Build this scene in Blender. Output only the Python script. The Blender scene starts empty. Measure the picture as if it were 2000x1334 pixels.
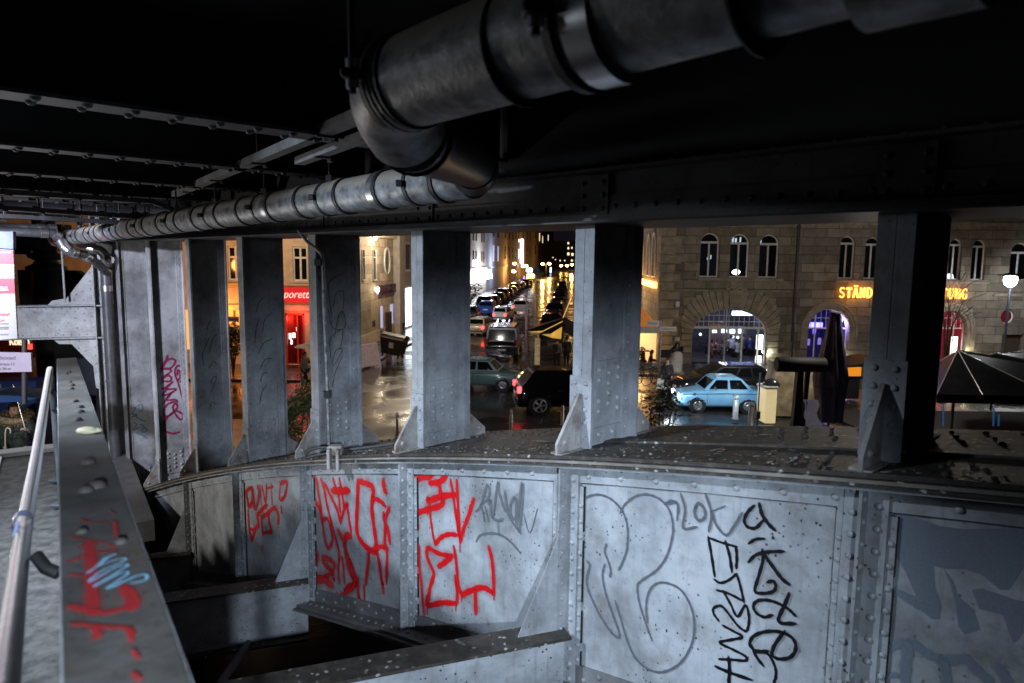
import bpy, bmesh, math, random
import numpy as np
from mathutils import Vector, Matrix
random.seed(7)
SC = bpy.context.scene
COL = SC.collection
R = math.radians

# ------------------------------------------------------------------ camera
F_PX, HOR, EYE = 1350.0, 505.0, 6.1            # focal length and horizon row in photo pixels, eye height
PITCH, ROLL = math.atan((667 - HOR) / F_PX), R(0.62)
FW = np.array([0, math.cos(PITCH), -math.sin(PITCH)])
UP0 = np.array([0, math.sin(PITCH), math.cos(PITCH)])
R0 = np.array([1.0, 0, 0])
RT = math.cos(ROLL) * R0 + math.sin(ROLL) * UP0
UP = -math.sin(ROLL) * R0 + math.cos(ROLL) * UP0
CAM = np.array([0, 0, EYE])
cd = bpy.data.cameras.new("camera")
cd.sensor_width = 36
cd.lens = 36 * F_PX / 2000
cd.clip_start = 0.05
cd.clip_end = 3000
cd.dof.use_dof = True
cd.dof.focus_distance = 6.5
cd.dof.aperture_fstop = 2.8
cam = bpy.data.objects.new("camera", cd)
COL.objects.link(cam)
m3 = Matrix(((RT[0], UP[0], -FW[0]), (RT[1], UP[1], -FW[1]), (RT[2], UP[2], -FW[2])))
cam.matrix_world = Matrix.Translation(Vector(CAM)) @ m3.to_4x4()
SC.camera = cam

# ------------------------------------------------------------------ night sky, exposure
w = bpy.data.worlds.new("World"); SC.world = w; w.use_nodes = True
bg = w.node_tree.nodes['Background']
bg.inputs[0].default_value = (0.42, 0.34, 0.52, 1)     # city glow on low cloud
bg.inputs[1].default_value = 0.012
SC.view_settings.view_transform = 'Standard'
SC.view_settings.look = 'None'
SC.view_settings.exposure = 0
SC.view_settings.gamma = 1
SC.cycles.max_bounces = 5
SC.cycles.diffuse_bounces = 2
SC.cycles.glossy_bounces = 3
SC.cycles.transparent_max_bounces = 12
SC.cycles.sample_clamp_indirect = 3
SC.cycles.use_denoising = True

def ray(px, py): return FW + RT * (px - 1000) / F_PX - UP * (py - 667) / F_PX
def G(px, py, z=0.0):
    d = ray(px, py); return CAM + d * ((z - EYE) / d[2])
def D(px, py, dep):
    d = ray(px, py); return CAM + d * (dep / d[1])
# bridge axes: s runs along the arch rib away from us, e towards the walkway
BU = np.array([-1280 / 1350, 1, 0]); BU /= np.linalg.norm(BU)
BN = np.array([-BU[1], BU[0], 0])
BP0 = np.array([0.406, 4.484, 0])
def bp(px, py, e):
    p0 = BP0 + BN * e; d = ray(px, py); t = ((p0 - CAM) @ BN) / (d @ BN)
    p = CAM + d * t; return ((p - BP0) @ BU, p[2])
def bw(s, e, z): return BP0 + BU * s + BN * e + np.array([0, 0, z])
BROT = math.atan2(BU[1], BU[0])

# ------------------------------------------------------------------ the lamps that are outside the frame (walkway and quay lamps, and added fill lights)
def lamp(name, kind, loc, energy, color, radius=0.2, target=None, spot=None, blend=0.5):
    l = bpy.data.lights.new(name, kind); l.energy = energy; l.color = color; l.shadow_soft_size = radius
    if spot: l.spot_size = R(spot); l.spot_blend = blend
    o = bpy.data.objects.new(name, l); COL.objects.link(o); o.location = Vector(loc)
    if target is not None:
        o.rotation_euler = (Vector(target) - Vector(loc)).to_track_quat('-Z', 'Y').to_euler()
    return o
COOL = (0.70, 0.83, 1.0)
lamp('deck_spot_lamp', 'SPOT', bw(-4.2, 4.0, 6.25), 1750, COOL, 0.045, bw(1.7, 0, 3.6), 56, 1.0)
lamp('walkway_deck_lamp', 'SPOT', bw(1.7, 4.5, 7.1), 1400, COOL, 0.06, bw(0.8, 0.1, 3.6), 78, 1.0)
lamp('panel_fill_light', 'SPOT', bw(-4.6, 2.9, 5.5), 70, COOL, 0.1, bw(-2.5, 0.1, 4.1), 34, 1.0)  # unseen fill light added to brighten the right-hand panel
lamp('walkway_lamp', 'SPOT', bw(6.2, 4.8, 6.7), 3300, (0.82, 0.84, 1.0), 0.12, bw(9.8, -.3, 4.8), 56, 0.8)
lamp('stair_downlight', 'SPOT', (-4.6, 3.4, 7.0), 420, (0.85, 0.9, 1.0), 0.1, (-2.9, 3.9, 4.45), 80, 0.7)
o_ = lamp('left_fill_light', 'AREA', (-4.3, 2.5, 6.6), 12, (0.84, 0.9, 1.0), 0.1, (-1.0, 3.6, 5.3))  # fill light added for the pipes and column fronts, no fixture
o_.data.shape = 'RECTANGLE'; o_.data.size = 2.4; o_.data.size_y = 0.14
lamp('landing_fill_light', 'POINT', (-7.0, 6.8, 3.9), 260, (1.0, 0.93, 0.85), 0.15)  # fill light added to brighten the woman on the landing
o_ = lamp('rail_fill_light', 'AREA', (-5.7, 6.4, 5.25), 13, (0.92, 0.95, 1.0), 0.1, (-2.2, 3.0, 5.1))  # light panel added to give the handrail its white highlight
o_.data.shape = 'RECTANGLE'; o_.data.size = 3.0; o_.data.size_y = 1.1
lamp('bush_fill_light', 'SPOT', (-3.2, 12.5, 5.6), 160, (1.0, 0.85, 0.62), 0.2, (-5.3, 17, 1.6), 50, 0.7)  # spot added only to light the leaves of the bush
# lamps of the streets
WARM, SOD = (1.0, 0.80, 0.52), (1.0, 0.50, 0.14)
lamp('square_lamp', 'POINT', (12.5, 24.6, 6.2), 1250, (1.0, 0.90, 0.75), 0.4)
lamp('quay_cool_lamp', 'SPOT', (6.0, 20.0, 5.0), 2300, (0.62, 0.82, 1.0), 0.3, (8.7, 29, 0.5), 32, 0.6)
lamp('pub_corner_lamp', 'POINT', (-17.5, 32, 5.5), 650, (1.0, 0.34, 0.07), 0.4)
lamp('pub_front_lamp', 'POINT', (-11.5, 33.0, 8.5), 750, (1.0, 0.78, 0.52), 0.4)
lamp('side_street_lamp', 'POINT', (-7.2, 48, 7.5), 950, (1.0, 0.82, 0.6), 0.3)

# ------------------------------------------------------------------ materials
def nodes(name):
    m = bpy.data.materials.new(name); m.use_nodes = True
    nt = m.node_tree
    return m, nt, nt.nodes['Principled BSDF']
def N(nt, t, **kw):
    n = nt.nodes.new(t)
    for k, v in kw.items():
        if k.startswith('_'): setattr(n, k[1:], v)
        else: n.inputs[k.replace('_', ' ')].default_value = v
    return n
def ramp(nt, src, stops):
    r = nt.nodes.new('ShaderNodeValToRGB'); e = r.color_ramp.elements
    e[0].position, e[0].color = stops[0][0], (*stops[0][1], 1)
    e[1].position, e[1].color = stops[1][0], (*stops[1][1], 1)
    for p, c in stops[2:]:
        x = e.new(p); x.color = (*c, 1)
    nt.links.new(src, r.inputs[0]); return r
def mixc(nt, fac, a, b, mode='MIX'):
    m = nt.nodes.new('ShaderNodeMix'); m.data_type = 'RGBA'; m.blend_type = mode
    for i, v in ((0, fac), (6, a), (7, b)):
        if hasattr(v, 'links') or hasattr(v, 'is_linked'): nt.links.new(v, m.inputs[i])
        elif i == 0: m.inputs[0].default_value = v
        else: m.inputs[i].default_value = (*v, 1)
    return m.outputs[2]
MATS = {}
def simple(name, col, rough=0.6, metal=0.0, var=0.18, scale=6.0, bump=0.0, emit=None, es=0.0, coat=0.0):
    if name in MATS: return MATS[name]
    m, nt, b = nodes(name)
    tc = nt.nodes.new('ShaderNodeTexCoord')
    no = N(nt, 'ShaderNodeTexNoise', Scale=scale, Detail=6.0, Roughness=0.6)
    nt.links.new(tc.outputs['Object'], no.inputs['Vector'])
    lo = tuple(c * (1 - var) for c in col); hi = tuple(min(1, c * (1 + var)) for c in col)
    r = ramp(nt, no.outputs['Fac'], [(0.3, lo), (0.7, hi)])
    nt.links.new(r.outputs[0], b.inputs['Base Color'])
    b.inputs['Roughness'].default_value = rough; b.inputs['Metallic'].default_value = metal
    if coat: b.inputs['Coat Weight'].default_value = coat
    if bump:
        bn = N(nt, 'ShaderNodeBump', Strength=bump, Distance=0.01)
        nt.links.new(no.outputs['Fac'], bn.inputs['Height']); nt.links.new(bn.outputs[0], b.inputs['Normal'])
    if emit:
        b.inputs['Emission Color'].default_value = (*emit, 1); b.inputs['Emission Strength'].default_value = es
    MATS[name] = m; return m
def emis(name, col, strength):
    if name in MATS: return MATS[name]
    m, nt, b = nodes(name)
    b.inputs['Base Color'].default_value = (*[c * .6 for c in col], 1)
    b.inputs['Emission Color'].default_value = (*col, 1); b.inputs['Emission Strength'].default_value = strength
    MATS[name] = m; return m
def paint_steel(name, base, dirt=0.35, rust=0.0, specks=0.5, rough=0.5, scale=1.0):
    """weathered oil paint on riveted steel: mottled tone, runs, black specks, rust bleeding"""
    m, nt, b = nodes(name); L = nt.links
    tc = nt.nodes.new('ShaderNodeTexCoord'); V = tc.outputs['Object']
    n1 = N(nt, 'ShaderNodeTexNoise', Scale=2.2 * scale, Detail=8.0, Roughness=0.65); L.new(V, n1.inputs['Vector'])
    c = ramp(nt, n1.outputs['Fac'], [(0.25, tuple(x * (1 - dirt) for x in base)), (0.62, base), (0.9, tuple(min(1, x * 1.12) for x in base))]).outputs[0]
    mp = N(nt, 'ShaderNodeMapping'); mp.inputs['Scale'].default_value = (14, 14, 0.9); L.new(V, mp.inputs['Vector'])
    n2 = N(nt, 'ShaderNodeTexNoise', Scale=2.0, Detail=5.0, Roughness=0.6); L.new(mp.outputs[0], n2.inputs['Vector'])
    runs = ramp(nt, n2.outputs['Fac'], [(0.56, (0, 0, 0)), (0.78, (1, 1, 1))]).outputs[0]
    mulr = N(nt, 'ShaderNodeMath', _operation='MULTIPLY'); L.new(runs, mulr.inputs[0]); mulr.inputs[1].default_value = 0.45 * dirt / 0.35
    c = mixc(nt, mulr.outputs[0], c, tuple(x * 0.45 for x in base))
    if specks:
        vo = N(nt, 'ShaderNodeTexVoronoi', Scale=24.0 * scale); L.new(V, vo.inputs['Vector'])
        nd = N(nt, 'ShaderNodeTexNoise', Scale=60.0, Detail=3.0); L.new(V, nd.inputs['Vector'])
        sm = N(nt, 'ShaderNodeMath', _operation='MULTIPLY_ADD'); L.new(nd.outputs['Fac'], sm.inputs[0]); sm.inputs[1].default_value = 0.35; L.new(vo.outputs['Distance'], sm.inputs[2])
        sp = ramp(nt, sm.outputs[0], [(0.30, (1, 1, 1)), (0.36, (0, 0, 0))]).outputs[0]
        n3 = N(nt, 'ShaderNodeTexNoise', Scale=2.6, Detail=3.0); L.new(V, n3.inputs['Vector'])
        area = ramp(nt, n3.outputs['Fac'], [(0.42, (0, 0, 0)), (0.58, (specks, specks, specks))]).outputs[0]
        f = N(nt, 'ShaderNodeMath', _operation='MULTIPLY'); L.new(sp, f.inputs[0]); L.new(area, f.inputs[1])
        c = mixc(nt, f.outputs[0], c, (0.03, 0.03, 0.03))
    if rust:
        n4 = N(nt, 'ShaderNodeTexNoise', Scale=5.0, Detail=8.0, Roughness=0.7); L.new(V, n4.inputs['Vector'])
        rf = ramp(nt, n4.outputs['Fac'], [(0.60 - 0.12 * rust, (0, 0, 0)), (0.70, (rust, rust, rust))]).outputs[0]
        c = mixc(nt, rf, c, (0.11, 0.055, 0.025))
        mp2 = N(nt, 'ShaderNodeMapping'); mp2.inputs['Scale'].default_value = (9, 9, 0.7); mp2.inputs['Location'].default_value = (3.3, 1.7, .4); L.new(V, mp2.inputs['Vector'])
        n6 = N(nt, 'ShaderNodeTexNoise', Scale=2.4, Detail=7.0, Roughness=0.7); L.new(mp2.outputs[0], n6.inputs['Vector'])
        rs = ramp(nt, n6.outputs['Fac'], [(0.62, (0, 0, 0)), (0.80, (min(1, rust * 1.6),) * 3)]).outputs[0]
        c = mixc(nt, rs, c, (0.16, 0.10, 0.055))
    n7 = N(nt, 'ShaderNodeTexNoise', Scale=1.1, Detail=12.0, Roughness=0.75); L.new(V, n7.inputs['Vector'])
    c = mixc(nt, 1.0, c, ramp(nt, n7.outputs['Fac'], [(0.34, (.62, .61, .59)), (0.58, (1, 1, 1))]).outputs[0], 'MULTIPLY')
    L.new(c, b.inputs['Base Color'])
    n5 = N(nt, 'ShaderNodeTexNoise', Scale=38.0, Detail=6.0, Roughness=0.6); L.new(V, n5.inputs['Vector'])
    bn = N(nt, 'ShaderNodeBump', Strength=0.25, Distance=0.006); L.new(n5.outputs['Fac'], bn.inputs['Height']); L.new(bn.outputs[0], b.inputs['Normal'])
    rr = N(nt, 'ShaderNodeMapRange'); L.new(n1.outputs['Fac'], rr.inputs['Value']); rr.inputs['To Min'].default_value = rough - .12; rr.inputs['To Max'].default_value = rough + .15
    L.new(rr.outputs[0], b.inputs['Roughness'])
    MATS[name] = m; return m
STEEL = paint_steel('grey_bridge_paint', (0.40, 0.43, 0.46), 0.42, 0.38, 1.0)
STEEL_C = paint_steel('column_paint', (0.36, 0.38, 0.41), 0.45, 0.4, 0.6)
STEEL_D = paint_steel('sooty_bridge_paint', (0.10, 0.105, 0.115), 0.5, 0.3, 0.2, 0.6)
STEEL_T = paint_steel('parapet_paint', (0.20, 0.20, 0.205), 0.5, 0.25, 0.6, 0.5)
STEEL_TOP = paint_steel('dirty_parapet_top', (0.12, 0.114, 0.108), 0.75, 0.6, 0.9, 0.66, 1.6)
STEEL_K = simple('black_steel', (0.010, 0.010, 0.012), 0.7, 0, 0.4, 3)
def dirty_ledge():
    m, nt, b = nodes('dirt_covered_steel'); L = nt.links
    tc = nt.nodes.new('ShaderNodeTexCoord'); V = tc.outputs['Object']
    n1 = N(nt, 'ShaderNodeTexNoise', Scale=9.0, Detail=10.0, Roughness=0.72); L.new(V, n1.inputs['Vector'])
    c = ramp(nt, n1.outputs['Fac'], [(0.28, (0.014, 0.012, 0.010)), (0.52, (0.045, 0.038, 0.031)), (0.75, (0.12, 0.105, 0.09))]).outputs[0]
    vo = N(nt, 'ShaderNodeTexVoronoi', Scale=17.0); L.new(V, vo.inputs['Vector'])
    nd = N(nt, 'ShaderNodeTexNoise', Scale=45.0, Detail=4.0); L.new(V, nd.inputs['Vector'])
    a = N(nt, 'ShaderNodeMath', _operation='MULTIPLY_ADD'); L.new(nd.outputs['Fac'], a.inputs[0]); a.inputs[1].default_value = 0.5; L.new(vo.outputs['Distance'], a.inputs[2])
    sp = ramp(nt, a.outputs[0], [(0.40, (0.85, 0.85, 0.85)), (0.48, (0, 0, 0))]).outputs[0]
    n3 = N(nt, 'ShaderNodeTexNoise', Scale=3.1, Detail=2.0); L.new(V, n3.inputs['Vector'])
    ar = ramp(nt, n3.outputs['Fac'], [(0.40, (0, 0, 0)), (0.54, (1, 1, 1))]).outputs[0]
    f = N(nt, 'ShaderNodeMath', _operation='MULTIPLY'); L.new(sp, f.inputs[0]); L.new(ar, f.inputs[1])
    c = mixc(nt, f.outputs[0], c, (0.42, 0.41, 0.39))
    L.new(c, b.inputs['Base Color']); b.inputs['Roughness'].default_value = 0.62
    bn = N(nt, 'ShaderNodeBump', Strength=0.9, Distance=0.02); L.new(n1.outputs['Fac'], bn.inputs['Height']); L.new(bn.outputs[0], b.inputs['Normal'])
    return m
DIRT = dirty_ledge()
def spray(name, col, fade=1.0):
    m, nt, b = nodes(name); L = nt.links
    at = nt.nodes.new('ShaderNodeAttribute'); at.attribute_name = 'cover'
    tc = nt.nodes.new('ShaderNodeTexCoord')
    no = N(nt, 'ShaderNodeTexNoise', Scale=90.0, Detail=4.0); L.new(tc.outputs['Object'], no.inputs['Vector'])
    r = ramp(nt, no.outputs['Fac'], [(0.3, tuple(c * .82 for c in col)), (0.7, col)])
    L.new(r.outputs[0], b.inputs['Base Color']); b.inputs['Roughness'].default_value = 0.45
    mm = N(nt, 'ShaderNodeMath', _operation='MULTIPLY'); L.new(at.outputs['Fac'], mm.inputs[0]); mm.inputs[1].default_value = fade
    L.new(mm.outputs[0], b.inputs['Alpha'])
    return m
SPRAY_RED = spray('red_spray_paint', (0.62, 0.006, 0.010))
SPRAY_GREY = spray('grey_spray_paint', (0.13, 0.145, 0.165), 0.85)
SPRAY_LINE = spray('thin_dark_grey_spray', (0.11, 0.12, 0.14), 0.9)
SPRAY_BLACK = spray('black_marker_paint', (0.004, 0.004, 0.006))
SPRAY_MAG = spray('magenta_spray_paint', (0.26, 0.008, 0.075), 0.95)
SPRAY_BLUE = spray('pale_blue_marker', (0.06, 0.26, 0.42), 0.75)
SPRAY_PALE = spray('light_blue_paint_marker', (0.30, 0.62, 0.85), 0.9)
SPRAY_OVER = spray('blue_grey_cover_paint', (0.20, 0.24, 0.29), 0.75)
GLASS_M = None
def glass(name='window_glass', tint=(0.75, 0.8, 0.85), refl=0.10):
    if name in MATS: return MATS[name]
    m, nt, b = nodes(name); L = nt.links; nt.nodes.remove(b)
    out = nt.nodes['Material Output']
    t = nt.nodes.new('ShaderNodeBsdfTransparent'); t.inputs[0].default_value = (*tint, 1)
    g = nt.nodes.new('ShaderNodeBsdfGlossy'); g.inputs[0].default_value = (0.9, 0.93, 1, 1); g.inputs['Roughness'].default_value = 0.03
    mx = nt.nodes.new('ShaderNodeMixShader'); lw = nt.nodes.new('ShaderNodeLayerWeight'); lw.inputs[0].default_value = 0.25
    ma = N(nt, 'ShaderNodeMath', _operation='MULTIPLY_ADD'); L.new(lw.outputs['Fresnel'], ma.inputs[0]); ma.inputs[1].default_value = 0.6; ma.inputs[2].default_value = refl
    L.new(ma.outputs[0], mx.inputs[0]); L.new(t.outputs[0], mx.inputs[1]); L.new(g.outputs[0], mx.inputs[2]); L.new(mx.outputs[0], out.inputs[0])
    MATS[name] = m; return m
GLASS = glass()
CARGLASS = simple('dark_car_glass', (0.006, 0.007, 0.009), 0.06, 0, 0.2)
def dusty_pipe(name, col, rough, metal):
    m = simple(name, col, rough, metal, 0.75, 13, 0.5); nt = m.node_tree; L = nt.links; b = nt.nodes['Principled BSDF']; src = b.inputs['Base Color'].links[0].from_socket
    g = nt.nodes.new('ShaderNodeNewGeometry'); sp = nt.nodes.new('ShaderNodeSeparateXYZ'); L.new(g.outputs['Normal'], sp.inputs[0])
    tc = nt.nodes.new('ShaderNodeTexCoord'); no = N(nt, 'ShaderNodeTexNoise', Scale=11.0, Detail=8.0, Roughness=0.7); L.new(tc.outputs['Object'], no.inputs['Vector'])
    ad = N(nt, 'ShaderNodeMath', _operation='MULTIPLY_ADD'); L.new(no.outputs['Fac'], ad.inputs[0]); ad.inputs[1].default_value = 1.1; L.new(sp.outputs['Z'], ad.inputs[2])
    f = ramp(nt, ad.outputs[0], [(0.72, (0, 0, 0)), (1.0, (1, 1, 1))]).outputs[0]
    L.new(mixc(nt, f, src, (0.27, 0.24, 0.20)), b.inputs['Base Color'])
    mt = N(nt, 'ShaderNodeMapRange'); L.new(f, mt.inputs['Value']); mt.inputs['To Min'].default_value = metal; mt.inputs['To Max'].default_value = 0; L.new(mt.outputs[0], b.inputs['Metallic'])
    mr = N(nt, 'ShaderNodeMapRange'); L.new(f, mr.inputs['Value']); mr.inputs['To Min'].default_value = rough; mr.inputs['To Max'].default_value = .85; L.new(mr.outputs[0], b.inputs['Roughness'])
    return m
GALV = dusty_pipe('worn_drain_pipe_metal', (0.19, 0.20, 0.21), 0.48, 0.3)
PIPE_PL = simple('grey_plastic_pipe', (0.085, 0.09, 0.10), 0.38, 0.2, 0.3, 9, 0.08)
STAINLESS = simple('brushed_stainless_steel', (0.70, 0.71, 0.73), 0.27, 1.0, 0.1, 25, 0.02)
BAND = simple('bright_zinc_band', (0.55, 0.56, 0.58), 0.3, 0.9, 0.15, 10)
RUBBER = simple('black_rubber', (0.015, 0.015, 0.016), 0.55)
BLACKPL = simple('black_plastic', (0.02, 0.02, 0.022), 0.45)

# ------------------------------------------------------------------ mesh builder
def cat(P, n=6):
    """Catmull-Rom smoothing of a list of points"""
    P = [np.array(p, float) for p in P]
    if len(P) < 3: return P
    out = []
    for i in range(len(P) - 1):
        a = P[i - 1] if i else 2 * P[0] - P[1]; b = P[i]; c = P[i + 1]
        d = P[i + 2] if i + 2 < len(P) else 2 * P[-1] - P[-2]
        for k in range(n):
            t = k / n
            out.append(0.5 * ((2 * b) + (c - a) * t + (2 * a - 5 * b + 4 * c - d) * t * t + (3 * b - a - 3 * c + d) * t ** 3))
    out.append(P[-1]); return out
class MB:
    def __init__(s): s.v = []; s.f = []; s.mi = []; s.sm = []; s.cov = None
    def add(s, vs, fs, mi=0, smooth=False):
        o = len(s.v); s.v += [tuple(map(float, p)) for p in vs]
        for f in fs: s.f.append([o + i for i in f]); s.mi.append(mi); s.sm.append(smooth)
        return s
    def box(s, lo, hi, mi=0):
        x0, y0, z0 = lo; x1, y1, z1 = hi
        return s.hexa([(x0, y0, z0), (x1, y0, z0), (x1, y1, z0), (x0, y1, z0), (x0, y0, z1), (x1, y0, z1), (x1, y1, z1), (x0, y1, z1)], mi)
    def hexa(s, p, mi=0):
        return s.add(p, [(3, 2, 1, 0), (4, 5, 6, 7), (0, 1, 5, 4), (1, 2, 6, 5), (2, 3, 7, 6), (3, 0, 4, 7)], mi)
    def bevbox(s, lo, hi, b=0.01, mi=0):
        x0, y0, z0 = lo; x1, y1, z1 = hi; vs = []; 
        def ringz(z, i): return [(x0 + i + b, y0 + i, z), (x1 - i - b, y0 + i, z), (x1 - i, y0 + i + b, z), (x1 - i, y1 - i - b, z), (x1 - i - b, y1 - i, z), (x0 + i + b, y1 - i, z), (x0 + i, y1 - i - b, z), (x0 + i, y0 + i + b, z)]
        for z, i in ((z0, b), (z0 + b, 0), (z1 - b, 0), (z1, b)): vs += ringz(z, i)
        fs = [tuple(range(7, -1, -1)), tuple(range(24, 32))]
        for k in range(3):
            for j in range(8): fs.append((k * 8 + j, k * 8 + (j + 1) % 8, k * 8 + 8 + (j + 1) % 8, k * 8 + 8 + j))
        return s.add(vs, fs, mi)
    def tube(s, P, r, n=12, mi=0, caps=True, rs=None):
        P = [np.array(p, float) for p in P]; vs = []; fs = []; prev = None
        for i, p in enumerate(P):
            t = P[min(i + 1, len(P) - 1)] - P[max(i - 1, 0)]; t /= (np.linalg.norm(t) + 1e-12)
            if prev is None:
                a = np.cross(t, [0, 0, 1.0]); 
                if np.linalg.norm(a) < 1e-3: a = np.cross(t, [1.0, 0, 0])
            else: a = prev - t * (prev @ t)
            a /= np.linalg.norm(a); b = np.cross(t, a); prev = a
            rr = rs[i] if rs else r
            for k in range(n):
                g = 2 * math.pi * k / n; vs.append(p + rr * (a * math.cos(g) + b * math.sin(g)))
        for i in range(len(P) - 1):
            for k in range(n): fs.append((i * n + k, i * n + (k + 1) % n, (i + 1) * n + (k + 1) % n, (i + 1) * n + k))
        s.add(vs, fs, mi, True)
        if caps:
            s.add(vs[:n], [tuple(range(n - 1, -1, -1))], mi); s.add(vs[-n:], [tuple(range(n))], mi)
        return s
    def lathe(s, prof, c=(0, 0, 0), n=16, mi=0, smooth=True, caps=True):
        vs = []; fs = []
        for r, z in prof:
            for k in range(n):
                a = 2 * math.pi * k / n; vs.append((c[0] + r * math.cos(a), c[1] + r * math.sin(a), c[2] + z))
        for i in range(len(prof) - 1):
            for k in range(n): fs.append((i * n + k, i * n + (k + 1) % n, (i + 1) * n + (k + 1) % n, (i + 1) * n + k))
        s.add(vs, fs, mi, smooth)
        if caps and prof[0][0] > 1e-4: s.add(vs[:n], [tuple(range(n - 1, -1, -1))], mi)
        if caps and prof[-1][0] > 1e-4: s.add(vs[-n:], [tuple(range(n))], mi)
        return s
    def ball(s, c, r, n=10, mi=0, sq=(1, 1, 1)):
        prof = []
        vs = []; fs = []; m = max(4, n // 2)
        for i in range(m + 1):
            a = math.pi * i / m
            for k in range(n):
                g = 2 * math.pi * k / n
                vs.append((c[0] + r * sq[0] * math.sin(a) * math.cos(g), c[1] + r * sq[1] * math.sin(a) * math.sin(g), c[2] - r * sq[2] * math.cos(a)))
        for i in range(m):
            for k in range(n): fs.append((i * n + k, i * n + (k + 1) % n, (i + 1) * n + (k + 1) % n, (i + 1) * n + k))
        return s.add(vs, fs, mi, True)
    def rivet(s, p, nrm, r=0.02, n=8, mi=0):
        p = np.array(p, float); t = np.array(nrm, float); t /= np.linalg.norm(t)
        a = np.cross(t, [0, 0, 1.0]); 
        if np.linalg.norm(a) < 1e-3: a = np.array([1.0, 0, 0])
        a /= np.linalg.norm(a); b = np.cross(t, a); vs = []; fs = []
        for rr, h in ((1, 0), (0.86, 0.42), (0.5, 0.70)):
            for k in range(n):
                g = 2 * math.pi * k / n; vs.append(p + r * rr * (a * math.cos(g) + b * math.sin(g)) + t * h * r)
        vs.append(p + t * r * 0.78)
        for i in range(2):
            for k in range(n): fs.append((i * n + k, i * n + (k + 1) % n, (i + 1) * n + (k + 1) % n, (i + 1) * n + k))
        for k in range(n): fs.append((2 * n + k, 2 * n + (k + 1) % n, 3 * n))
        return s.add(vs, fs, mi, True)
    def prism(s, poly, axis, d0, d1, mi=0):
        """poly: 2-D outline; axis 0/1/2 is the extrusion axis"""
        def P(a, b, d): return (d, a, b) if axis == 0 else ((a, d, b) if axis == 1 else (a, b, d))
        n = len(poly); vs = [P(a, b, d0) for a, b in poly] + [P(a, b, d1) for a, b in poly]
        fs = [tuple(range(n)), tuple(range(2 * n - 1, n - 1, -1))] + [(i, i + n, (i + 1) % n + n, (i + 1) % n) for i in range(n)]
        return s.add(vs, fs, mi)
    def ribbon(s, pts, w, e, axes, mi=0, soft=0.5, n=5, taper=True):
        """a painted stroke lying on a flat surface: pts 2-D in the surface, axes maps (a,b,lift)->3-D; edges fade out"""
        if s.cov is None: s.cov = [1.0] * len(s.v)
        C = cat(pts, n); L = len(C); rows = []
        for i, p in enumerate(C):
            t = C[min(i + 1, L - 1)] - C[max(i - 1, 0)]; t = t / (np.linalg.norm(t) + 1e-9); q = np.array([-t[1], t[0]])
            ww = w * (1 + 0.14 * math.sin(i * 1.7 + pts[0][0] * 31)) * (0.6 if taper and i in (0, L - 1) else 1)
            rows.append([p - q * ww * (0.5 + soft * 1.1), p - q * ww * (0.5 + soft * .16), p - q * ww * 0.40, p + q * ww * 0.40, p + q * ww * (0.5 + soft * .16), p + q * ww * (0.5 + soft * 1.1)])
        t0 = C[0] - C[1]; t0 = t0 / (np.linalg.norm(t0) + 1e-9) * w * .45; t1 = C[-1] - C[-2]; t1 = t1 / (np.linalg.norm(t1) + 1e-9) * w * .45
        rows.insert(0, [r + t0 for r in rows[0]]); rows.append([r + t1 for r in rows[-1]])
        vs = []; fs = []; cv = []
        for i, r in enumerate(rows):
            for j, p in enumerate(r):
                vs.append(axes(p[0], p[1], e)); cv.append(0.0 if (j in (0, 5) or i in (0, len(rows) - 1)) else (0.20 if j in (1, 4) else 1.0))
        for i in range(len(rows) - 1):
            for j in range(5): fs.append((i * 6 + j, i * 6 + j + 1, i * 6 + 7 + j, i * 6 + 6 + j))
        s.add(vs, fs, mi); s.cov += cv; return s
    def poly(s, pts, e, axes, mi=0):
        if s.cov is None: s.cov = [1.0] * len(s.v)
        s.add([axes(a, b, e) for a, b in pts], [tuple(range(len(pts)))], mi); s.cov += [1.0] * len(pts); return s
    def build(s, name, mats, parent=None, bevel=0.0, recalc=True):
        me = bpy.data.meshes.new(name); me.from_pydata(s.v, [], s.f)
        if not isinstance(mats, (list, tuple)): mats = [mats]
        for m in mats: me.materials.append(m)
        me.polygons.foreach_set('material_index', s.mi); me.polygons.foreach_set('use_smooth', s.sm)
        if s.cov is not None:
            at = me.attributes.new('cover', 'FLOAT', 'POINT'); at.data.foreach_set('value', (s.cov + [1.0] * len(s.v))[:len(s.v)])
        elif recalc:
            bm = bmesh.new(); bm.from_mesh(me); bmesh.ops.recalc_face_normals(bm, faces=bm.faces); bm.to_mesh(me); bm.free()
        me.update()
        o = bpy.data.objects.new(name, me); COL.objects.link(o)
        if parent: o.parent = parent
        return o
def tag(o, label=None, catg=None, group=None, kind=None):
    if label: o['label'] = label
    if catg: o['category'] = catg
    if group: o['group'] = group
    if kind: o['kind'] = kind
    return o
def thing(name, label, catg, loc=(0, 0, 0), rz=0.0, group=None):
    o = bpy.data.objects.new(name, None); COL.objects.link(o); o.location = Vector(loc); o.rotation_euler = (0, 0, rz)
    o.empty_display_size = 0.2
    return tag(o, label, catg, group)
def dup(root, loc=None, rz=None, label=None, group=None, recolor=None, scale=None):
    def cp(o, par):
        c = o.copy(); COL.objects.link(c); c.parent = par
        if recolor and c.type == 'MESH':
            for sl in c.material_slots:
                if sl.material and sl.material.name in recolor:
                    nm = recolor[sl.material.name]; sl.link = 'OBJECT'; sl.material = nm
        for ch in o.children: cp(ch, c)
        return c
    r = cp(root, None)
    if loc is not None: r.location = Vector(loc)
    if rz is not None: r.rotation_euler = (0, 0, rz)
    if scale: r.scale = scale
    tag(r, label, None, group); return r
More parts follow.
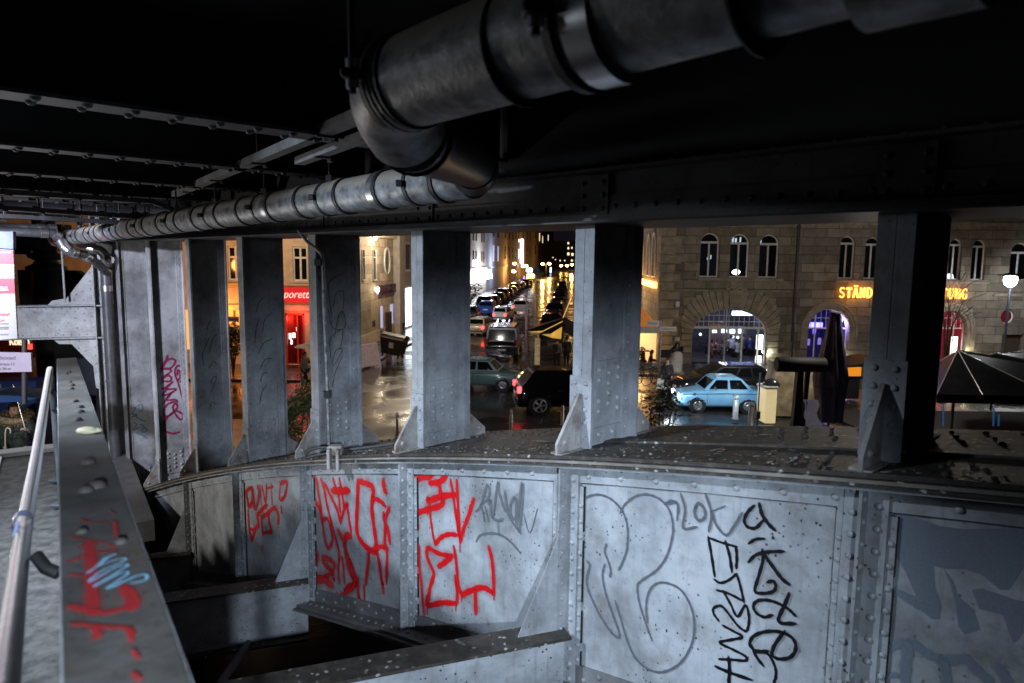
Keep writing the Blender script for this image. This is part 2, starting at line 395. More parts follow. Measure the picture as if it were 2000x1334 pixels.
def text_obj(name, s, mat, height, parent=None, shear=0.0, extr=0.01, width=None, loc=(0, 0, 0), rot=(math.pi / 2, 0, 0), bold=0.0):
    cu = bpy.data.curves.new(name, 'FONT'); cu.body = s; cu.size = 1.0; cu.shear = shear; cu.extrude = extr / max(height, .01) * .7; cu.offset = bold
    cu.align_x = 'CENTER'; cu.align_y = 'CENTER'
    to = bpy.data.objects.new(name, cu); COL.objects.link(to)
    dg = bpy.context.evaluated_depsgraph_get(); me = bpy.data.meshes.new_from_object(to.evaluated_get(dg))
    bpy.data.objects.remove(to)
    xs = [v.co.x for v in me.vertices]; ys = [v.co.y for v in me.vertices]
    sy = height / 0.70; sx = sy if width is None else width / (max(xs) - min(xs))
    for v in me.vertices: v.co = (v.co.x * sx, v.co.y * sy, v.co.z * sy)
    me.materials.clear(); me.materials.append(mat)
    o = bpy.data.objects.new(name, me); COL.objects.link(o); o.location = Vector(loc); o.rotation_euler = rot
    if parent: o.parent = parent
    return o
# ================================================================== THE STEEL ARCH BRIDGE (local axes: s along, e towards the walkway, z up)
bridge = thing('steel_arch_bridge', 'grey riveted steel arch bridge with short columns between graffiti covered rib and dark deck', 'bridge', BP0, BROT)
SPAC = 1.81
S_K = [SPAC * j for j in range(-2, 7)]           # column stations (left edge of each front flange)
def Z(s): return 4.85 - 0.195 * s - 0.0095 * s * s
def frange(a, b, n): return [a + (b - a) * i / n for i in range(n + 1)]
def sweep(mb, s0, s1, e0, e1, dt, db, n=None, mi=0):
    n = n or max(1, int((s1 - s0) / 0.22)); S = frange(s0, s1, n); vs = []; fs = []
    for s in S: vs += [(s, e0, Z(s) + db), (s, e1, Z(s) + db), (s, e1, Z(s) + dt), (s, e0, Z(s) + dt)]
    for i in range(n):
        a = i * 4
        for j in range(4): fs.append((a + j, a + (j + 1) % 4, a + 4 + (j + 1) % 4, a + 4 + j))
    fs += [(3, 2, 1, 0), tuple(n * 4 + j for j in range(4))]
    mb.add(vs, fs, mi)
# --- top flange of the rib (the ledge): stacked plates
mb = MB()
sweep(mb, -6, 12.5, -0.95, 0.245, 0, -0.022)
sweep(mb, -6, 12.5, -0.95, 0.262, -0.024, -0.046)
sweep(mb, -6, 1.0, -0.95, 0.255, -0.048, -0.066)
sweep(mb, 1.004, 12.5, -0.93, 0.25, -0.048, -0.066)
for row, e in enumerate((0.17, 0.03, -0.56, -0.70, -0.84)):
    s = -3.6 + 0.06 * row
    while s < 11:
        if not any(sk - 0.2 < s < sk + 0.03 and e > -0.6 for sk in S_K):
            mb.rivet((s + random.uniform(-.01, .01), e, Z(s)), (0.15, 0, 1), 0.0165 + random.uniform(-.004, .003), 8)
        s += 0.155
mb.prism([(-4.2, 0.098), (1.2, 0.098), (1.2, 0.104), (-4.2, 0.104)], 2, 0, 0)  if False else None
mb.build('rib_top_flange', DIRT, bridge)
mb = MB()                                        # pale worn nosing strip along the plate edges
sweep(mb, -6, 12.5, 0.2635, 0.2665, -0.027, -0.043)
mb.build('flange_nosing', paint_steel('worn_nosing_paint', (0.30, 0.28, 0.25), 0.5, 0.6, 0.3), bridge)
mb = MB()                                        # low covering strip lying along the ledge
sweep(mb, -6, 0.55, -0.31, -0.22, 0.014, 0.001)
mb.build('cover_strip', DIRT, bridge)
# --- top and bottom angles of the rib
mb = MB()
sweep(mb, -6, 12.5, 0.10, 0.118, -0.067, -0.20); sweep(mb, -6, 12.5, 0.119, 0.235, -0.067, -0.082)
s = -3.5; k = 0
while s < 11.5:
    if not any(abs(s - (sk - .08)) < 0.13 for sk in S_K): mb.rivet((s, 0.118, Z(s) - (0.10 if k % 2 else 0.155)), (0, 1, 0), 0.020, 10)
    s += 0.125; k += 1
mb.build('rib_top_angle', STEEL, bridge)
mb = MB()
sweep(mb, -6, 12.5, 0.10, 0.118, -1.44, -1.57); sweep(mb, -6, 12.5, 0.10, 0.27, -1.571, -1.60); sweep(mb, -6, 12.5, -0.85, 0.30, -1.602, -1.63)
s = -3.5; k = 0
while s < 11.5:
    mb.rivet((s, 0.118, Z(s) - (1.475 if k % 2 else 1.53)), (0, 1, 0), 0.020, 8)
    mb.rivet((s, 0.2, Z(s) - 1.571), (0, 0, 1), 0.020, 8)
    s += 0.125; k += 1
mb.build('rib_bottom_flange', STEEL_T, bridge)
mb = MB()                                        # black strip in place of the shadow gap where the angle ends on the web
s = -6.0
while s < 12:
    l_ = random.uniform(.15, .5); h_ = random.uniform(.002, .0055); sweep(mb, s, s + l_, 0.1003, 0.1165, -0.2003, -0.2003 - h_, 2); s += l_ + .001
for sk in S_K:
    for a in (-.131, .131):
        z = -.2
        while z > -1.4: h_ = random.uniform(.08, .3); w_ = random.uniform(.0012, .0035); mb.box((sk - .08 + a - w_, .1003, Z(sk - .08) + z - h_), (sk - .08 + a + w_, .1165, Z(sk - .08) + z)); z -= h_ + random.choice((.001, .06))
mb.build('seam_shade', STEEL_K, bridge)
# --- web plate of every bay, with what is painted on it
AX = lambda a, b, e: (a, e, b)
def stroke(mb, pts, wpx, e, mi=0, soft=0.5, n=5, lift=[0]):
    lift[0] += 1
    P = [bp(x, y, e) for x, y in pts]
    a, b = bp(pts[0][0], pts[0][1], e); 
    mx = np.mean([p[0] for p in pts]); my = np.mean([p[1] for p in pts])
    q0 = np.array(bp(mx, my - 5, e)); q1 = np.array(bp(mx, my + 5, e))
    wm = wpx * np.linalg.norm(q1 - q0) / 10
    wm *= WSC[0]
    mb.ribbon(P, wm, e + 0.0022 + 0.00025 * (lift[0] % 36), AX, mi, soft, n)
def crop(pts, x0, y0, k): return [(x0 + a / k, y0 + b / k) for a, b in pts]
WSC = [1.0]
panels = []
for i in range(len(S_K) - 1):
    a, b = S_K[i] - 0.08, S_K[i + 1] - 0.08
    m = MB(); sweep(m, a, b, 0.086, 0.10, -0.07, -1.59)
    panels.append(m.build('web_panel', STEEL, bridge))
PN = {2: panels[2], 1: panels[3], 4: panels[1], 5: panels[0]}
E0 = 0.10
WSC[0] = 1.32
# panel between the 2nd and 3rd column: red FEV / EL throw-up and grey RMA tag  (coordinates read in a 3.705x crop at 740,880)
m = MB(); C5 = lambda p: crop(p, 740, 880, 3.7056)
for pts, wd in (
    ([(205, 225), (240, 205), (300, 195), (392, 175)], 9.5), ([(232, 215), (255, 330), (268, 440), (290, 560)], 4.6),
    ([(270, 452), (360, 425), (450, 395), (472, 340)], 8), ([(350, 345), (365, 360), (460, 330), (560, 318)], 8.5),
    ([(360, 350), (375, 480), (392, 600), (408, 680)], 4.2), ([(365, 235), (430, 228), (492, 190)], 8), ([(432, 230), (446, 280), (440, 345)], 7),
    ([(520, 205), (540, 330), (560, 470), (590, 660)], 4.6), ([(566, 210), (575, 400), (590, 660)], 5.2), ([(592, 660), (618, 560), (655, 460), (690, 345)], 6.2), 
    ([(410, 680), (450, 630), (510, 605), (570, 610)], 6.2), ([(535, 765), (440, 745), (365, 705), (350, 720), (355, 780), (400, 890), (375, 980), (355, 1125)], 6.2),
    ([(535, 755), (490, 800), (432, 840)], 7.5), ([(355, 1125), (460, 1100), (565, 1105)], 7), ([(565, 1105), (570, 1030), (555, 905)], 5.5),
    ([(546, 690), (565, 830), (575, 950), (600, 1045)], 5.4), ([(600, 1048), (660, 1015), (760, 990), (835, 1035)], 7.5),
    ([(835, 1040), (832, 900), (820, 780), (797, 690)], 5.8), ([(700, 1010), (703, 1090), (704, 1180)], 6.4),
    ([(293, 680), (296, 830), (312, 980), (332, 1190)], 5), ([(345, 1120), (350, 1050)], 5)):
    stroke(m, C5(pts), wd, E0, 0, 0.9)
for dx, dy, ln in ((560, 1100, 60), (835, 1040, 40), (590, 665, 70), (355, 1125, 60), (600, 1050, 45)): stroke(m, C5([(dx, dy), (dx + 2, dy + ln * .5), (dx + 1, dy + ln)]), 2.2, E0, 0, .3)
WSC[0] = 1.1; m.build('graffiti', SPRAY_RED, PN[2])['label'] = 'red spray-painted letters FEV and EL'
m = MB()
for pts, wd in (
    ([(705, 440), (740, 400), (770, 300), (790, 245), (805, 290), (790, 350), (740, 390)], 3.6), ([(745, 395), (770, 510)], 4.5), ([(770, 400), (800, 510)], 4.2),
    ([(800, 390), (812, 350), (820, 470), (870, 505), (905, 490)], 4.4), ([(830, 480), (866, 230), (875, 300), (905, 400), (920, 440)], 3.6), ([(866, 500), (872, 600)], 3.2),
    ([(915, 285), (930, 400), (950, 480), (1035, 600)], 4), ([(950, 400), (990, 330), (1000, 420), (985, 500), (955, 440), (960, 390)], 3.4), ([(1000, 530), (1040, 240), (1045, 330), (1020, 590)], 4.4),
    ([(1050, 460), (1095, 595), (1150, 420)], 2.6), ([(705, 660), (735, 615), (800, 600), (880, 610), (960, 665), (1028, 745)], 4)):
    stroke(m, C5(pts), wd, E0, 0, 0.4)
m.build('graffiti', SPRAY_GREY, PN[2])['label'] = 'faint grey handwritten tag with an arc below it'
# panel between the 1st and 2nd column (5.555x crop at 440,900)
WSC[0] = 1.32; m = MB(); C4 = lambda p: crop(p, 440, 900, 5.5556)
for pts, wd in (
    ([(870, 225), (920, 205), (985, 195), (1010, 330), (1040, 520), (1060, 700), (1090, 880), (1120, 950), (1165, 870), (1150, 740), (1110, 630), (1060, 640)], 5),
    ([(880, 470), (905, 640), (940, 780), (948, 620), (955, 500), (985, 455), (1015, 500), (1060, 650)], 5.2),
    ([(1040, 190), (1075, 300), (1100, 450), (1150, 650), (1200, 850), (1240, 1010), (1230, 1180), (1240, 1330)], 5),
    ([(1080, 240), (1150, 390), (1220, 540), (1255, 680)], 5.5), ([(1170, 185), (1205, 300), (1235, 400), (1250, 560)], 4.4), ([(1240, 185), (1265, 330), (1280, 420), (1290, 520)], 4.4),
    ([(1160, 325), (1260, 325), (1350, 320)], 9.5), ([(1255, 660), (1290, 540), (1325, 460), (1335, 560), (1370, 780)], 5.2), ([(1370, 820), (1320, 810), (1300, 880)], 9),
    ([(1225, 740), (1290, 880), (1330, 1010), (1390, 1160), (1420, 1280)], 5.4), ([(1300, 900), (1310, 1020), (1350, 1180), (1400, 1290)], 5.4),
    ([(1445, 205), (1440, 400), (1430, 600), (1440, 800), (1530, 930), (1640, 1000)], 8), ([(1450, 215), (1530, 245), (1600, 275), (1610, 350), (1595, 520), (1630, 800), (1650, 980)], 8),
    ([(1610, 400), (1690, 440), (1740, 490)], 6.5), ([(1560, 950), (1560, 1080), (1540, 1250), (1530, 1340)], 6), ([(1650, 980), (1680, 1130), (1710, 1330)], 6.5), ([(1600, 960), (1690, 930), (1770, 950)], 6),
    ([(1720, 560), (1740, 700), (1735, 880), (1760, 1000), (1755, 1330)], 5.5), ([(1720, 200), (1730, 300), (1755, 345)], 8), ([(1790, 500), (1740, 640), (1775, 760), (1790, 900)], 5.5),
    ([(900, 1005), (960, 995), (1010, 1010), (1000, 1090), (975, 1180), (985, 1290), (1060, 1280), (1170, 1200), (1185, 1110), (1120, 1060), (1065, 1050), (1075, 1110), (1160, 1200), (1190, 1300)], 6.4),
    ([(1275, 1040), (1290, 1180), (1300, 1330)], 4.6), ([(1350, 1080), (1365, 1200), (1440, 1290), (1400, 1340), (1300, 1400)], 8.5)):
    stroke(m, C4(pts), wd, E0, 0, 0.9)
CB = lambda p: crop(p, 560, 900, 3.704)
for pts, wd in (([(200, 870), (260, 855), (340, 905)], 10), ([(370, 960), (372, 1040)], 9), ([(405, 960), (410, 1050)], 8), ([(420, 960), (480, 920), (505, 850), (520, 900), (530, 1000), (560, 1060)], 5.5), ([(565, 900), (570, 1010)], 5), ([(190, 930), (205, 1000)], 6), ([(705, 880), (712, 960)], 4.5), ([(690, 860), (702, 960)], 4.5)):
    stroke(m, CB(pts), wd, E0, 0, 0.9)
m.build('graffiti', SPRAY_RED, PN[1])['label'] = 'dense tall red spray-painted lettering'
# far bay: red CUNTS LED scrawl
m = MB()
for pts, wd in (
    ([(290, 285), (235, 330), (245, 420), (262, 500), (300, 410), (290, 280)], 4.4), ([(300, 290), (325, 520), (370, 380), (355, 260)], 4.2), ([(385, 260), (400, 470)], 4), ([(400, 270), (440, 450), (450, 250)], 4), ([(450, 300), (520, 280)], 5),
    ([(505, 250), (510, 470)], 4.2), ([(600, 240), (590, 410)], 4.5), ([(600, 245), (670, 230), (650, 380), (600, 430)], 5), ([(250, 540), (260, 720), (290, 870)], 5), ([(290, 870), (330, 740), (365, 680), (350, 600), (410, 520), (460, 480)], 5.6),
    ([(270, 740), (330, 750)], 5.5), ([(395, 600), (400, 700), (410, 810)], 4.6), ([(395, 610), (450, 580), (540, 510), (580, 600), (575, 680)], 5.4), ([(470, 560), (480, 660), (505, 780)], 5.4), ([(410, 785), (510, 765)], 5.4), ([(400, 930), (405, 990)], 6), ([(610, 490), (615, 560)], 4)):
    stroke(m, C4(pts), wd, E0, 0, 0.6)
m.build('graffiti', SPRAY_RED, panels[4])['label'] = 'small red scrawled letters in two lines'
# broad panel: thin bubble letter, PLOK tag, black column of letters (2.814x crop at 1050,860 and 3.565x at 1360,960)
WSC[0] = 1.12; m = MB(); C2 = lambda p: crop(p, 1050, 860, 2.814); CR = lambda p: crop(p, 1360, 960, 3.565)
for pts in (
    [(250, 660), (215, 580), (208, 480), (225, 370), (270, 315), (340, 298), (410, 325), (470, 390), (497, 480), (495, 590), (470, 670), (448, 712)],
    [(455, 400), (490, 345), (560, 300), (640, 305), (710, 355), (742, 430), (745, 520), (715, 630), (660, 710), (575, 770), (552, 800), (560, 880), (590, 980), (632, 1100)],
    [(382, 568), (372, 610), (390, 660), (405, 715), (400, 750)], [(372, 680), (360, 740), (375, 830), (410, 940), (450, 1050), (448, 1082), (405, 1050), (340, 950), (285, 830), (272, 760), (290, 690), (275, 660)],
    [(430, 880), (460, 980), (500, 1110), (545, 1200), (620, 1260), (700, 1270), (790, 1220), (850, 1120), (865, 1010), (845, 910), (790, 820), (710, 782), (650, 790), (612, 840), (600, 920), (608, 1000)]):
    stroke(m, C2(pts), 4.0, E0, 0, 0.3, 7)
for pts, wd in (([(700, 350), (740, 330), (775, 355), (770, 440)], 4.2), ([(715, 350), (770, 345), (780, 400)], 4), ([(790, 290), (815, 380), (805, 480), (880, 475)], 4.6), ([(870, 370), (890, 345), (920, 375), (925, 420), (890, 440), (868, 400), (875, 360)], 5.5),
                ([(925, 285), (960, 400), (945, 500)], 5), ([(960, 390), (1035, 360)], 4.6), ([(965, 390), (985, 460), (1040, 520), (1085, 470), (1130, 395)], 4.6)):
    stroke(m, C2(pts), wd, E0, 0, 0.3)
m.build('graffiti', SPRAY_LINE, PN[4])['label'] = 'thin grey outlined bubble letter and small tag'
m = MB()
for pts, wd in (
    ([(410, 95), (365, 140), (340, 200), (365, 245), (420, 250), (470, 200)], 6.3), ([(445, 80), (465, 160), (510, 225), (555, 268)], 7.5), ([(540, 316), (541, 322)], 8.5), ([(370, 360), (420, 330), (480, 325)], 5.4),
    ([(368, 490), (420, 440), (500, 418), (618, 413)], 6), ([(468, 400), (470, 480), (440, 590), (415, 690), (480, 705), (545, 690), (560, 650), (540, 620), (500, 630)], 6.2), ([(470, 420), (540, 520), (600, 600), (655, 645)], 7.4),
    ([(540, 855), (480, 870), (425, 840), (405, 790), (440, 755), (520, 755), (610, 790), (660, 825), (700, 865)], 6), ([(655, 705), (620, 790), (580, 880), (600, 912), (700, 915)], 6.8),
    ([(510, 1105), (430, 1110), (380, 1060), (410, 1000), (500, 970), (600, 975), (680, 1020), (700, 1090), (660, 1150), (580, 1160), (535, 1130), (555, 1060), (625, 965)], 6.4),
    ([(385, 1070), (420, 1150), (470, 1215)], 6.4), ([(420, 1105), (500, 1130), (550, 1220), (555, 1290), (540, 1334)], 5.6),
    ([(85, 315), (110, 460), (130, 590)], 5.8), ([(85, 320), (180, 355), (285, 385)], 4.8), ([(205, 345), (235, 450), (250, 560)], 6.2), ([(278, 380), (285, 460), (280, 535)], 6), ([(125, 610), (170, 635), (230, 615), (285, 570)], 5),
    ([(285, 575), (310, 660), (335, 770)], 5.4), ([(145, 685), (230, 710), (335, 765)], 5.2), ([(190, 690), (240, 780), (290, 870), (345, 790), (370, 870), (365, 940), (345, 970), (290, 930), (220, 840), (175, 795), (125, 810), (125, 850), (160, 900)], 5.3),
    ([(185, 930), (260, 970), (325, 1010), (250, 1030), (165, 1050), (240, 1090), (345, 1145), (345, 1175), (260, 1170), (160, 1165)], 5.2), ([(228, 1150), (235, 1240), (228, 1340)], 7), ([(135, 1215), (240, 1260), (390, 1310)], 6.4)):
    stroke(m, CR(pts), wd, E0, 0, 0.08)
m.build('graffiti', SPRAY_BLACK, PN[4])['label'] = 'bold black letters running down the plate'
# last bay: blue-grey painted-over throw-up (3.473x crop at 1700,950)
m = MB(); CP = lambda p: [bp(x, y, E0) for x, y in crop(p, 1700, 950, 3.473)]
for i, pts in enumerate(([(100, 160), (320, 215), (480, 270), (650, 290), (640, 560), (520, 560), (430, 540), (440, 680), (480, 800), (470, 900), (420, 900), (330, 830), (310, 740), (230, 560), (160, 450), (90, 330)],
              [(640, 290), (1040, 280), (1200, 300), (1200, 560), (1040, 540), (940, 700), (880, 700), (760, 600), (640, 560)],
              [(500, 560), (560, 640), (590, 740), (700, 830), (740, 970), (640, 1000), (600, 950), (580, 800), (540, 650)],
              [(690, 700), (760, 690), (880, 730), (960, 760), (1100, 790), (1020, 1010), (970, 1060), (930, 960), (900, 870), (740, 830)],
              [(70, 640), (180, 690), (300, 740), (330, 840), (220, 770)])):
    m.poly(CP(pts), E0 + 0.002 + i * 0.0006, AX)
for pts, wd in (([(30, 1120), (150, 1080), (270, 1055), (400, 1140), (500, 1175), (640, 1170), (720, 1240), (830, 1340)], 17), ([(262, 1060), (240, 1200), (235, 1340)], 18), ([(20, 1285), (180, 1275)], 16), ([(500, 1190), (520, 1340)], 26), ([(850, 1200), (900, 1270), (940, 1340)], 18)):
    stroke(m, crop(pts, 1700, 950, 3.473), wd, E0, 0, 0.15)
m.build('graffiti', SPRAY_OVER, PN[5])['label'] = 'blue-grey painted-over lettering'
# --- stiffeners standing on the web, one below every column; every second one carries a cross girder
CDIR = np.array([0.399, 0.917])                  # cross girders leave the rib at a skew
def girder_frame(k):                             # origin on the web, local run t along CDIR
    s0 = S_K[k] - 0.08; return s0
for k, sk in enumerate(S_K):
    s0 = sk - 0.08; zt, zb = Z(s0) - 0.068, Z(s0) - 1.57
    m = MB()
    for a, b in ((0.008, 0.095), (-0.095, -0.008)):
        m.box((s0 + a, 0.1185, zb), (s0 + b, 0.131, zt))
    m.box((s0 - 0.0075, 0.1185, zb), (s0 + 0.0075, 0.205, zt))
    m.box((s0 - 0.13, 0.1005, zb + .12), (s0 + 0.13, 0.1178, zt - .135))
    z = zt - 0.05; q = 0
    while z > zb + .05:
        m.rivet((s0 + 0.055, 0.131, z), (0, 1, 0), 0.019, 10); m.rivet((s0 - 0.055, 0.131, z - .05), (0, 1, 0), 0.019, 10)
        if zb + .15 < z < zt - .16: m.rivet((s0 - 0.112, 0.1178, z), (0, 1, 0), 0.017, 8); m.rivet((s0 + 0.112, 0.1178, z - .04), (0, 1, 0), 0.017, 8)
        m.rivet((s0 - 0.0075, 0.17, z - .02), (-1, 0, 0), 0.016, 8)
        z -= 0.105
    st = m.build('stiffener', STEEL, bridge)
    if k % 2 == 0 and 2 <= k <= 6:
        zg = {2: 3.68, 4: 2.74, 6: 1.85}[k]
        # flange plate facing us, and the triangular knee plate on the girder
        m = MB()
        d = CDIR; q = np.array([d[1], -d[0]])     # q: across the girder
        def gp(t, c, z): return (s0 + d[0] * t + q[0] * c, 0.205 + d[1] * t + q[1] * c, z)
        def gbox(mm, t0, t1, c0, c1, z0, z1, mi=0): mm.hexa([gp(t0, c0, z0), gp(t1, c0, z0), gp(t1, c1, z0), gp(t0, c1, z0), gp(t0, c0, z1), gp(t1, c0, z1), gp(t1, c1, z1), gp(t0, c1, z1)], mi)
        L = 0.27
        pl = [(0.0, zg + 0.0), (L, zg + 0.0), (0.04, zg + .54), (0.0, zg + .64)]
        m.add([gp(t, -.006, z) for t, z in pl] + [gp(t, .006, z) for t, z in pl], [(0, 1, 2, 3), (7, 6, 5, 4), (0, 4, 5, 1), (1, 5, 6, 2), (2, 6, 7, 3), (3, 7, 4, 0)])
        m.build('knee_plate', STEEL, st)
        cg = MB()
        gbox(cg, -0.06, 3.4, -0.11, 0.11, zg - .022, zg, 1); gbox(cg, -.05, 3.4, -.012, .012, zg - .62, zg - .023)
        gbox(cg, -.05, 3.4, -.11, .11, zg - .645, zg - .621, 1)
        gbox(cg, -.05, 3.4, .0125, .025, zg - .10, zg - .023); gbox(cg, -.05, 3.4, .0125, .085, zg - .045, zg - .0235)
        gbox(cg, 0.0, .14, .0125, .027, zg - .60, zg - .11); gbox(cg, .145, .52, .0125, .024, zg - .60, zg - .11)
        for col in range(4):
            for rw in range(4):
                cg.rivet(gp(.20 + .085 * col, .024, zg - .17 - .12 * rw), (q[0], q[1], 0), 0.019, 10)
        for rw in range(6): cg.rivet(gp(.06, .027, zg - .15 - .085 * rw), (q[0], q[1], 0), 0.017, 8)
        t = .7
        while t < 3.3:
            cg.rivet(gp(t, .025, zg - .065), (q[0], q[1], 0), 0.017, 8); t += .16
        cg.build('cross_girder', [STEEL, DIRT], bridge)
# wind bracing under the deck of the rib
m = MB()
for a, b in (((4.4, 0.2, 2.0), (0.6, 3.2, 2.7)), ((0.4, .2, 2.6), (4.5, 3.0, 2.0))):
    m.tube([a, b], 0.05, 4)
m.build('wind_bracing', STEEL_D, bridge)
# --- columns
def column(k, sk):
    zb = Z(sk) - 0.02; zt = 6.325; s1 = sk; s0 = sk - 0.16; sm = sk - 0.08
    def zl(s): return Z(s)
    m = MB()
    m.box((s0, -.014, zb), (s1, 0, zt)); m.box((s0, -.5, zb), (s1, -.486, zt))              # flanges
    m.box((s0 + .001, .0005, zb), (sm - .0015, .009, zt)); m.box((sm + .0015, .0005, zb), (s1 - .001, .009, zt))   # the two angle legs seen from the front
    m.box((sm - .007, -.4855, zb), (sm + .007, -.0145, zt))                                   # web
    e_ = sm - .0072
    m.box((e_ - .012, -.095, zb), (e_, -.0145, zt)); m.box((e_ - .012, -.4855, zb), (e_, -.405, zt))
    z = zb + .12
    while z < zt - .05:
        for e in (-.055, -.445): m.rivet((e_ - .012, e, z), (-1, 0, 0), 0.0135, 8)
        z += 0.098
    c = m.build('column', STEEL_C, bridge)
    H0 = zl(sm)
    m = MB()                                                                                 # riveted cover plate near the foot
    hh = 0.40
    m.box((e_ - .010, -.385, H0 + .17), (e_ - .0005, -.115, H0 + .17 + hh))
    for cidx, e in enumerate((-.15, -.25, -.35)):
        for r in range(5):
            if cidx == 1 and r in (0,): continue
            if cidx != 1 and r == 2: continue
            m.rivet((e_ - .010, e, H0 + .17 + .06 + r * (hh - .12) / 4 - (.03 if cidx == 1 else 0)), (-1, 0, 0), 0.021, 10)
    m.box((e_ - .010, -.40, H0 + .012), (e_ - .0005, -.10, H0 + .12))
    for e in (-.16, -.30): m.rivet((e_ - .010, e, H0 + .07), (-1, 0, 0), 0.021, 10)
    m.build('cover_plate', STEEL_C, c)
    m = MB()                                                                                 # front splice plate
    m.box((s0 - .012, .0095, H0 + .02), (s1 + .012, .019, H0 + .48))
    for e in (-.045, .045):
        for r in range(4): m.rivet((sm + e, .019, H0 + .44 - r * .085), (0, 1, 0), 0.018, 10)
    m.build('splice_plate', STEEL_C, c)
    for sgn, x0, x1, hh in ((1, .0195, .24, .37), (-1, -.5005, -.74, .26)):
        m = MB(); hb = -.05
        pl = [(x0, H0 + hb), (x1, H0 + hb), (x1, H0 + .07), (x0 + sgn * .02, H0 + hh), (x0, H0 + hh)]
        m.prism(pl, 0, sm - .011, sm + .011)
        m.rivet((sm - .011, x1 - sgn * .07, H0 + .075), (-1, 0, 0), 0.02, 10)
        m.prism([(x0, H0 + .001), (x1 - sgn * .004, H0 + .001), (x1 - sgn * .004, H0 + .012), (x0, H0 + .012)], 0, sm - .05, sm + .05)
        m.build('gusset', paint_steel('rust_streaked_paint', (0.40, 0.39, 0.38), 0.5, 1.0, 0.5) if 'rust_streaked_paint' not in MATS else MATS['rust_streaked_paint'], c)
    return c
COLS = [column(k, sk) for k, sk in enumerate(S_K) if k >= 1]
# tags on the columns: drawn on the web face, axes (e, z)
def side_pt(k, px, py):
    s_ = S_K[k] - .08 - .0072; p0 = BP0 + BU * s_; d = ray(px, py); t = ((p0 - CAM) @ BU) / (d @ BU); p = CAM + d * t
    return ((p - BP0) @ BN, p[2])
def side_stroke(mb, k, pts, wpx, cnt=[0]):
    cnt[0] += 1; s_ = S_K[k] - .08 - .0072
    P = [side_pt(k, x, y) for x, y in pts]
    mx = np.mean([p[0] for p in pts]); my = np.mean([p[1] for p in pts])
    wm = wpx * np.linalg.norm(np.array(side_pt(k, mx, my - 5)) - np.array(side_pt(k, mx, my + 5))) / 10
    mb.ribbon(P, wm, s_ - .0022 - .00025 * (cnt[0] % 30), lambda a, b, e: (e, a, b), 0, 0.4, 5)
m = MB(); CM = lambda p: crop(p, 280, 680, 6.06)
for pts, wd in (([(290, 85), (250, 180), (200, 280), (170, 330)], 4), ([(200, 240), (270, 150), (345, 125), (378, 160), (330, 230), (250, 250)], 3.4), ([(185, 280), (255, 240), (330, 270), (250, 330), (185, 390)], 3.2),
                ([(210, 370), (280, 325), (330, 350), (310, 395), (240, 390), (205, 420), (210, 480), (290, 450), (350, 395)], 3.4), ([(350, 400), (250, 480), (390, 485), (300, 540), (220, 560), (290, 470)], 3.2),
                ([(220, 670), (330, 530), (270, 610), (380, 610), (400, 640)], 3.2), ([(380, 630), (290, 660), (240, 730), (250, 800), (300, 800), (370, 740), (400, 700), (385, 650), (350, 690), (370, 770), (430, 840), (465, 830), (460, 780), (410, 750), (370, 745), (290, 810), (240, 890), (250, 970), (340, 1010), (430, 990)], 3.4),
                ([(430, 400), (470, 370), (480, 290), (450, 220), (400, 210), (370, 280), (400, 380), (430, 350), (430, 280), (405, 260), (400, 320)], 3.2), ([(400, 380), (430, 480), (470, 640), (490, 760)], 2.8), ([(480, 870), (475, 930)], 3),
                ([(170, 465), (200, 560), (215, 700), (205, 860)], 3.2), ([(180, 540), (185, 700)], 3), ([(205, 790), (200, 870)], 5), ([(258, 1060), (255, 1100)], 5)):
    side_stroke(m, 7, CM(pts), wd)
m.build('graffiti', SPRAY_MAG, COLS[6])['label'] = 'magenta handwritten tag with a spiral'
m = MB(); CB2 = lambda p: crop(p, 220, 440, 2.47)
for pts in ([(85, 885), (110, 880), (95, 910), (120, 915), (90, 925)], [(120, 870), (140, 865), (145, 890), (125, 900)], [(95, 950), (115, 960), (100, 985), (130, 975)], [(130, 960), (150, 970), (140, 1000), (165, 990), (150, 975)], [(110, 1000), (140, 1010), (165, 1030)], [(88, 900), (130, 935), (160, 945)]):
    side_stroke(m, 8, CB2(pts), 1.7)
m.build('graffiti', SPRAY_BLUE, COLS[7])['label'] = 'small pale blue scribbled tag'
thin = spray('thin_black_pen', (0.03, 0.03, 0.035), 0.7); MATS['thin_black_pen'] = thin
for k, L in ((4, [[(648, 620), (640, 560), (648, 545), (665, 535)], [(650, 600), (655, 575), (670, 570), (668, 610), (658, 620)], [(640, 605), (650, 640), (672, 640), (672, 615), (662, 612), (652, 660)], [(645, 700), (645, 660), (668, 645), (664, 680)], [(648, 710), (655, 685), (668, 682), (660, 700), (650, 715)], [(648, 755), (655, 725), (668, 695)]]),
             (5, [[(500, 610), (505, 590), (516, 580)], [(497, 670), (500, 640), (506, 622)], [(512, 650), (516, 625), (530, 610)], [(505, 690), (515, 670), (532, 662)], [(508, 720), (518, 702), (532, 700)], [(508, 745), (514, 730), (524, 728)], [(507, 790), (512, 765), (522, 750)]]),
             (6, [[(404, 645), (407, 632), (411, 626)], [(398, 715), (396, 690), (408, 660)], [(408, 690), (416, 660), (425, 652)], [(408, 720), (416, 705), (424, 712)], [(410, 750), (418, 735), (422, 740), (412, 765)], [(410, 800), (414, 785), (422, 790)]]),):
    m = MB()
    for pts in L: side_stroke(m, k, pts, 1.4)
    m.build('graffiti', thin, COLS[k - 1])['label'] = 'thin black pen scribbles running down the column'
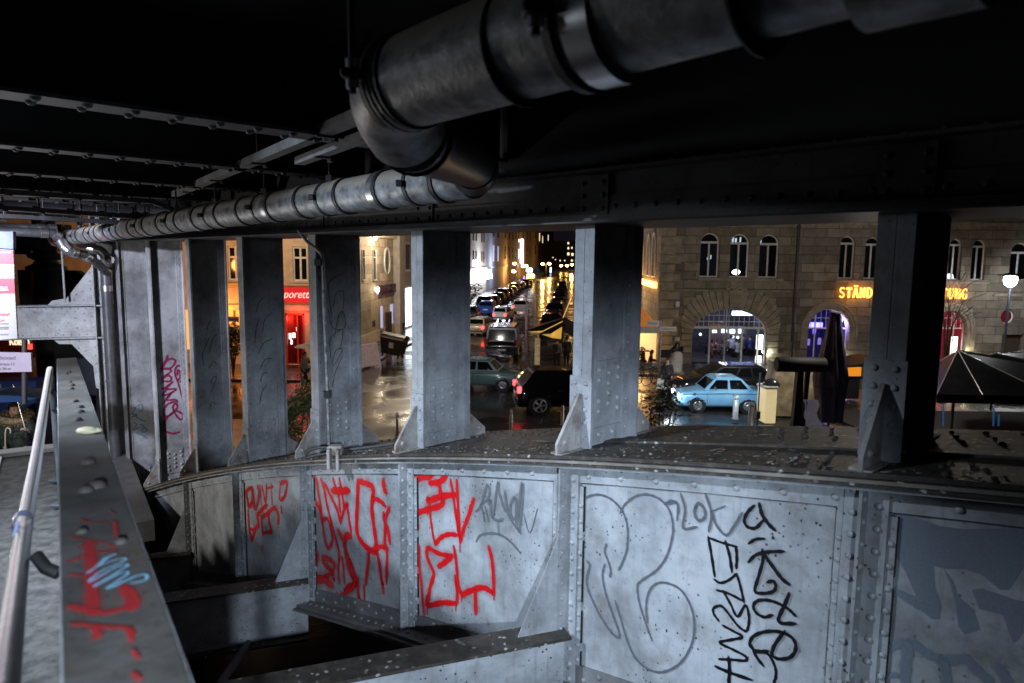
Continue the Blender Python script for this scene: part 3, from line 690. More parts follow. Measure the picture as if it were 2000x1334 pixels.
# --- deck girder over the columns
m = MB()
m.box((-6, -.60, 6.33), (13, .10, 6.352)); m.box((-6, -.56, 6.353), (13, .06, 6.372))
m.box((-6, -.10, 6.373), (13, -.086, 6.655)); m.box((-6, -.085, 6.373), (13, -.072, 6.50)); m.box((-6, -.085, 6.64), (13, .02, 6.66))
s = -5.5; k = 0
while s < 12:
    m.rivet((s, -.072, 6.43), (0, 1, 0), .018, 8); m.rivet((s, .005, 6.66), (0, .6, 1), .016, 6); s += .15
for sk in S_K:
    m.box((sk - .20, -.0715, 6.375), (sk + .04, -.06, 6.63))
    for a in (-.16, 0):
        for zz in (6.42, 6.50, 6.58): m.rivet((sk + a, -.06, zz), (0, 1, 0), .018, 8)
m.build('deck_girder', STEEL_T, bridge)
m = MB(); m.box((-6, -.10, 6.661), (13, -.086, 7.28)); m.build('upper_web', STEEL_K, bridge)  # upper web coloured black to stand in for the shade below the deck
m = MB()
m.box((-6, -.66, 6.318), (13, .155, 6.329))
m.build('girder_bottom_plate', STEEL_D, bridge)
STEEL_SHADED = simple('shaded_beam_steel', (0.018, 0.019, 0.022), .6, 0, .5, 4)  # darker copy for the beams in deeper shade; the first beam stays lighter
# --- deck above with its cross beams and an unseen edge girder added to cut the light straight
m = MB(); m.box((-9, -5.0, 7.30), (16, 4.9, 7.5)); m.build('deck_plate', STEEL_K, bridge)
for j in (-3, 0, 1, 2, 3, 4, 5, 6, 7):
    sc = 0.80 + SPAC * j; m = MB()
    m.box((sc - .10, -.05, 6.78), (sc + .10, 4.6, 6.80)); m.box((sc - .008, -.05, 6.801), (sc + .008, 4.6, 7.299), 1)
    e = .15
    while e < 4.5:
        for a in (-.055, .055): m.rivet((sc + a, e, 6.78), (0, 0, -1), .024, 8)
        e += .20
    m.build('cross_beam', [STEEL_D if j == 0 else STEEL_SHADED, STEEL_K], bridge)
m = MB(); m.box((-9, 4.61, 6.74), (16, 4.80, 7.299)); m.box((-9, -5.0, 6.6), (16, -4.8, 7.299)); m.build('edge_light_baffle', STEEL_D, bridge)
# cable conduit climbing the column with its clips, clamp on the ledge
m = MB()
pth = [bw(*(lambda q: (q[0], .12, q[1]))(bp(583, 462, .12)))]
for (x, y, dz) in ((583, 450, 6.95), (600, 472, 6.85), (622, 490, 6.75), (630, 510, 6.72), (633, 600, 6.68), (638, 720, 6.66), (643, 868, 6.62)): pth.append(D(x, y, dz))
pth = cat(pth[1:], 5)
con = thing('cable_conduit', 'thin grey cable conduit bending down the side of the column with the scribbles', 'conduit', pth[-1])
mm = MB(); mm.tube([p - pth[-1] for p in pth], .016, 8); mm.build('tube', GALV, con)
for (x, y, dz) in ((622, 512, 6.72), (640, 770, 6.64)):
    mm = MB(); p = D(x, y, dz) - pth[-1]; mm.bevbox(tuple(p - .035), tuple(p + .035), .006); mm.build('clip', BLACKPL, con)
cl = D(655, 882, 6.3)
cb = thing('ledge_clamp', 'small rusty clamp with cable loops bolted on the ledge edge beside a column foot', 'clamp', cl)
mm = MB(); mm.bevbox((-.07, -.05, -.03), (.07, .05, .06), .01); mm.bevbox((-.05, -.13, -.14), (-.02, -.05, .05), .006); mm.bevbox((.03, -.12, -.16), (.06, -.05, .05), .006); mm.build('clamp_body', MATS['rust_streaked_paint'], cb)
mm = MB()
for pts in ([(595, 897), (600, 884), (615, 876), (640, 874), (652, 878)], [(600, 894), (625, 888), (655, 884)], [(660, 880), (700, 876), (760, 868), (800, 858)], [(662, 886), (720, 880), (790, 872)]):
    mm.tube(cat([D(x, y, 6.45 - (x - 650) * .0012) - cl for x, y in pts], 4), .014, 6)
mm.build('cable', simple('grimy_cable', (0.05, 0.05, 0.052), .6), cb)

# hood added round the deck spot lamp to cut its light above the columns' middle
LP0 = bw(-4.2, 4.0, 6.25); dl = thing('deck_light_hood', 'unseen hood added under the deck behind the viewer to shade the column tops', 'lamp', LP0)
m = MB(); r_ = .5; n_ = 20; vs = []
for i in range(n_ + 1):
    a = math.atan2(BP0[1] + BU[1] * 1.7 - LP0[1], BP0[0] + BU[0] * 1.7 - LP0[0]) + R(-95 + 190 * i / n_)
    for rr, z in ((r_, -.054), (r_ + .01, -.054), (r_ + .01, .35), (r_, .35)): vs.append((rr * math.cos(a), rr * math.sin(a), z))
fs = []
for i in range(n_):
    for q in range(4): fs.append((i * 4 + q, i * 4 + (q + 1) % 4, i * 4 + 4 + (q + 1) % 4, i * 4 + 4 + q))
m.add(vs, fs); m.lathe([(.001, .36), (r_ + .01, .351), (r_ + .01, .365), (.001, .5)], n=24); m.build('hood', STEEL_K, dl)
m = MB(); m.tube([(0, 0, .45), (0, 0, 1.04)], .02, 8); m.build('stem', STEEL_K, dl)

m = MB(); rd_ = random.Random(21)                  # flakes, grit and twigs lying on the ledge
for i in range(420):
    s_ = rd_.uniform(-3.2, 6.5); e_ = rd_.choice((rd_.uniform(-.7, .24), rd_.uniform(-.1, .24))); r0 = rd_.uniform(.004, .014); z_ = Z(s_) + .002
    if rd_.random() < .15: a_ = rd_.uniform(0, 3.1); l_ = rd_.uniform(.02, .07); m.tube([(s_, e_, z_ + .003), (s_ + l_ * math.cos(a_), e_ + l_ * math.sin(a_), z_ + .004 - .2 * l_ * math.cos(a_))], .0025, 4)
    else: m.ball((s_, e_, z_ + r0 * .3), r0, 5, rd_.randrange(3), (rd_.uniform(.6, 1.5), rd_.uniform(.6, 1.5), rd_.uniform(.3, .7)))
tag(m.build('debris', [simple('grey_flake', (0.20, 0.20, 0.19), .7), simple('brown_grit', (0.06, 0.045, 0.03), .8), simple('rust_flake', (0.075, 0.045, 0.028), .8)], bridge), kind='stuff')
# ================================================================== PIPES UNDER THE DECK
def pipe_thing(name, label, catg, path, r, mat, joints=(), hang=(), n=20):
    base = np.array(path[0], float)
    t = thing(name, label, catg, base)
    P = [np.array(p, float) - base for p in path]
    m = MB(); m.tube(P, r, n); m.build('tube', mat, t)
    return t, base
def ring(par, base, a, d, r, wd, mat, name='joint_band', n=20, lug=False):
    d = np.array(d, float) / np.linalg.norm(d); m = MB(); a = np.array(a) - base
    m.tube([a - d * wd / 2, a + d * wd / 2], r, n)
    if lug:
        q = np.cross(d, [0, 0, 1]); q /= np.linalg.norm(q)
        for sg in (-1, 1): m.bevbox(tuple(a + q * sg * (r + .02) - .02), tuple(a + q * sg * (r + .02) + .02), .004)
    return m.build(name, mat, par)
PR = 0.125
# long drain along the girder, falling away to the left
pl0, pl1 = bw(0.15, 0.74, 6.565), bw(11.6, 0.74, 6.345)
u_ = (pl1 - pl0) / np.linalg.norm(pl1 - pl0)
drain, db = pipe_thing('long_drain_pipe', 'long grey drain pipe hung along the girder above the column tops', 'drain pipe', [pl0, pl1], PR, GALV)
t = 0.25; i = 0
while t < 11.3:
    a = pl0 + u_ * t
    ring(drain, db, a, u_, PR + .010, .030, RUBBER); ring(drain, db, a + u_ * .06, u_, PR + .008, .07, BAND if i % 3 == 1 else GALV, 'joint_sleeve')
    if i % 2 == 0:
        hb = a + u_ * .28
        c = ring(drain, db, hb, u_, PR + .007, .035, RUBBER, 'pipe_clamp', lug=True)
        m = MB(); q = hb - db + np.array([0, 0, PR]); m.tube([q, q + np.array([0, 0, 7.3 - hb[2] - PR])], .009, 6); m.bevbox(tuple(q + np.array([-.025, -.025, -.01])), tuple(q + np.array([.025, .025, .05])), .005); m.build('hanger_rod', BLACKPL, c)
    t += 0.52 if i % 2 else 0.62; i += 1
# near drain with a double elbow
BD = bw(0.10, 0.78, 6.575); 
A0 = bw(-5.0, 2.22, 6.66); A1 = bw(-1.31, 2.22, 6.585); B0 = D(800, 262, 2.32); B1 = D(925, 322, 3.75)
near = thing('elbow_drain_pipe', 'thick near drain pipe with a bent elbow hanging from the deck on a threaded rod', 'drain pipe', A1)
nb = np.array(A1)
m = MB(); m.tube([A0 - nb, A1 - nb], PR, 32); m.build('tube', GALV, near)
def bez(a, b, c, n=10): return [(1 - t) ** 2 * np.array(a) + 2 * t * (1 - t) * np.array(b) + t * t * np.array(c) for t in frange(0, 1, n)]
el = A1 + BU * 0.13 + np.array([0, 0, -.005])
m = MB(); m.tube([p - nb for p in bez(A1 - BU * .02, el, el + (B0 - el) * .9 + 0, 12)], PR + .006, 32); m.build('elbow', GALV, near)
m = MB(); m.tube([B0 - nb, B1 - nb], PR - .004, 28); m.tube([p - nb for p in bez(B1 - (B1 - B0) * .02, B1 + (B1 - B0) * .10, BD, 10)], PR + .004, 28); m.build('connecting_tube', simple('dark_drain_pipe', (0.07, 0.072, 0.076), 0.4, 0.6, 0.3, 8, 0.1), near)
ring(near, nb, A1 + BU * .0, BU, PR + .010, .006, RUBBER); ring(near, nb, A1 - BU * .04, BU, PR + .008, .008, RUBBER)
for q, wd, mt in ((-.47, .004, RUBBER), (-1.30, .16, GALV), (-1.05, .005, RUBBER), (-.73, .07, BAND)):
    ring(near, nb, A1 + BU * q, BU, PR + (.010 if mt is RUBBER else .005), wd, mt, n=32)
ring(near, nb, B0 + (B1 - B0) * .05, B1 - B0, PR + .008, .02, RUBBER)
for q in (0.03, -.66):
    a = A1 + BU * q; side = BN * (PR + .028)
    c = ring(near, nb, a, BU, PR + .008, .022, RUBBER, 'pipe_clamp', n=32)
    m = MB(); p = a + side - nb
    m.bevbox(tuple(p + np.array([-.028, -.028, -.012])), tuple(p + np.array([.028, .028, .012])), .005)
    m.tube([p + np.array([0, 0, -.05]), p + np.array([0, 0, 7.3 - a[2]])], .010, 10); m.build('hanger_rod', RUBBER, c)
    m = MB()
    for dz in (.028, -.026): m.tube([p + np.array([0, 0, dz - .011]), p + np.array([0, 0, dz + .011])], .019, 6)
    m.build('nut', STAINLESS, c)
# downpipes at the portal
def chain(name, label, pts, r, mat, bands, n=14):
    P = cat([D(*p) for p in pts], 6); base = P[-1]
    t = thing(name, label, 'drain pipe', base)
    m = MB(); m.tube([p - base for p in P], r, n); m.build('tube', mat, t)
    for f in bands:
        i = min(len(P) - 2, int(f * (len(P) - 1))); ring(t, base, P[i], P[i + 1] - P[i], r + .010, .10, BAND, 'joint_band', 14)
    return t
dp = chain('downpipe', 'vertical grey downpipe with bright bands in front of the portal post', [(206, 515, 12.35), (207, 540, 12.35), (218, 740, 12.37), (231, 975, 12.4)], .09, PIPE_PL, (.12, .42))
chain('branch_pipe', 'upper bent grey pipe joining the downpipe from the long drain', [(196, 466, 12.3), (160, 463, 12.2), (150, 470, 12.2), (175, 484, 12.2), (196, 490, 12.25), (206, 503, 12.3), (207, 520, 12.35)], .080, PIPE_PL, (.55, .9))
chain('branch_pipe', 'lower bent grey pipe with shiny bands running in from the far left', [(-30, 449, 10.6), (60, 454, 10.9), (102, 456, 11.1), (116, 466, 11.2), (126, 482, 11.2), (140, 492, 11.25), (166, 499, 11.5), (188, 513, 11.8), (208, 531, 12.25)], .072, PIPE_PL, (.2, .3, .46, .56, .66, .78))
chain('branch_pipe', 'thin straight pipe along the far left edge just under the deck', [(-30, 440, 10.8), (60, 443, 11.2), (110, 444, 11.5)], .045, PIPE_PL, (.45, .7, .95))
m = MB(); p = D(207, 522, 11.6); 
for y in (744,): ring(dp, np.array(dp.location), D(218, y, 12.37), (0, 0, 1), .10, .03, STEEL_D, 'wall_clip')
# ================================================================== RAILS AND CABLE TRAYS UNDER THE DECK
def rail(label, a, b, wd=.085, hh=.06, catg='rail', name='support_rail', mat=None, clips=0):
    a = np.array(a); b = np.array(b); d = (b - a) / np.linalg.norm(b - a); q = np.cross(d, [0, 0, 1.0]); q /= np.linalg.norm(q); zz = np.array([0, 0, 1.0]); L = np.linalg.norm(b - a)
    t = thing(name, label, catg, a)
    m = MB()
    def bx(t0, t1, c0, c1, z0, z1): m.hexa([d * t0 + q * c0 + zz * z0, d * t1 + q * c0 + zz * z0, d * t1 + q * c1 + zz * z0, d * t0 + q * c1 + zz * z0, d * t0 + q * c0 + zz * z1, d * t1 + q * c0 + zz * z1, d * t1 + q * c1 + zz * z1, d * t0 + q * c1 + zz * z1])
    bx(0, L, -wd / 2, wd / 2, 0, .006); bx(0, L, -wd / 2, -wd / 2 + .006, .0062, hh); bx(0, L, wd / 2 - .006, wd / 2, .0062, hh)
    m.build('channel', mat or STEEL_T, t)
    for i in range(clips):
        m = MB(); f = L * (i + .6) / (clips + .2)
        bx(f - .02, f + .02, -wd / 2 - .012, wd / 2 + .012, -.012, -.001); bx(f - .03, f + .03, -wd / 2 - .03, -wd / 2 - .008, -.03, hh + .03)
        m.tube([d * f + zz * hh, d * f + zz * (7.3 - a[2] - (b[2] - a[2]) * f / L)], .008, 6)
        m.build('clip', BLACKPL, t)
    return t
RA = G(340, 385, 6.78); RB = G(760, 214, 6.78)
rail('upper steel rail slanting over the long drain pipe toward the pipe elbow', RA, RB, .075, .06, clips=4)
rail('lower steel rail slanting just below the upper one over the drain pipe', G(585, 322, 6.74), G(800, 243, 6.74), .07, .05, clips=2)
for i, (x0, y0, x1, y1, dz0, dz1, lab) in enumerate(((-40, 424, 330, 443, 8.3, 9.6, 'lowest dark cable tray at the far left under the deck'), (-40, 408, 300, 430, 7.6, 9.0, 'middle dark cable tray at the far left under the deck'), (-40, 378, 290, 398, 6.6, 8.2, 'upper dark cable tray at the far left under the deck'))):
    rail(lab, D(x0, y0, dz0), D(x1, y1, dz1), .22, .05, 'cable tray', 'cable_tray', STEEL_D, 5)
for i, (x0, y0, x1, y1) in enumerate(((300, 400, 410, 438), (262, 420, 345, 450), (200, 430, 268, 456))):
    rail(('longest', 'middle', 'shortest')[i] + ' of three dark raking struts that meet the long drain pipe', D(x0, y0, 8.2 + i), D(x1, y1, 8.6 + i * 1.1), .10, .05, 'strut', 'raking_strut', STEEL_D)
# ================================================================== WALKWAY: SLAB, PARAPET GIRDER, HANDRAIL
CONC = simple('wet_walkway_concrete', (0.15, 0.155, 0.165), 0.32, 0, 0.4, 4, 0.08)
GRIT = simple('gritty_gutter_concrete', (0.08, 0.075, 0.07), 0.75, 0, 0.7, 14, 0.6)
FL, FR_ = G(-60, 940, 4.45), G(122, 910, 4.45)
NL_, NR_ = np.array([-.5733, .8323, 5.55]), np.array([-.4127, .8352, 5.55])
FLp, FRp = np.array([-3.97, 5.97, 5.19]), np.array([-3.81, 5.985, 5.19])
pd = (FLp - NL_); pd2 = pd[:2] / np.linalg.norm(pd[:2])
lat = np.array([pd2[1], -pd2[0]])                # to the right of the walkway direction
def wk(t, c, z): q = NL_[:2] + pd2 * t + lat * c; return (q[0], q[1], z)
m = MB(); T1 = 5.9
m.hexa([wk(-.45, -3.2, 4.2), wk(T1, -3.2, 4.2), wk(T1, -.42, 4.2), wk(-.45, -.42, 4.2), wk(-.45, -3.2, 4.45), wk(T1, -3.2, 4.45), wk(T1, -.42, 4.45), wk(-.45, -.42, 4.45)])
sl = m.build('walkway_slab', CONC); tag(sl, kind='structure')
m = MB()
m.hexa([wk(-.45, -.419, 4.2), wk(T1, -.419, 4.2), wk(T1, .10, 4.2), wk(-.45, .10, 4.2), wk(-.45, -.419, 4.43), wk(T1, -.419, 4.43), wk(T1, .10, 4.43), wk(-.45, .10, 4.43)])
tag(m.build('walkway_gutter', GRIT), kind='structure')
m = MB(); m.hexa([wk(T1 + .003, -3.2, 4.1), wk(T1 + .16, -3.2, 4.1), wk(T1 + .16, .1, 4.1), wk(T1 + .003, .1, 4.1), wk(T1 + .003, -3.2, 4.462), wk(T1 + .16, -3.2, 4.462), wk(T1 + .16, .1, 4.462), wk(T1 + .003, .1, 4.462)])
tag(m.build('walkway_edge_kerb', simple('pale_kerb_stone', (0.45, 0.44, 0.42), 0.5, 0, 0.2, 6, 0.2)), kind='structure')
# stairs going down from the slab to a landing
m = MB()
for i in range(12):
    z = 4.45 - .17 * (i + 1); t0 = T1 + .165 + .29 * i
    m.hexa([wk(t0, -3.2, z - .3), wk(t0 + .289, -3.2, z - .3), wk(t0 + .289, .1, z - .3), wk(t0, .1, z - .3), wk(t0, -3.2, z), wk(t0 + .289, -3.2, z), wk(t0 + .289, .1, z), wk(t0, .1, z)])
tag(m.build('stairs', simple('dark_stair_stone', (0.12, 0.12, 0.12), 0.5, 0, 0.3, 6, 0.2)), kind='structure')
m = MB(); m.hexa([wk(9.55, -6, 2.1), wk(16.5, -6, 2.1), wk(16.5, 1.0, 2.1), wk(9.55, 1.0, 2.1), wk(9.55, -6, 2.4), wk(16.5, -6, 2.4), wk(16.5, 1.0, 2.4), wk(9.55, 1.0, 2.4)])
tag(m.build('landing_floor', MATS['dark_stair_stone']), kind='structure')
# parapet girder: falls slightly towards the far end
par = thing('parapet_girder', 'foreground grey steel parapet girder with worn top flange, rivets and red paint', 'parapet', (NL_[0], NL_[1], 4.2))
pb = np.array([NL_[0], NL_[1], 4.2]); LP = np.linalg.norm(pd[:2]); zs = pd[2] / LP; lp3 = np.array([*lat, 0])
def pp(t, c, dz): q = NL_[:2] + pd2 * t + lat * c; return np.array([q[0], q[1], 5.55 + zs * t + dz]) - pb
def pbox(mm, t0, t1, c0, c1, z0, z1, mi=0): mm.hexa([pp(t0, c0, z0), pp(t1, c0, z0), pp(t1, c1, z0), pp(t0, c1, z0), pp(t0, c0, z1), pp(t1, c0, z1), pp(t1, c1, z1), pp(t0, c1, z1)], mi)
m = MB(); pbox(m, -.14, LP, 0, .136, -.016, 0); m.build('top_flange', STEEL_TOP, par)
m = MB(); pbox(m, -.14, LP, -.0035, -.0005, -.017, -.001); pbox(m, -.14, LP, .1365, .139, -.016, -.002); m.build('flange_edge', paint_steel('worn_bright_edge', (0.46, 0.47, 0.5), 0.3, 0.15, 0.3), par)
m = MB(); pbox(m, -.14, LP - .02, .070, .084, -1.15, -.017); pbox(m, -.14, LP - .02, .0845, .128, -.030, -.0165); pbox(m, -.14, LP - .02, .0845, .098, -.12, -.0305)
t = -.3
while t < LP - .1:
    pbox(m, t - .01, t + .01, .0845, .125, -1.1, -.125); m.rivet(pp(t + .2, .098, -.07), (lat[0], lat[1], 0), .017, 8); m.rivet(pp(t + .4, .098, -.07), (lat[0], lat[1], 0), .017, 8); t += .62
m.build('web', STEEL_D, par)
m = MB()
for (x, y, r) in ((135, 727, .015), (131, 731, .012), (137, 746, .012), (140, 753, .018), (139, 760, .016), (146, 785, .018), (157, 796, .017), (157, 806, .019), (152, 822, .02), (171, 905, .022), (189, 952, .024), (168, 960, .02), (160, 1040, .012), (236, 1060, .013)):
    d = ray(x, y); zt = 5.4
    for _ in range(4):
        p = CAM + d * ((zt - EYE) / d[2]); zt = 5.55 + zs * np.dot(p[:2] - NL_[:2], pd2)
    m.rivet(p - pb, (0, 0, 1), r, 10)
m.build('rivet_row', simple('shadow_dark_rivet', (0.035, 0.03, 0.027), .8), par)['label'] = 'worn rivet heads on the flange'  # rivet heads coloured dark to stand in for their shadow
PX = lambda pts: [topxy(x, y) for x, y in pts]
def topxy(px, py):
    d = ray(px, py); zt = 5.4
    for _ in range(5):
        p = CAM + d * ((zt - EYE) / d[2]); zt = 5.55 + zs * np.dot(p[:2] - NL_[:2], pd2)
    v = p[:2] - NL_[:2]; return (np.dot(v, pd2), np.dot(v, lat))
def topax(a, b, e): return pp(a, b, e)
def tstroke(mm, pts, wpx, cnt=[0]):
    cnt[0] += 1; P = PX(pts); mx = np.mean([p[0] for p in pts]); my = np.mean([p[1] for p in pts])
    wm = wpx * np.linalg.norm(np.array(topxy(mx - 5, my)) - np.array(topxy(mx + 5, my))) / 10
    mm.ribbon(P, wm, .0012 + .0002 * (cnt[0] % 30), topax, 0, .5, 5)
CT = lambda p: crop(p, 0, 900, 3.0733)
m = MB()
for pts, wd in (([(415, 460), (500, 475), (600, 490), (700, 520)], 5), ([(530, 490), (545, 600), (550, 760), (560, 930)], 20), ([(410, 610), (470, 590), (540, 560), (700, 545)], 11), ([(410, 690), (520, 695), (640, 690)], 8), ([(420, 880), (520, 905), (640, 920), (790, 880)], 19), ([(740, 760), (790, 830), (800, 900)], 24),
                ([(430, 990), (560, 1000), (640, 1010), (760, 1015), (800, 1060)], 12), ([(560, 1010), (590, 1060), (560, 1085)], 14), ([(770, 1020), (790, 1100)], 15), ([(800, 1150), (830, 1200)], 12), ([(800, 1290), (840, 1330)], 16), ([(480, 360), (560, 380), (700, 375)], 3.5), ([(690, 380), (700, 470)], 10), ([(660, 310), (690, 330)], 4)):
    tstroke(m, CT(pts), wd)
m.build('graffiti', spray('faded_red_paint', (0.45, 0.025, 0.03), 0.8), par)['label'] = 'faded red brush strokes'
m = MB()
tstroke(m, CT([(520, 690), (600, 640), (720, 600), (750, 610), (600, 680), (540, 740), (700, 650), (770, 640), (640, 720), (560, 770), (720, 690), (770, 690), (640, 780), (740, 740), (830, 700), (880, 700), (870, 730), (780, 750)]), 5)
tstroke(m, CT([(590, 640), (650, 590), (700, 570), (620, 600)]), 7)
m.build('graffiti', SPRAY_PALE, par)['label'] = 'light blue looping scribble'
gum = thing('chewing_gum', 'flattened pale yellow lump stuck on the parapet top flange', 'litter', (0, 0, 0))
pg = pp(*topxy(171, 847), 0.002) + pb; gum.location = Vector(pg)
m = MB(); m.ball((0, 0, .010), .042, 12, 0, (1.0, .62, .33)); m.ball((.030, .006, .010), .022, 10, 0, (1, .7, .4)); m.build('lump', simple('pale_yellow_gum', (0.62, 0.55, 0.36), 0.6, 0, 0.15, 20, 0.3), gum)
m = MB(); pbox(m, LP - .015, LP, .0, .136, -1.15, -.0165); m.build('end_plate', STEEL_T, par)
# handrail
HR = [G(-35, 1334 + 300, 5.58), G(5, 1334, 5.45), D(44, 1050, 1.95), D(70, 900, 2.95), D(90, 770, 4.6), D(97, 724, 5.55), D(97.5, 728, 5.72), D(97, 760, 5.78)]
hb = np.array(HR[-1])
hr = thing('handrail', 'round stainless steel handrail running along the left of the parapet', 'handrail', hb)
m = MB(); m.tube([p - hb for p in cat(HR, 8)], .0235, 24); m.build('tube', STAINLESS, hr)
for (x, y, dz, yb) in ((103, 765, 4.9, 905), (108, 800, 4.4, 905)):
    m = MB(); a = D(x, y, dz); b = np.array([a[0], a[1], 4.45]); m.tube([a - hb, b - hb], .02, 10); m.bevbox(tuple(b - hb + np.array([-.05, -.05, 0])), tuple(b - hb + np.array([.05, .05, .02])), .005); m.build('post', STEEL_D, hr)
m = MB(); a = D(60, 1000, 2.15); a2 = D(100, 1110, 1.75); m.tube([D(70, 1085, 1.72) - hb, D(90, 1110, 1.7) - hb, D(115, 1120, 1.7) - hb], .016, 10); m.build('bracket', BLACKPL, hr)
tie = thing('tape_strip', 'torn strip of clear tape wrapped round the handrail', 'tape', D(42, 1020, 1.99))
m = MB(); q = D(44, 1018, 2.07); e_ = D(48, 1000, 2.15); base = D(42, 1020, 1.99); d_ = (e_ - q) / np.linalg.norm(e_ - q)
m.tube([q - d_ * .03 - base, q + d_ * .03 - base], .027, 16, caps=False); m.tube([D(34, 1020, 1.98) - base, D(28, 1045, 1.95) - base, D(30, 1058, 1.95) - base], .006, 6); m.build('wrap', simple('clear_tape', (0.35, 0.4, 0.62), 0.2, 0, 0.3, 30), tie)
# ================================================================== PORTAL AT THE FAR END OF THE RIB
PO = np.array([*D(190, 640, 12.6)[:2], 0.0])
pang = math.atan2(-.342, -.94)
portal = thing('bridge_portal', 'pale riveted steel portal post with a heavy cross beam and corner gussets', 'portal frame', PO, pang)
# local x: along the beam to the left/front, local y: square to it (away), z up
m = MB(); zt0, zb0 = 5.165, 4.60; Lb = 2.4
m.box((-.06, -.006, zb0), (Lb, .006, zt0)); m.box((-.06, -.13, zt0 + .001), (Lb, .13, zt0 + .02)); m.box((-.06, -.13, zb0 - .02), (Lb, .13, zb0 - .001))
yf = .0065                                       # the face towards us is +y in this frame
for z0, z1 in ((zt0 - .13, zt0 - .001), (zb0 + .001, zb0 + .10)): m.box((-.06, yf, z0), (Lb, yf + .012, z1))
m.box((0.0, yf, zb0 + .105), (.55, yf + .010, zt0 - .135))
x = .04
while x < Lb:
    m.rivet((x, yf + .012, zt0 - .045), (0, 1, 0), .018, 8); m.rivet((x, yf + .012, zb0 + .045), (0, 1, 0), .018, 8)
    if int(x * 100) % 2: m.rivet((x + .05, yf + .012, zt0 - .10), (0, 1, 0), .016, 8)
    x += .125
for (a, b) in ((.06, .08), (.19, .2), (.32, .06), (.08, .27), (.2, .33), (.34, .25), (.45, .16)): m.rivet((a, yf + .010, zb0 + .1 + b), (0, 1, 0), .018, 8)
m.build('cross_beam', STEEL, portal)
m = MB(); m.prism([(0, zt0 + .021), (.75, zt0 + .021), (.68, zt0 + .10), (.45, zt0 + .14), (.10, zt0 + .62), (0, zt0 + .75)], 1, -.006, .006)
for (a, b) in ((.07, .6), (.07, .45), (.07, .3), (.07, .15), (.2, .1), (.34, .1), (.48, .08), (.2, .26), (.3, .2)): m.rivet((a, .006, zt0 + b), (0, 1, 0), .018, 8)
m.build('gusset', STEEL, portal)
m = MB(); m.prism([(0, zb0 - .021), (.72, zb0 - .021), (.62, zb0 - .12), (.42, zb0 - .13), (.10, zb0 - .55), (.08, zb0 - .95), (0, zb0 - 1.0)], 1, -.006, .006)
for (a, b) in ((.05, .8), (.05, .65), (.06, .5), (.06, .35), (.06, .2), (.16, .1), (.3, .08), (.45, .07), (.2, .25), (.32, .2)): m.rivet((a, .006, zb0 - b), (0, 1, 0), .018, 8)
m.build('gusset', STEEL, portal)
m = MB(); m.box((-.02, -.15, 0.5), (-.001, .17, 7.2)); m.box((-.42, -.006, .5), (-.021, .006, 7.2)); m.box((-.45, -.15, .5), (-.421, .17, 7.2)); m.box((-.12, yf, .5), (-.0215, .018, 7.2)); m.box((-.29, yf, .5), (-.205, .016, 7.2))
z = .7
while z < 7.1:
    m.rivet((-.07, .018, z), (0, 1, 0), .017, 8); m.rivet((-.25, .016, z + .04), (0, 1, 0), .017, 8); z += .17
for z in (zt0 + .01, zb0 - .01, ): m.box((-.42, .019, z - .012), (-.021, .15, z + .012))
m.build('post', STEEL, portal)
# dark far bridge pier behind the portal
pier = thing('bridge_pier', 'dark cast iron bridge pier with a stepped capital behind the portal beam', 'pier', (D(97, 600, 16)[0], 16, 0))
cz = lambda y: EYE - (y - 498) * 16 / F_PX
m = MB(); m.lathe([(.34, 0.2), (.34, cz(590)), (.30, cz(533)), (.42, cz(531)), (.42, cz(524)), (.28, cz(518)), (.22, cz(512)), (.36, cz(506)), (.38, cz(500)), (.24, cz(497)), (.24, 7.2)], n=20); m.build('column_shaft', STEEL_K, pier)
blu = simple('blue_black_paint', (0.022, 0.026, 0.036), 0.6, 0, 0.4, 3)
m = MB(); x0 = D(18, 600, 16)[0] - D(97, 600, 16)[0]; x1 = D(163, 600, 16)[0] - D(97, 600, 16)[0]
m.prism([(x0, cz(640)), (x1 - .3, cz(640)), (x1 - .02, cz(590)), (x1, cz(565)), (x1 - .1, cz(545)), (x1 - .35, cz(531)), (x0, cz(531))], 1, .35, .55)
for i in range(9): m.rivet((x1 - .25, .35, cz(545) - .11 * i), (0, -1, 0), .02, 6)
m.build('plate_girder', blu, pier)
m = MB(); x0b = D(107, 700, 14)[0] - D(97, 600, 16)[0]; x1b = D(186, 700, 14)[0] - D(97, 600, 16)[0]
m.box((x0b, -2.0, 1.0), (x1b, -1.9, EYE - (652 - 498) * 14 / F_PX)); m.build('lower_plate', blu, pier)
m = MB(); m.box((D(20, 500, 16.5)[0] - D(97, 600, 16)[0] - 6, .5, cz(492)), (x0 + 1.0, .9, cz(440))); m.box((x0 - 5, .5, cz(500)), (D(48, 500, 16.3)[0] - D(97, 600, 16)[0], .9, cz(491))); m.build('top_beam', STEEL_K, pier)
tr = thing('tie_rod', 'thin pale vertical rod standing on the portal beam', 'rod', D(127, 587, 12.3)); m = MB(); m.tube([(0, 0, 0), (0, 0, .95)], .018, 8); m.build('rod', STEEL, tr)
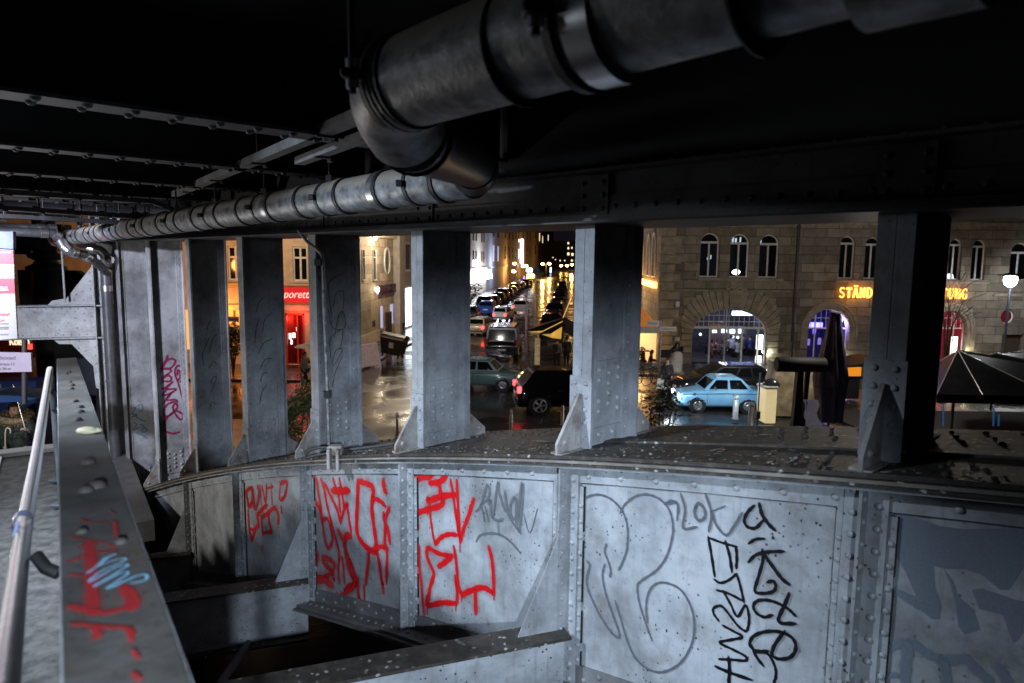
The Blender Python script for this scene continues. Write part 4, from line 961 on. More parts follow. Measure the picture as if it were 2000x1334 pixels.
# ================================================================== SIGNS AT THE LEFT
WHITE_P = simple('white_print', (0.20, 0.205, 0.22), 0.5, 0, 0.04, 3)
PINK_P = simple('crimson_print', (0.24, 0.008, 0.032), 0.5, 0, 0.08, 3)
INK = simple('grey_ink', (0.10, 0.09, 0.10), 0.6); REDINK = simple('red_ink', (0.45, 0.05, 0.10), 0.6); PALE = simple('pale_ink', (0.8, 0.8, 0.82), 0.5)
def flat_frame(tl, tr_, bl, dep):
    a = D(*tl, dep); b = D(*tr_, dep); c = D(*bl, dep); return a, b, c
bd = 8.2
def bx_(px, py): return D(px, py, bd)
o0 = bx_(33, 661)
ban = thing('hanging_banner', 'crimson and white advertising banner cut off by the left edge, hung under the deck', 'banner', o0)
m = MB()
def quad(mm, pts, dy, th, mi=0):
    P = [bx_(*p) - o0 + np.array([0, dy, 0]) for p in pts]; Q = [p + np.array([0, th, 0]) for p in P]
    n = len(P); mm.add(P + Q, [tuple(range(n)), tuple(range(2 * n - 1, n - 1, -1))] + [(i, i + n, (i + 1) % n + n, (i + 1) % n) for i in range(n)], mi)
quad(m, [(-45, 485), (26, 488), (29, 573), (34, 661), (-45, 667)], 0, .02); m.build('sheet', WHITE_P, ban)
m = MB(); quad(m, [(-44, 486), (26, 489), (27.5, 516), (-44, 515)], -.004, .003); quad(m, [(-44, 543.5), (28, 544), (29.5, 573), (-44, 574)], -.004, .003); m.build('colour_band', PINK_P, ban)
pic = simple('printed_food_photo', (0.30, 0.33, 0.30), 0.5, 0, 0.9, 14)
m = MB(); quad(m, [(-44, 515.5), (27.5, 516.5), (28, 543), (-44, 542.5)], -.003, .002); m.build('picture', pic, ban)
def btext(s, px, py, h, mat, wpx=None):
    p = bx_(px, py) - o0 + np.array([0, -.008, 0]); k = bd / F_PX
    return text_obj('lettering', s, mat, h * k, ban, 0, .001, wpx * k if wpx else None, p)
btext('HIER >>>>>', 6, 493, 5, PALE, 34); btext('REPUBLIK', 0, 564, 8, PALE, 34); btext('diese Adresse?', -4, 614, 6, REDINK, 44); btext('BERLIN', -2, 626, 4, REDINK, 20)
for y in (632, 639, 642, 653): btext('am Schiffbauerdamm', 0, y, 2.4, INK, 34)
m = MB(); quad(m, [(-44, 452), (22, 452), (22, 486), (-44, 483)], .03, .05); m.build('header', simple('slate_blue_sheet', (0.10, 0.13, 0.2), .6), ban)
sd = 9.6; so = D(62, 726, sd)
sg = thing('direction_sign', 'lilac white wooden sign with arrow directions below the banner', 'sign', so)
bd2 = bd; bd = sd; o0_, o0 = o0, so
m = MB(); quad(m, [(-90, 686), (60, 689), (62, 726), (-90, 729)], 0, .04); m.build('board', simple('lilac_white_board', (0.17, 0.15, 0.20), 0.55, 0, .1, 4), sg)
def stext(s, px, py, h, wpx):
    k = bd / F_PX; return text_obj('lettering', s, INK, h * k, sg, 0, .001, wpx * k, bx_(px, py) - so + np.array([0, -.008, 0]))
stext('die Besten!', 6, 699, 7, 50); stext('Albrechtstrasse 12', 0, 711, 5, 58); stext('noch 20 m', 4, 720, 5, 34)
m = MB(); m.tube([bx_(42, 664) - so + np.array([0, .06, 0]), bx_(42, 790) - so + np.array([0, .06, 0])], .035, 8); m.build('post', STEEL_K, sg)
bd = 11.9; o0 = D(68, 800, bd)
bx = thing('sticker_box', 'navy blue electrical cabinet with stickers behind the woman', 'cabinet', o0)
m = MB(); quad(m, [(-60, 745), (70, 745), (72, 900), (-60, 900)], 0, .5); m.build('body', simple('navy_paint', (0.012, 0.022, 0.075), 0.35), bx)
m = MB(); k = bd / F_PX
for (x, y, a, b) in ((45, 767, 12, 7), (36, 772, 6, 4)): m.lathe([(0.001, 0), (a * k, 0), (a * k, .002), (.001, .002)], (0, 0, 0), 12) if False else quad(m, [(x + a * math.cos(t_) * (1 + .15 * math.sin(5 * t_)), y + b * math.sin(t_)) for t_ in frange(0, 2 * math.pi * .95, 15)], -.006 - .002 * (a < 8), .003)
m.build('sticker', WHITE_P, bx); 
m = MB(); quad(m, [(12 + 4.5 * math.cos(t_), 773 + 4.5 * math.sin(t_)) for t_ in frange(0, 2 * math.pi * .95, 12)], -.006, .003); m.build('sticker', simple('yellow_sticker', (0.7, 0.5, 0.03), .5), bx)
m = MB(); quad(m, [(-6, 751), (2, 750), (3, 758), (-5, 758)], -.006, .003); m.build('sticker', WHITE_P, bx)
# ================================================================== GROUND, ROADS, PAVEMENTS
def wet(name, col, rmin, rmax, scale, bump, brick=None):
    m, nt, b = nodes(name); L = nt.links
    tc = nt.nodes.new('ShaderNodeTexCoord'); V = tc.outputs['Object']
    n1 = N(nt, 'ShaderNodeTexNoise', Scale=0.35, Detail=5.0, Roughness=0.6); L.new(V, n1.inputs['Vector'])
    n2 = N(nt, 'ShaderNodeTexNoise', Scale=scale, Detail=8.0, Roughness=0.65); L.new(V, n2.inputs['Vector'])
    c = ramp(nt, n2.outputs['Fac'], [(0.3, tuple(x * .6 for x in col)), (0.7, tuple(x * 1.3 for x in col))]).outputs[0]
    h = n2.outputs['Fac']
    if brick:
        br = N(nt, 'ShaderNodeTexBrick', Scale=1.0); L.new(V, br.inputs['Vector'])
        br.inputs['Brick Width'].default_value, br.inputs['Row Height'].default_value, br.inputs['Mortar Size'].default_value = brick
        br.inputs['Color1'].default_value = (.8, .8, .8, 1); br.inputs['Color2'].default_value = (1, 1, 1, 1); br.inputs['Mortar'].default_value = (.35, .35, .35, 1)
        c = mixc(nt, 1.0, c, br.outputs['Color'], 'MULTIPLY')
        ad = N(nt, 'ShaderNodeMath', _operation='MULTIPLY_ADD'); L.new(br.outputs['Fac'], ad.inputs[0]); ad.inputs[1].default_value = -1.2; L.new(n2.outputs['Fac'], ad.inputs[2]); h = ad.outputs[0]
    L.new(c, b.inputs['Base Color'])
    mr = N(nt, 'ShaderNodeMapRange'); L.new(n1.outputs['Fac'], mr.inputs['Value']); mr.inputs['From Min'].default_value = .4; mr.inputs['From Max'].default_value = .62
    mr.inputs['To Min'].default_value = rmin; mr.inputs['To Max'].default_value = rmax; L.new(mr.outputs[0], b.inputs['Roughness'])
    bm_ = N(nt, 'ShaderNodeMath', _operation='MULTIPLY'); L.new(mr.outputs[0], bm_.inputs[0]); bm_.inputs[1].default_value = bump
    bn = N(nt, 'ShaderNodeBump', Distance=0.02); L.new(bm_.outputs[0], bn.inputs['Strength']); L.new(h, bn.inputs['Height']); L.new(bn.outputs[0], b.inputs['Normal'])
    b.inputs['Specular IOR Level'].default_value = 0.7
    return m
ASPH = wet('wet_asphalt', (0.028, 0.028, 0.030), 0.13, 0.42, 7, 0.45)
PAVE = wet('wet_paving', (0.060, 0.056, 0.052), 0.16, 0.45, 6, 0.7, (0.9, 0.6, 0.02))
COBB = wet('wet_cobbles', (0.055, 0.052, 0.050), 0.2, 0.5, 8, 1.0, (0.16, 0.11, 0.02))
def ground(name, poly, z, mat, z0=None):
    m = MB()
    if z0 is None: m.add([(x, y, z) for x, y in poly], [tuple(range(len(poly)))])
    else: m.prism(poly, 2, z0, z)
    return tag(m.build(name, mat), kind='structure')
ground('ground', [(-1500, -300), (1500, -300), (1500, 2500), (-1500, 2500)], -0.05, simple('dark_ground', (0.02, 0.02, 0.02), 0.6))
ground('river', [(-90, -40), (90, -40), (90, 14), (-90, 14)], -0.02, simple('black_river_water', (0.004, 0.005, 0.006), 0.12, 0, 0.2, 3, 0.3))
SX = lambda y, off: off + 0.0815 * y             # side street runs along this slope
ground('quay_road', [(-90, 25.0), (90, 25.0), (90, 36.0), (-90, 36.0)], 0.0, ASPH)
ground('side_street', [(SX(36, -12.0), 36.002), (SX(36, 0.8), 36.002), (SX(600, 0.8), 600), (SX(600, -12.0), 600)], 0.0, ASPH)
ground('quay_pavement', [(-90, 14.0), (90, 14.0), (90, 24.98), (-90, 24.98)], 0.10, COBB, -0.04)
ground('pub_pavement', [(-90, 33.2), (SX(36, -13.2), 33.2), (SX(36, -11.2), 34.2), (SX(600, -12.02), 600), (SX(600, -16.5), 600), (SX(40, -16.5), 41.0), (-90, 41.0)], 0.11, PAVE, -0.04)
ground('corner_pavement', [(SX(36, 0.82), 36.1), (90, 36.1), (90, 41.2), (SX(41, 6.2), 41.2), (SX(600, 6.2), 600), (SX(600, .82), 600)], 0.11, PAVE, -0.04)
m = MB()
for i in range(14):
    y = 40 + i * 7; m.add([(SX(y, -5.6), y, .004), (SX(y, -5.45), y, .004), (SX(y + 3, -5.45), y + 3, .004), (SX(y + 3, -5.6), y + 3, .004)], [(0, 1, 2, 3)])
for a, b in (((751, 760), (757, 748)), ((744, 775), (750, 790))):
    p, q = G(*a, .004), G(*b, .004); m.add([(p[0], p[1], .004), (p[0] + .12, p[1], .004), (q[0] + .12, q[1], .004), (q[0], q[1], .004)], [(0, 1, 2, 3)])
tag(m.build('road_markings', simple('worn_road_paint', (0.45, 0.45, 0.43), .5, 0, .3, 10)), kind='structure')
# ================================================================== BUILDINGS
def stone(name, col, bw_, rh, mort, dark=0.25, off=0.5):
    m, nt, b = nodes(name); L = nt.links
    tc = nt.nodes.new('ShaderNodeTexCoord'); sp = nt.nodes.new('ShaderNodeSeparateXYZ'); L.new(tc.outputs['Object'], sp.inputs[0])
    ad = N(nt, 'ShaderNodeMath', _operation='ADD'); L.new(sp.outputs['X'], ad.inputs[0]); L.new(sp.outputs['Y'], ad.inputs[1])
    cb = nt.nodes.new('ShaderNodeCombineXYZ'); L.new(ad.outputs[0], cb.inputs[0]); L.new(sp.outputs['Z'], cb.inputs[1])
    br = N(nt, 'ShaderNodeTexBrick', Scale=1.0); L.new(cb.outputs[0], br.inputs['Vector']); br.offset = off
    br.inputs['Brick Width'].default_value = bw_; br.inputs['Row Height'].default_value = rh; br.inputs['Mortar Size'].default_value = mort; br.inputs['Mortar Smooth'].default_value = 0.3
    br.inputs['Color1'].default_value = (*[c * 0.58 for c in col], 1); br.inputs['Color2'].default_value = (*[min(1, c * 1.2) for c in col], 1); br.inputs['Mortar'].default_value = (*[c * dark for c in col], 1)
    n1 = N(nt, 'ShaderNodeTexNoise', Scale=1.3, Detail=8.0, Roughness=0.7); L.new(tc.outputs['Object'], n1.inputs['Vector'])
    st = ramp(nt, n1.outputs['Fac'], [(0.3, (.45, .44, .43)), (0.66, (1, 1, 1))]).outputs[0]
    c = mixc(nt, 1.0, br.outputs['Color'], st, 'MULTIPLY'); L.new(c, b.inputs['Base Color']); b.inputs['Roughness'].default_value = 0.8
    n2 = N(nt, 'ShaderNodeTexNoise', Scale=22.0, Detail=6.0); L.new(tc.outputs['Object'], n2.inputs['Vector'])
    h = N(nt, 'ShaderNodeMath', _operation='MULTIPLY_ADD'); L.new(br.outputs['Fac'], h.inputs[0]); h.inputs[1].default_value = -1.0; 
    h2 = N(nt, 'ShaderNodeMath', _operation='MULTIPLY'); L.new(n2.outputs['Fac'], h2.inputs[0]); h2.inputs[1].default_value = .35; L.new(h2.outputs[0], h.inputs[2])
    bn = N(nt, 'ShaderNodeBump', Strength=0.8, Distance=0.03); L.new(h.outputs[0], bn.inputs['Height']); L.new(bn.outputs[0], b.inputs['Normal'])
    MATS[name] = m; return m
SAND = stone('sandstone_blocks', (0.35, 0.31, 0.25), 1.35, 0.50, 0.018, 0.38)
SAND2 = simple('dressed_sandstone', (0.32, 0.28, 0.215), 0.8, 0, 0.35, 2.5, 0.4)
FRAME_W = simple('white_window_frame', (0.72, 0.72, 0.70), 0.5)
DARKWIN = simple('dark_window_glass', (0.008, 0.008, 0.010), 0.07)
ROOM = simple('dark_room_wall', (0.06, 0.05, 0.06), 0.8)
def arc_pts(x0, x1, zb, zs, zt, n=16):
    """outline of an arched opening, counter-clockwise from bottom left"""
    cx = (x0 + x1) / 2; rx = (x1 - x0) / 2; rz = zt - zs
    return [(x0, zb), (x1, zb)] + [(cx + rx * math.cos(a), zs + rz * math.sin(a)) for a in frange(0, math.pi, n)]
def hole_wall(name, outer, holes, y, reveal, mat, parent):
    from mathutils.geometry import tessellate_polygon
    loops = [[Vector((p, q, 0)) for p, q in lp] for lp in [outer] + holes]; flat = [(v.x, y, v.y) for lp in loops for v in lp]
    mb = MB(); mb.add(flat, [tuple(t) for t in tessellate_polygon(loops)])
    for lp in holes:
        n = len(lp); mb.add([(a, y, b) for a, b in lp] + [(a, y + reveal, b) for a, b in lp], [(i, (i + 1) % n, n + (i + 1) % n, n + i) for i in range(n)])
    return mb.build(name, mat, parent)
FD = 40.0
SB = np.array([8.5, FD, 0.0])
def fp(px, py): p = D(px, py, FD) - SB; return (p[0], p[2])
def fx(px): return D(px, 560, FD)[0] - SB[0]
def fz(px, py): return D(px, py, FD)[2]
stb = thing('stone_building', 'large sandstone corner building with arched restaurant windows across the quay road', 'building', SB)
ups = [(1365, 1402, 455), (1423, 1460, 457), (1480, 1518, 458), (1636, 1666, 461), (1685, 1715, 463), (1762, 1790, 465), (1848, 1874, 466), (1893, 1921, 468), (1968, 2008, 474), (2030, 2070, 474)]
upw = []
for a, b, t in ups:
    zt = fz((a + b) / 2, t); zb_ = fz((a + b) / 2, 541 + (a - 1365) * .011); rx = (fx(b) - fx(a)) / 2
    upw.append((fx(a), fx(b), zb_, zt - rx, zt))
big = (fx(1356), fx(1504), fz(1430, 716), fz(1430, 652), fz(1430, 603))
m2_ = (fx(1584), fx(1664), fz(1624, 712), fz(1624, 645), fz(1624, 604))
m3_ = (fx(1826), fx(1896), fz(1860, 712), fz(1860, 645), fz(1860, 607))
rnd = [(fx(1974) + .42 * math.cos(a), fz(1974, 619) + .42 * math.sin(a)) for a in frange(0, 2 * math.pi * 15 / 16, 15)]
door = [(fx(1967), .12), (fx(2010), .12), (fx(2010), fz(1990, 654)), (fx(1967), fz(1990, 654))]
holes = [arc_pts(*o) for o in upw] + [arc_pts(*big, 24), arc_pts(*m2_), arc_pts(*m3_), rnd, door]
hole_wall('wall', [(0, 0), (40, 0), (40, 17), (0, 17)], holes, 0, .35, SAND, stb)
# side wall along the side street
mm = MB(); L_ = 34
ang = np.array([.0812, .9967])
def sw(t, z, o=0): return (ang[0] * t - ang[1] * o, ang[1] * t + ang[0] * o, z)
mm.add([sw(0, 0), sw(L_, 0), sw(L_, 17), sw(0, 17)], [(0, 1, 2, 3)]); mm.add([sw(L_, 0), (40, 34, 0), (40, 34, 17), sw(L_, 17)], [(0, 1, 2, 3)]); mm.build('side_wall', SAND, stb)
for t0 in (2.3, 5.2, 9.2, 12.4):
    pts = arc_pts(t0, t0 + 1.6, 5.1, 7.0, 7.8); f = MB(); n_ = len(pts)
    f.add([sw(t, z, .006) for t, z in pts], [tuple(range(n_))], 1)
    for i in range(n_): a, b = pts[i], pts[(i + 1) % n_]; f.tube([sw(*a, .03), sw(*b, .03)], .07, 4, 0)
    f.tube([sw(t0 + .8, 5.1, .03), sw(t0 + .8, 7.7, .03)], .04, 4, 0); f.build('window', [FRAME_W, DARKWIN], stb)
f = MB(); 
for i in range(6): f.hexa([sw(1.2 + i * 1.4, 4.45, .02), sw(2.45 + i * 1.4, 4.45, .02), sw(2.45 + i * 1.4, 4.45, .25), sw(1.2 + i * 1.4, 4.45, .25), sw(1.2 + i * 1.4, 4.78, .02), sw(2.45 + i * 1.4, 4.78, .02), sw(2.45 + i * 1.4, 4.78, .25), sw(1.2 + i * 1.4, 4.78, .25)])
f.build('lit_sign_box', emis('orange_lit_sign', (1.0, 0.42, 0.08), 7), stb)
# voussoirs of the big arch, jamb blocks, quoins
m = MB(); cx_ = (big[0] + big[1]) / 2; rx_ = (big[1] - big[0]) / 2; rz_ = big[4] - big[3]; NB = 23
def outp(a):
    c, s_ = math.cos(a), math.sin(a); ox = rx_ + .62 + .25 * abs(math.sin(2 * a)); oz = rz_ + 1.0
    x = cx_ + ox * c; z = min(big[3] + oz * s_ * 1.12, fz(1430, 570)); return (x, z)
for j in range(NB):
    a0 = math.pi * (j + .05) / NB; a1 = math.pi * (j + .95) / NB
    i0 = (cx_ + (rx_ + .01) * math.cos(a0), big[3] + (rz_ + .01) * math.sin(a0)); i1 = (cx_ + (rx_ + .01) * math.cos(a1), big[3] + (rz_ + .01) * math.sin(a1))
    o0_, o1_ = outp(a0), outp(a1)
    cr = (o0_[0], o1_[1]) if math.cos((a0 + a1) / 2) > 0 else (o1_[0], o0_[1])
    poly = [i0, o0_, cr, o1_, i1] if abs(o0_[1] - o1_[1]) > .03 else [i0, o0_, o1_, i1]
    m.prism(poly, 1, -.13 - .02 * (j % 2), -.002)
z = big[3] - .02
while z > 1.0:
    for (a, b) in ((big[0] - .62 - .0, big[0] - .015), (big[1] + .015, big[1] + .62)): m.bevbox((a, -.12, z - .345), (b, -.002, z - .02), .02)
    z -= .37
m.build('arch_surround', SAND2, stb)
m = MB(); kx = fx(1437); m.prism([(kx - .33, fz(1437, 600)), (kx + .33, fz(1437, 600)), (kx + .42, fz(1437, 567)), (kx - .42, fz(1437, 567))], 1, -.22, -.152)
for i in range(7): m.ball((kx - .5 + i * .17, -.2, fz(1437, 564) + .06 * math.sin(i * 2)), .10, 8, 0, (1.2, .7, .8))
m.build('keystone', SAND2, stb)
m = MB()
for i in range(30):
    z0 = .2 + i * .52; wq = 1.15 if i % 2 else .82
    m.bevbox((-.045, -.06, z0), (wq, -.002, z0 + .47), .02); 
m.build('quoin_blocks', SAND2, stb)
m = MB()
for y_, x0, x1, hh, dd in ((546, 1362, 1528, .14, .14), (549, 1630, 1722, .12, .12), (551, 1750, 1930, .12, .12), (552, 1960, 2200, .12, .12), (568, 1330, 1545, .10, .06), (437, 1288, 2300, .2, .12), (577, 1940, 2200, .16, .15)):
    z = fz((x0 + x1) / 2, y_); m.bevbox((fx(x0), -dd, z - hh / 2), (fx(x1), -.002, z + hh / 2), .015)
m.build('string_course', SAND2, stb)
m = MB()
for (a, b) in ((m2_, 0), (m3_, 1)):
    c = (a[0] + a[1]) / 2; r0 = (a[1] - a[0]) / 2; rz = a[4] - a[3]
    for lay, (w0, w1, d) in enumerate(((.02, .20, -.03), (.205, .36, -.07), (.365, .46, -.10))):
        n = 26; vs = []; fs = []
        for k in range(n + 1):
            g = math.pi * k / n
            for q, dd in ((w0, d), (w1, d), (w1, -.001), (w0, -.001)): vs.append((c + (r0 + q) * math.cos(g), dd, a[3] + (rz + q) * math.sin(g)))
        for k in range(n):
            for q in range(4): fs.append((k * 4 + q, k * 4 + (q + 1) % 4, k * 4 + 4 + (q + 1) % 4, k * 4 + 4 + q))
        m.add(vs, fs)
        for sg in (-1, 1): m.box((min(c + sg * (r0 + w0), c + sg * (r0 + w1)), d, 1.1), (max(c + sg * (r0 + w0), c + sg * (r0 + w1)), -.001, a[3]))
    m.build('arch_surround', SAND2, stb); m = MB()
# windows: frame with bars, pane as sub-part
def arched_window(o, mull, trans, bars=(), y=.20, pane=GLASS, fw=.05, par=stb, name='window'):
    x0, x1, zb, zs, zt = o; f = MB(); pts = arc_pts(*o, 18); n = len(pts); cx = (x0 + x1) / 2; rx = (x1 - x0) / 2; rz = zt - zs
    inn = arc_pts(x0 + fw, x1 - fw, zb + fw, zs, zt - fw, 18)
    vs = [(a, y - .03, b) for a, b in pts] + [(a, y - .03, b) for a, b in inn] + [(a, y + .03, b) for a, b in pts] + [(a, y + .03, b) for a, b in inn]
    f.add(vs, [(i, (i + 1) % n, n + (i + 1) % n, n + i) for i in range(n)] + [(n + i, n + (i + 1) % n, 3 * n + (i + 1) % n, 3 * n + i) for i in range(n)])
    def top(x): return zs + rz * math.sqrt(max(0, 1 - ((x - cx) / rx) ** 2))
    for x, w_, z1 in mull: f.box((x - w_ / 2, y - .025, zb), (x + w_ / 2, y + .025, z1 if z1 else top(x)))
    for z, w_ in trans: 
        hw = rx * math.sqrt(max(0, 1 - (max(0, z - zs) / rz) ** 2)); f.box((cx - hw, y - .028, z - w_ / 2), (cx + hw, y + .028, z + w_ / 2))
    for x in bars: f.box((x - .012, y - .015, max(zs - 3, trans[0][0])), (x + .012, y + .015, top(x)))
    fr = f.build(name, FRAME_W, par)
    p = MB(); p.add([(a, y, b) for a, b in inn], [tuple(range(n))]); p.build('pane', pane, fr); return fr
for i, o in enumerate(upw):
    cx = (o[0] + o[1]) / 2
    arched_window(o, [(cx, .09, o[3] + .02)], [(o[3] + .02, .12)], y=.24, fw=.06)
zt_ = fz(1430, 641)
arched_window(big, [(fx(q), .10, zt_) for q in (1393, 1424, 1457, 1489)] + [(fx(1425), .05, None)], [(zt_, .14), (fz(1430, 629), .035), (fz(1430, 617), .03)], [fx(1360 + 10 * k) for k in range(1, 14)], y=.28, fw=.07)
arched_window(m2_, [(fx(1601), .07, None), (fx(1645), .07, None)], [(fz(1624, 642), .08), (fz(1624, 622), .03)], [fx(1592), fx(1612), fx(1622), fx(1633), fx(1654)], y=.3, fw=.06)
arched_window(m3_, [(fx(1848), .05, None), (fx(1876), .05, None)], [(fz(1860, 642), .07), (fz(1860, 622), .03)], [fx(1835 + 9 * k) for k in range(7)], y=.3, fw=.05)
f = MB(); p = [(fx(1974) + .40 * math.cos(a), .2, fz(1974, 619) + .40 * math.sin(a)) for a in frange(0, 2 * math.pi, 20)]; f.tube(p, .05, 6); f.build('round_window', FRAME_W, stb)
f = MB(); f.ball((fx(1974), .28, fz(1974, 619)), .36, 14, 0, (1, .1, 1)); f.build('round_pane', simple('dark_red_pane', (0.12, 0.01, 0.02), .1, emit=(.8, .05, .1), es=.05), stb)
f = MB(); f.box((door[0][0] + .12, .25, .12), (door[1][0] - .1, .31, door[2][1] - .1)); f.bevbox((fx(1980), .235, fz(1985, 674)), (fx(1994), .249, fz(1985, 664)), .004); f.build('door', simple('brown_door', (0.10, 0.07, 0.05), .5), stb)
# rooms behind the panes
def room(x0, x1, z0, z1, dep, wallmat, name='room'):
    m = MB(); y0 = .36
    for q in ([(x0, y0, z0), (x1, y0, z0), (x1, dep, z0), (x0, dep, z0)], [(x0, y0, z1), (x1, y0, z1), (x1, dep, z1), (x0, dep, z1)], [(x0, y0, z0), (x0, dep, z0), (x0, dep, z1), (x0, y0, z1)], [(x1, y0, z0), (x1, dep, z0), (x1, dep, z1), (x1, y0, z1)], [(x0, dep, z0), (x1, dep, z0), (x1, dep, z1), (x0, dep, z1)]): m.add(q, [(0, 1, 2, 3)])
    return m.build(name, wallmat, stb)
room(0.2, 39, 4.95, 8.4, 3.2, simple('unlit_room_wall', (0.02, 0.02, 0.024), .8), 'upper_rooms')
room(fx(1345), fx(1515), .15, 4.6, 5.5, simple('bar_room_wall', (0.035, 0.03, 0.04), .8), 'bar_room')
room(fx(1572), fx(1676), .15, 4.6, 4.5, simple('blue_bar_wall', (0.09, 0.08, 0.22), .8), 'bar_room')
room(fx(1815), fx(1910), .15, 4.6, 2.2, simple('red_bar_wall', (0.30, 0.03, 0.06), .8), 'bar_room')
def ix(px, dy): return D(px, 560, FD + dy)[0] - SB[0]
def iz(px, py, dy): return D(px, py, FD + dy)[2]
BLUEW = emis('blue_white_neon', (0.42, 0.50, 1.0), 14); VIO = emis('violet_neon', (0.10, 0.08, 1.0), 14); WHITEL = emis('white_glint', (0.95, 0.97, 1.0), 10)
m = MB(); m.bevbox((ix(1434, 3), 3.0, iz(1455, 617, 3)), (ix(1480, 3), 3.2, iz(1455, 608, 3)), .03); m.build('neon_tube', emis('blue_white_neon', (0.42, 0.50, 1.0), 14), stb)
m = MB(); m.box((ix(1392, 5.3), 5.3, iz(1450, 676, 5.3)), (ix(1503, 5.3), 5.45, iz(1450, 638, 5.3)));
m.build('bar_shelf', simple('bar_shelf_wood', (0.16, 0.11, 0.09), .6), stb)
m = MB()
for (a, b, y0, y1) in ((1414, 1424, 643, 650), (1430, 1440, 643, 651), (1447, 1456, 643, 651), (1470, 1488, 643, 651), (1396, 1404, 645, 650)): m.box((ix(a, 5.2), 5.22, iz(a, y1, 5.2)), (ix(b, 5.2), 5.28, iz(a, y0, 5.2)))
for (x, y) in ((1436, 658), (1446, 659), (1455, 660), (1464, 659), (1476, 661), (1372, 653)): m.ball((ix(x, 5.1), 5.1, iz(x, y, 5.1)), .09, 8)
m.build('shelf_lamp', emis('pale_blue_lamp', (0.7, 0.82, 1.0), 5), stb)
m = MB(); m.box((ix(1385, 4), 3.9, .15), (ix(1505, 4), 4.3, iz(1440, 676, 4))); m.build('bar_counter', simple('bar_counter_dark', (0.05, 0.04, 0.045), .3), stb)
m = MB()
for i in range(26): m.lathe([(.04, 0), (.04, .16), (.015, .2), (.015, .28)], (ix(1408 + i * 3.6, 5.1), 5.15, iz(1440, 643, 5.1) + random.uniform(-.03, .02)), 6)
m.build('bottles', simple('bottle_glass', (0.10, 0.16, 0.12), .1, 0, .8, 3), stb)['kind'] = 'stuff'
m = MB(); m.bevbox((fx(1490), .55, fz(1496, 685)), (fx(1503), .62, fz(1496, 656)), .01); m.bevbox((fx(1490), .55, fz(1496, 713)), (fx(1502), .62, fz(1496, 698)), .01); m.build('menu_lightbox', emis('white_lightbox', (0.95, 1.0, 0.95), 4.5), stb)
m = MB(); m.bevbox((ix(1587, 2), 2.0, iz(1600, 641, 2)), (ix(1612, 2), 2.15, iz(1600, 630, 2)), .03); m.bevbox((ix(1636, 2), 2.0, iz(1600, 641, 2)), (ix(1652, 2), 2.15, iz(1600, 630, 2)), .03); m.build('neon_tube', VIO, stb)
m = MB()
for i in range(14): m.bevbox((fx(1588 + (i * 37) % 70), 2.4 + (i % 3) * .5, fz(1620, 700 - (i * 13) % 50)), (fx(1588 + (i * 37) % 70 + 6), 2.5 + (i % 3) * .5, fz(1620, 690 - (i * 13) % 50)), .01)
m.build('wall_picture', simple('pale_violet_frames', (0.4, 0.35, 0.6), .5, 0, .8, 9, emit=(.5, .4, 1), es=.5), stb)
m = MB()
for i in range(20):
    a = 1836 + (i * 29) % 58; b = 612 + (i * 41) % 92; m.bevbox((fx(a), 1.2 + (i % 4) * .2, fz(a, b + 9)), (fx(a + 7), 1.25 + (i % 4) * .2, fz(a, b)), .01)
m.build('red_poster', simple('red_lit_poster', (0.6, 0.1, 0.15), .5, 0, .7, 7, emit=(1, .14, .22), es=3.2), stb)
m = MB(); m.bevbox((fx(1881), .6, fz(1888, 706)), (fx(1893), .66, fz(1888, 660)), .01); m.build('menu_lightbox', MATS['white_lightbox'], stb)
for (x, y, r) in ((1428, 515, .10), (1447, 532, .20), (1983, 540, .07)):
    m = MB(); m.ball((fx(x), 1.0, fz(x, y)), r, 10, 0, (1.2, 1, .8)); m.build('pane_glint', WHITEL, stb)  # glowing blobs stand in for lights reflected in the upper panes
m = MB()
for (x, y, w_, h_) in ((1428, 466, 1.2, 10), (1437, 468, 3, 12), (1443, 470, 3, 12), (1452, 467, 2.4, 10), (1483, 470, 1.5, 12), (1488, 466, 3, 14), (1493, 470, 1.5, 10), (1390, 493, 2.5, 6), (1395, 502, 1.5, 8), (1388, 505, 1.2, 5), (1855, 500, 2, 16), (1860, 530, 2, 20), (1908, 500, 2, 18), (1700, 500, 1.2, 20), (1698, 478, 1.4, 10)):
    a = fx(x); m.add([(a - w_ / 68, .9, fz(x, y + h_ / 2)), (a + w_ / 68, .95, fz(x, y + h_ / 2)), (a + w_ / 45, .95, fz(x, y - h_ / 2)), (a - w_ / 90, .9, fz(x, y - h_ / 2)), (a - w_ / 68, 1.0, fz(x, y + h_ / 2)), (a + w_ / 68, 1.0, fz(x, y + h_ / 2)), (a + w_ / 45, 1.0, fz(x, y - h_ / 2)), (a - w_ / 90, 1.0, fz(x, y - h_ / 2))], [(0, 1, 2, 3), (7, 6, 5, 4), (0, 4, 5, 1), (1, 5, 6, 2), (2, 6, 7, 3), (3, 7, 4, 0)])
m.build('glowing_drapery', emis('glowing_drapery', (0.75, 0.9, 0.95), 0.9), stb)  # curtain shapes given their own glow for light in the upper panes
m = MB(); m.ball((fx(1367), .9, fz(1367, 501)), .12, 8, 0, (1.5, 1, .7)); m.build('pane_glint', emis('blue_glint', (.25, .2, 1), 6), stb)
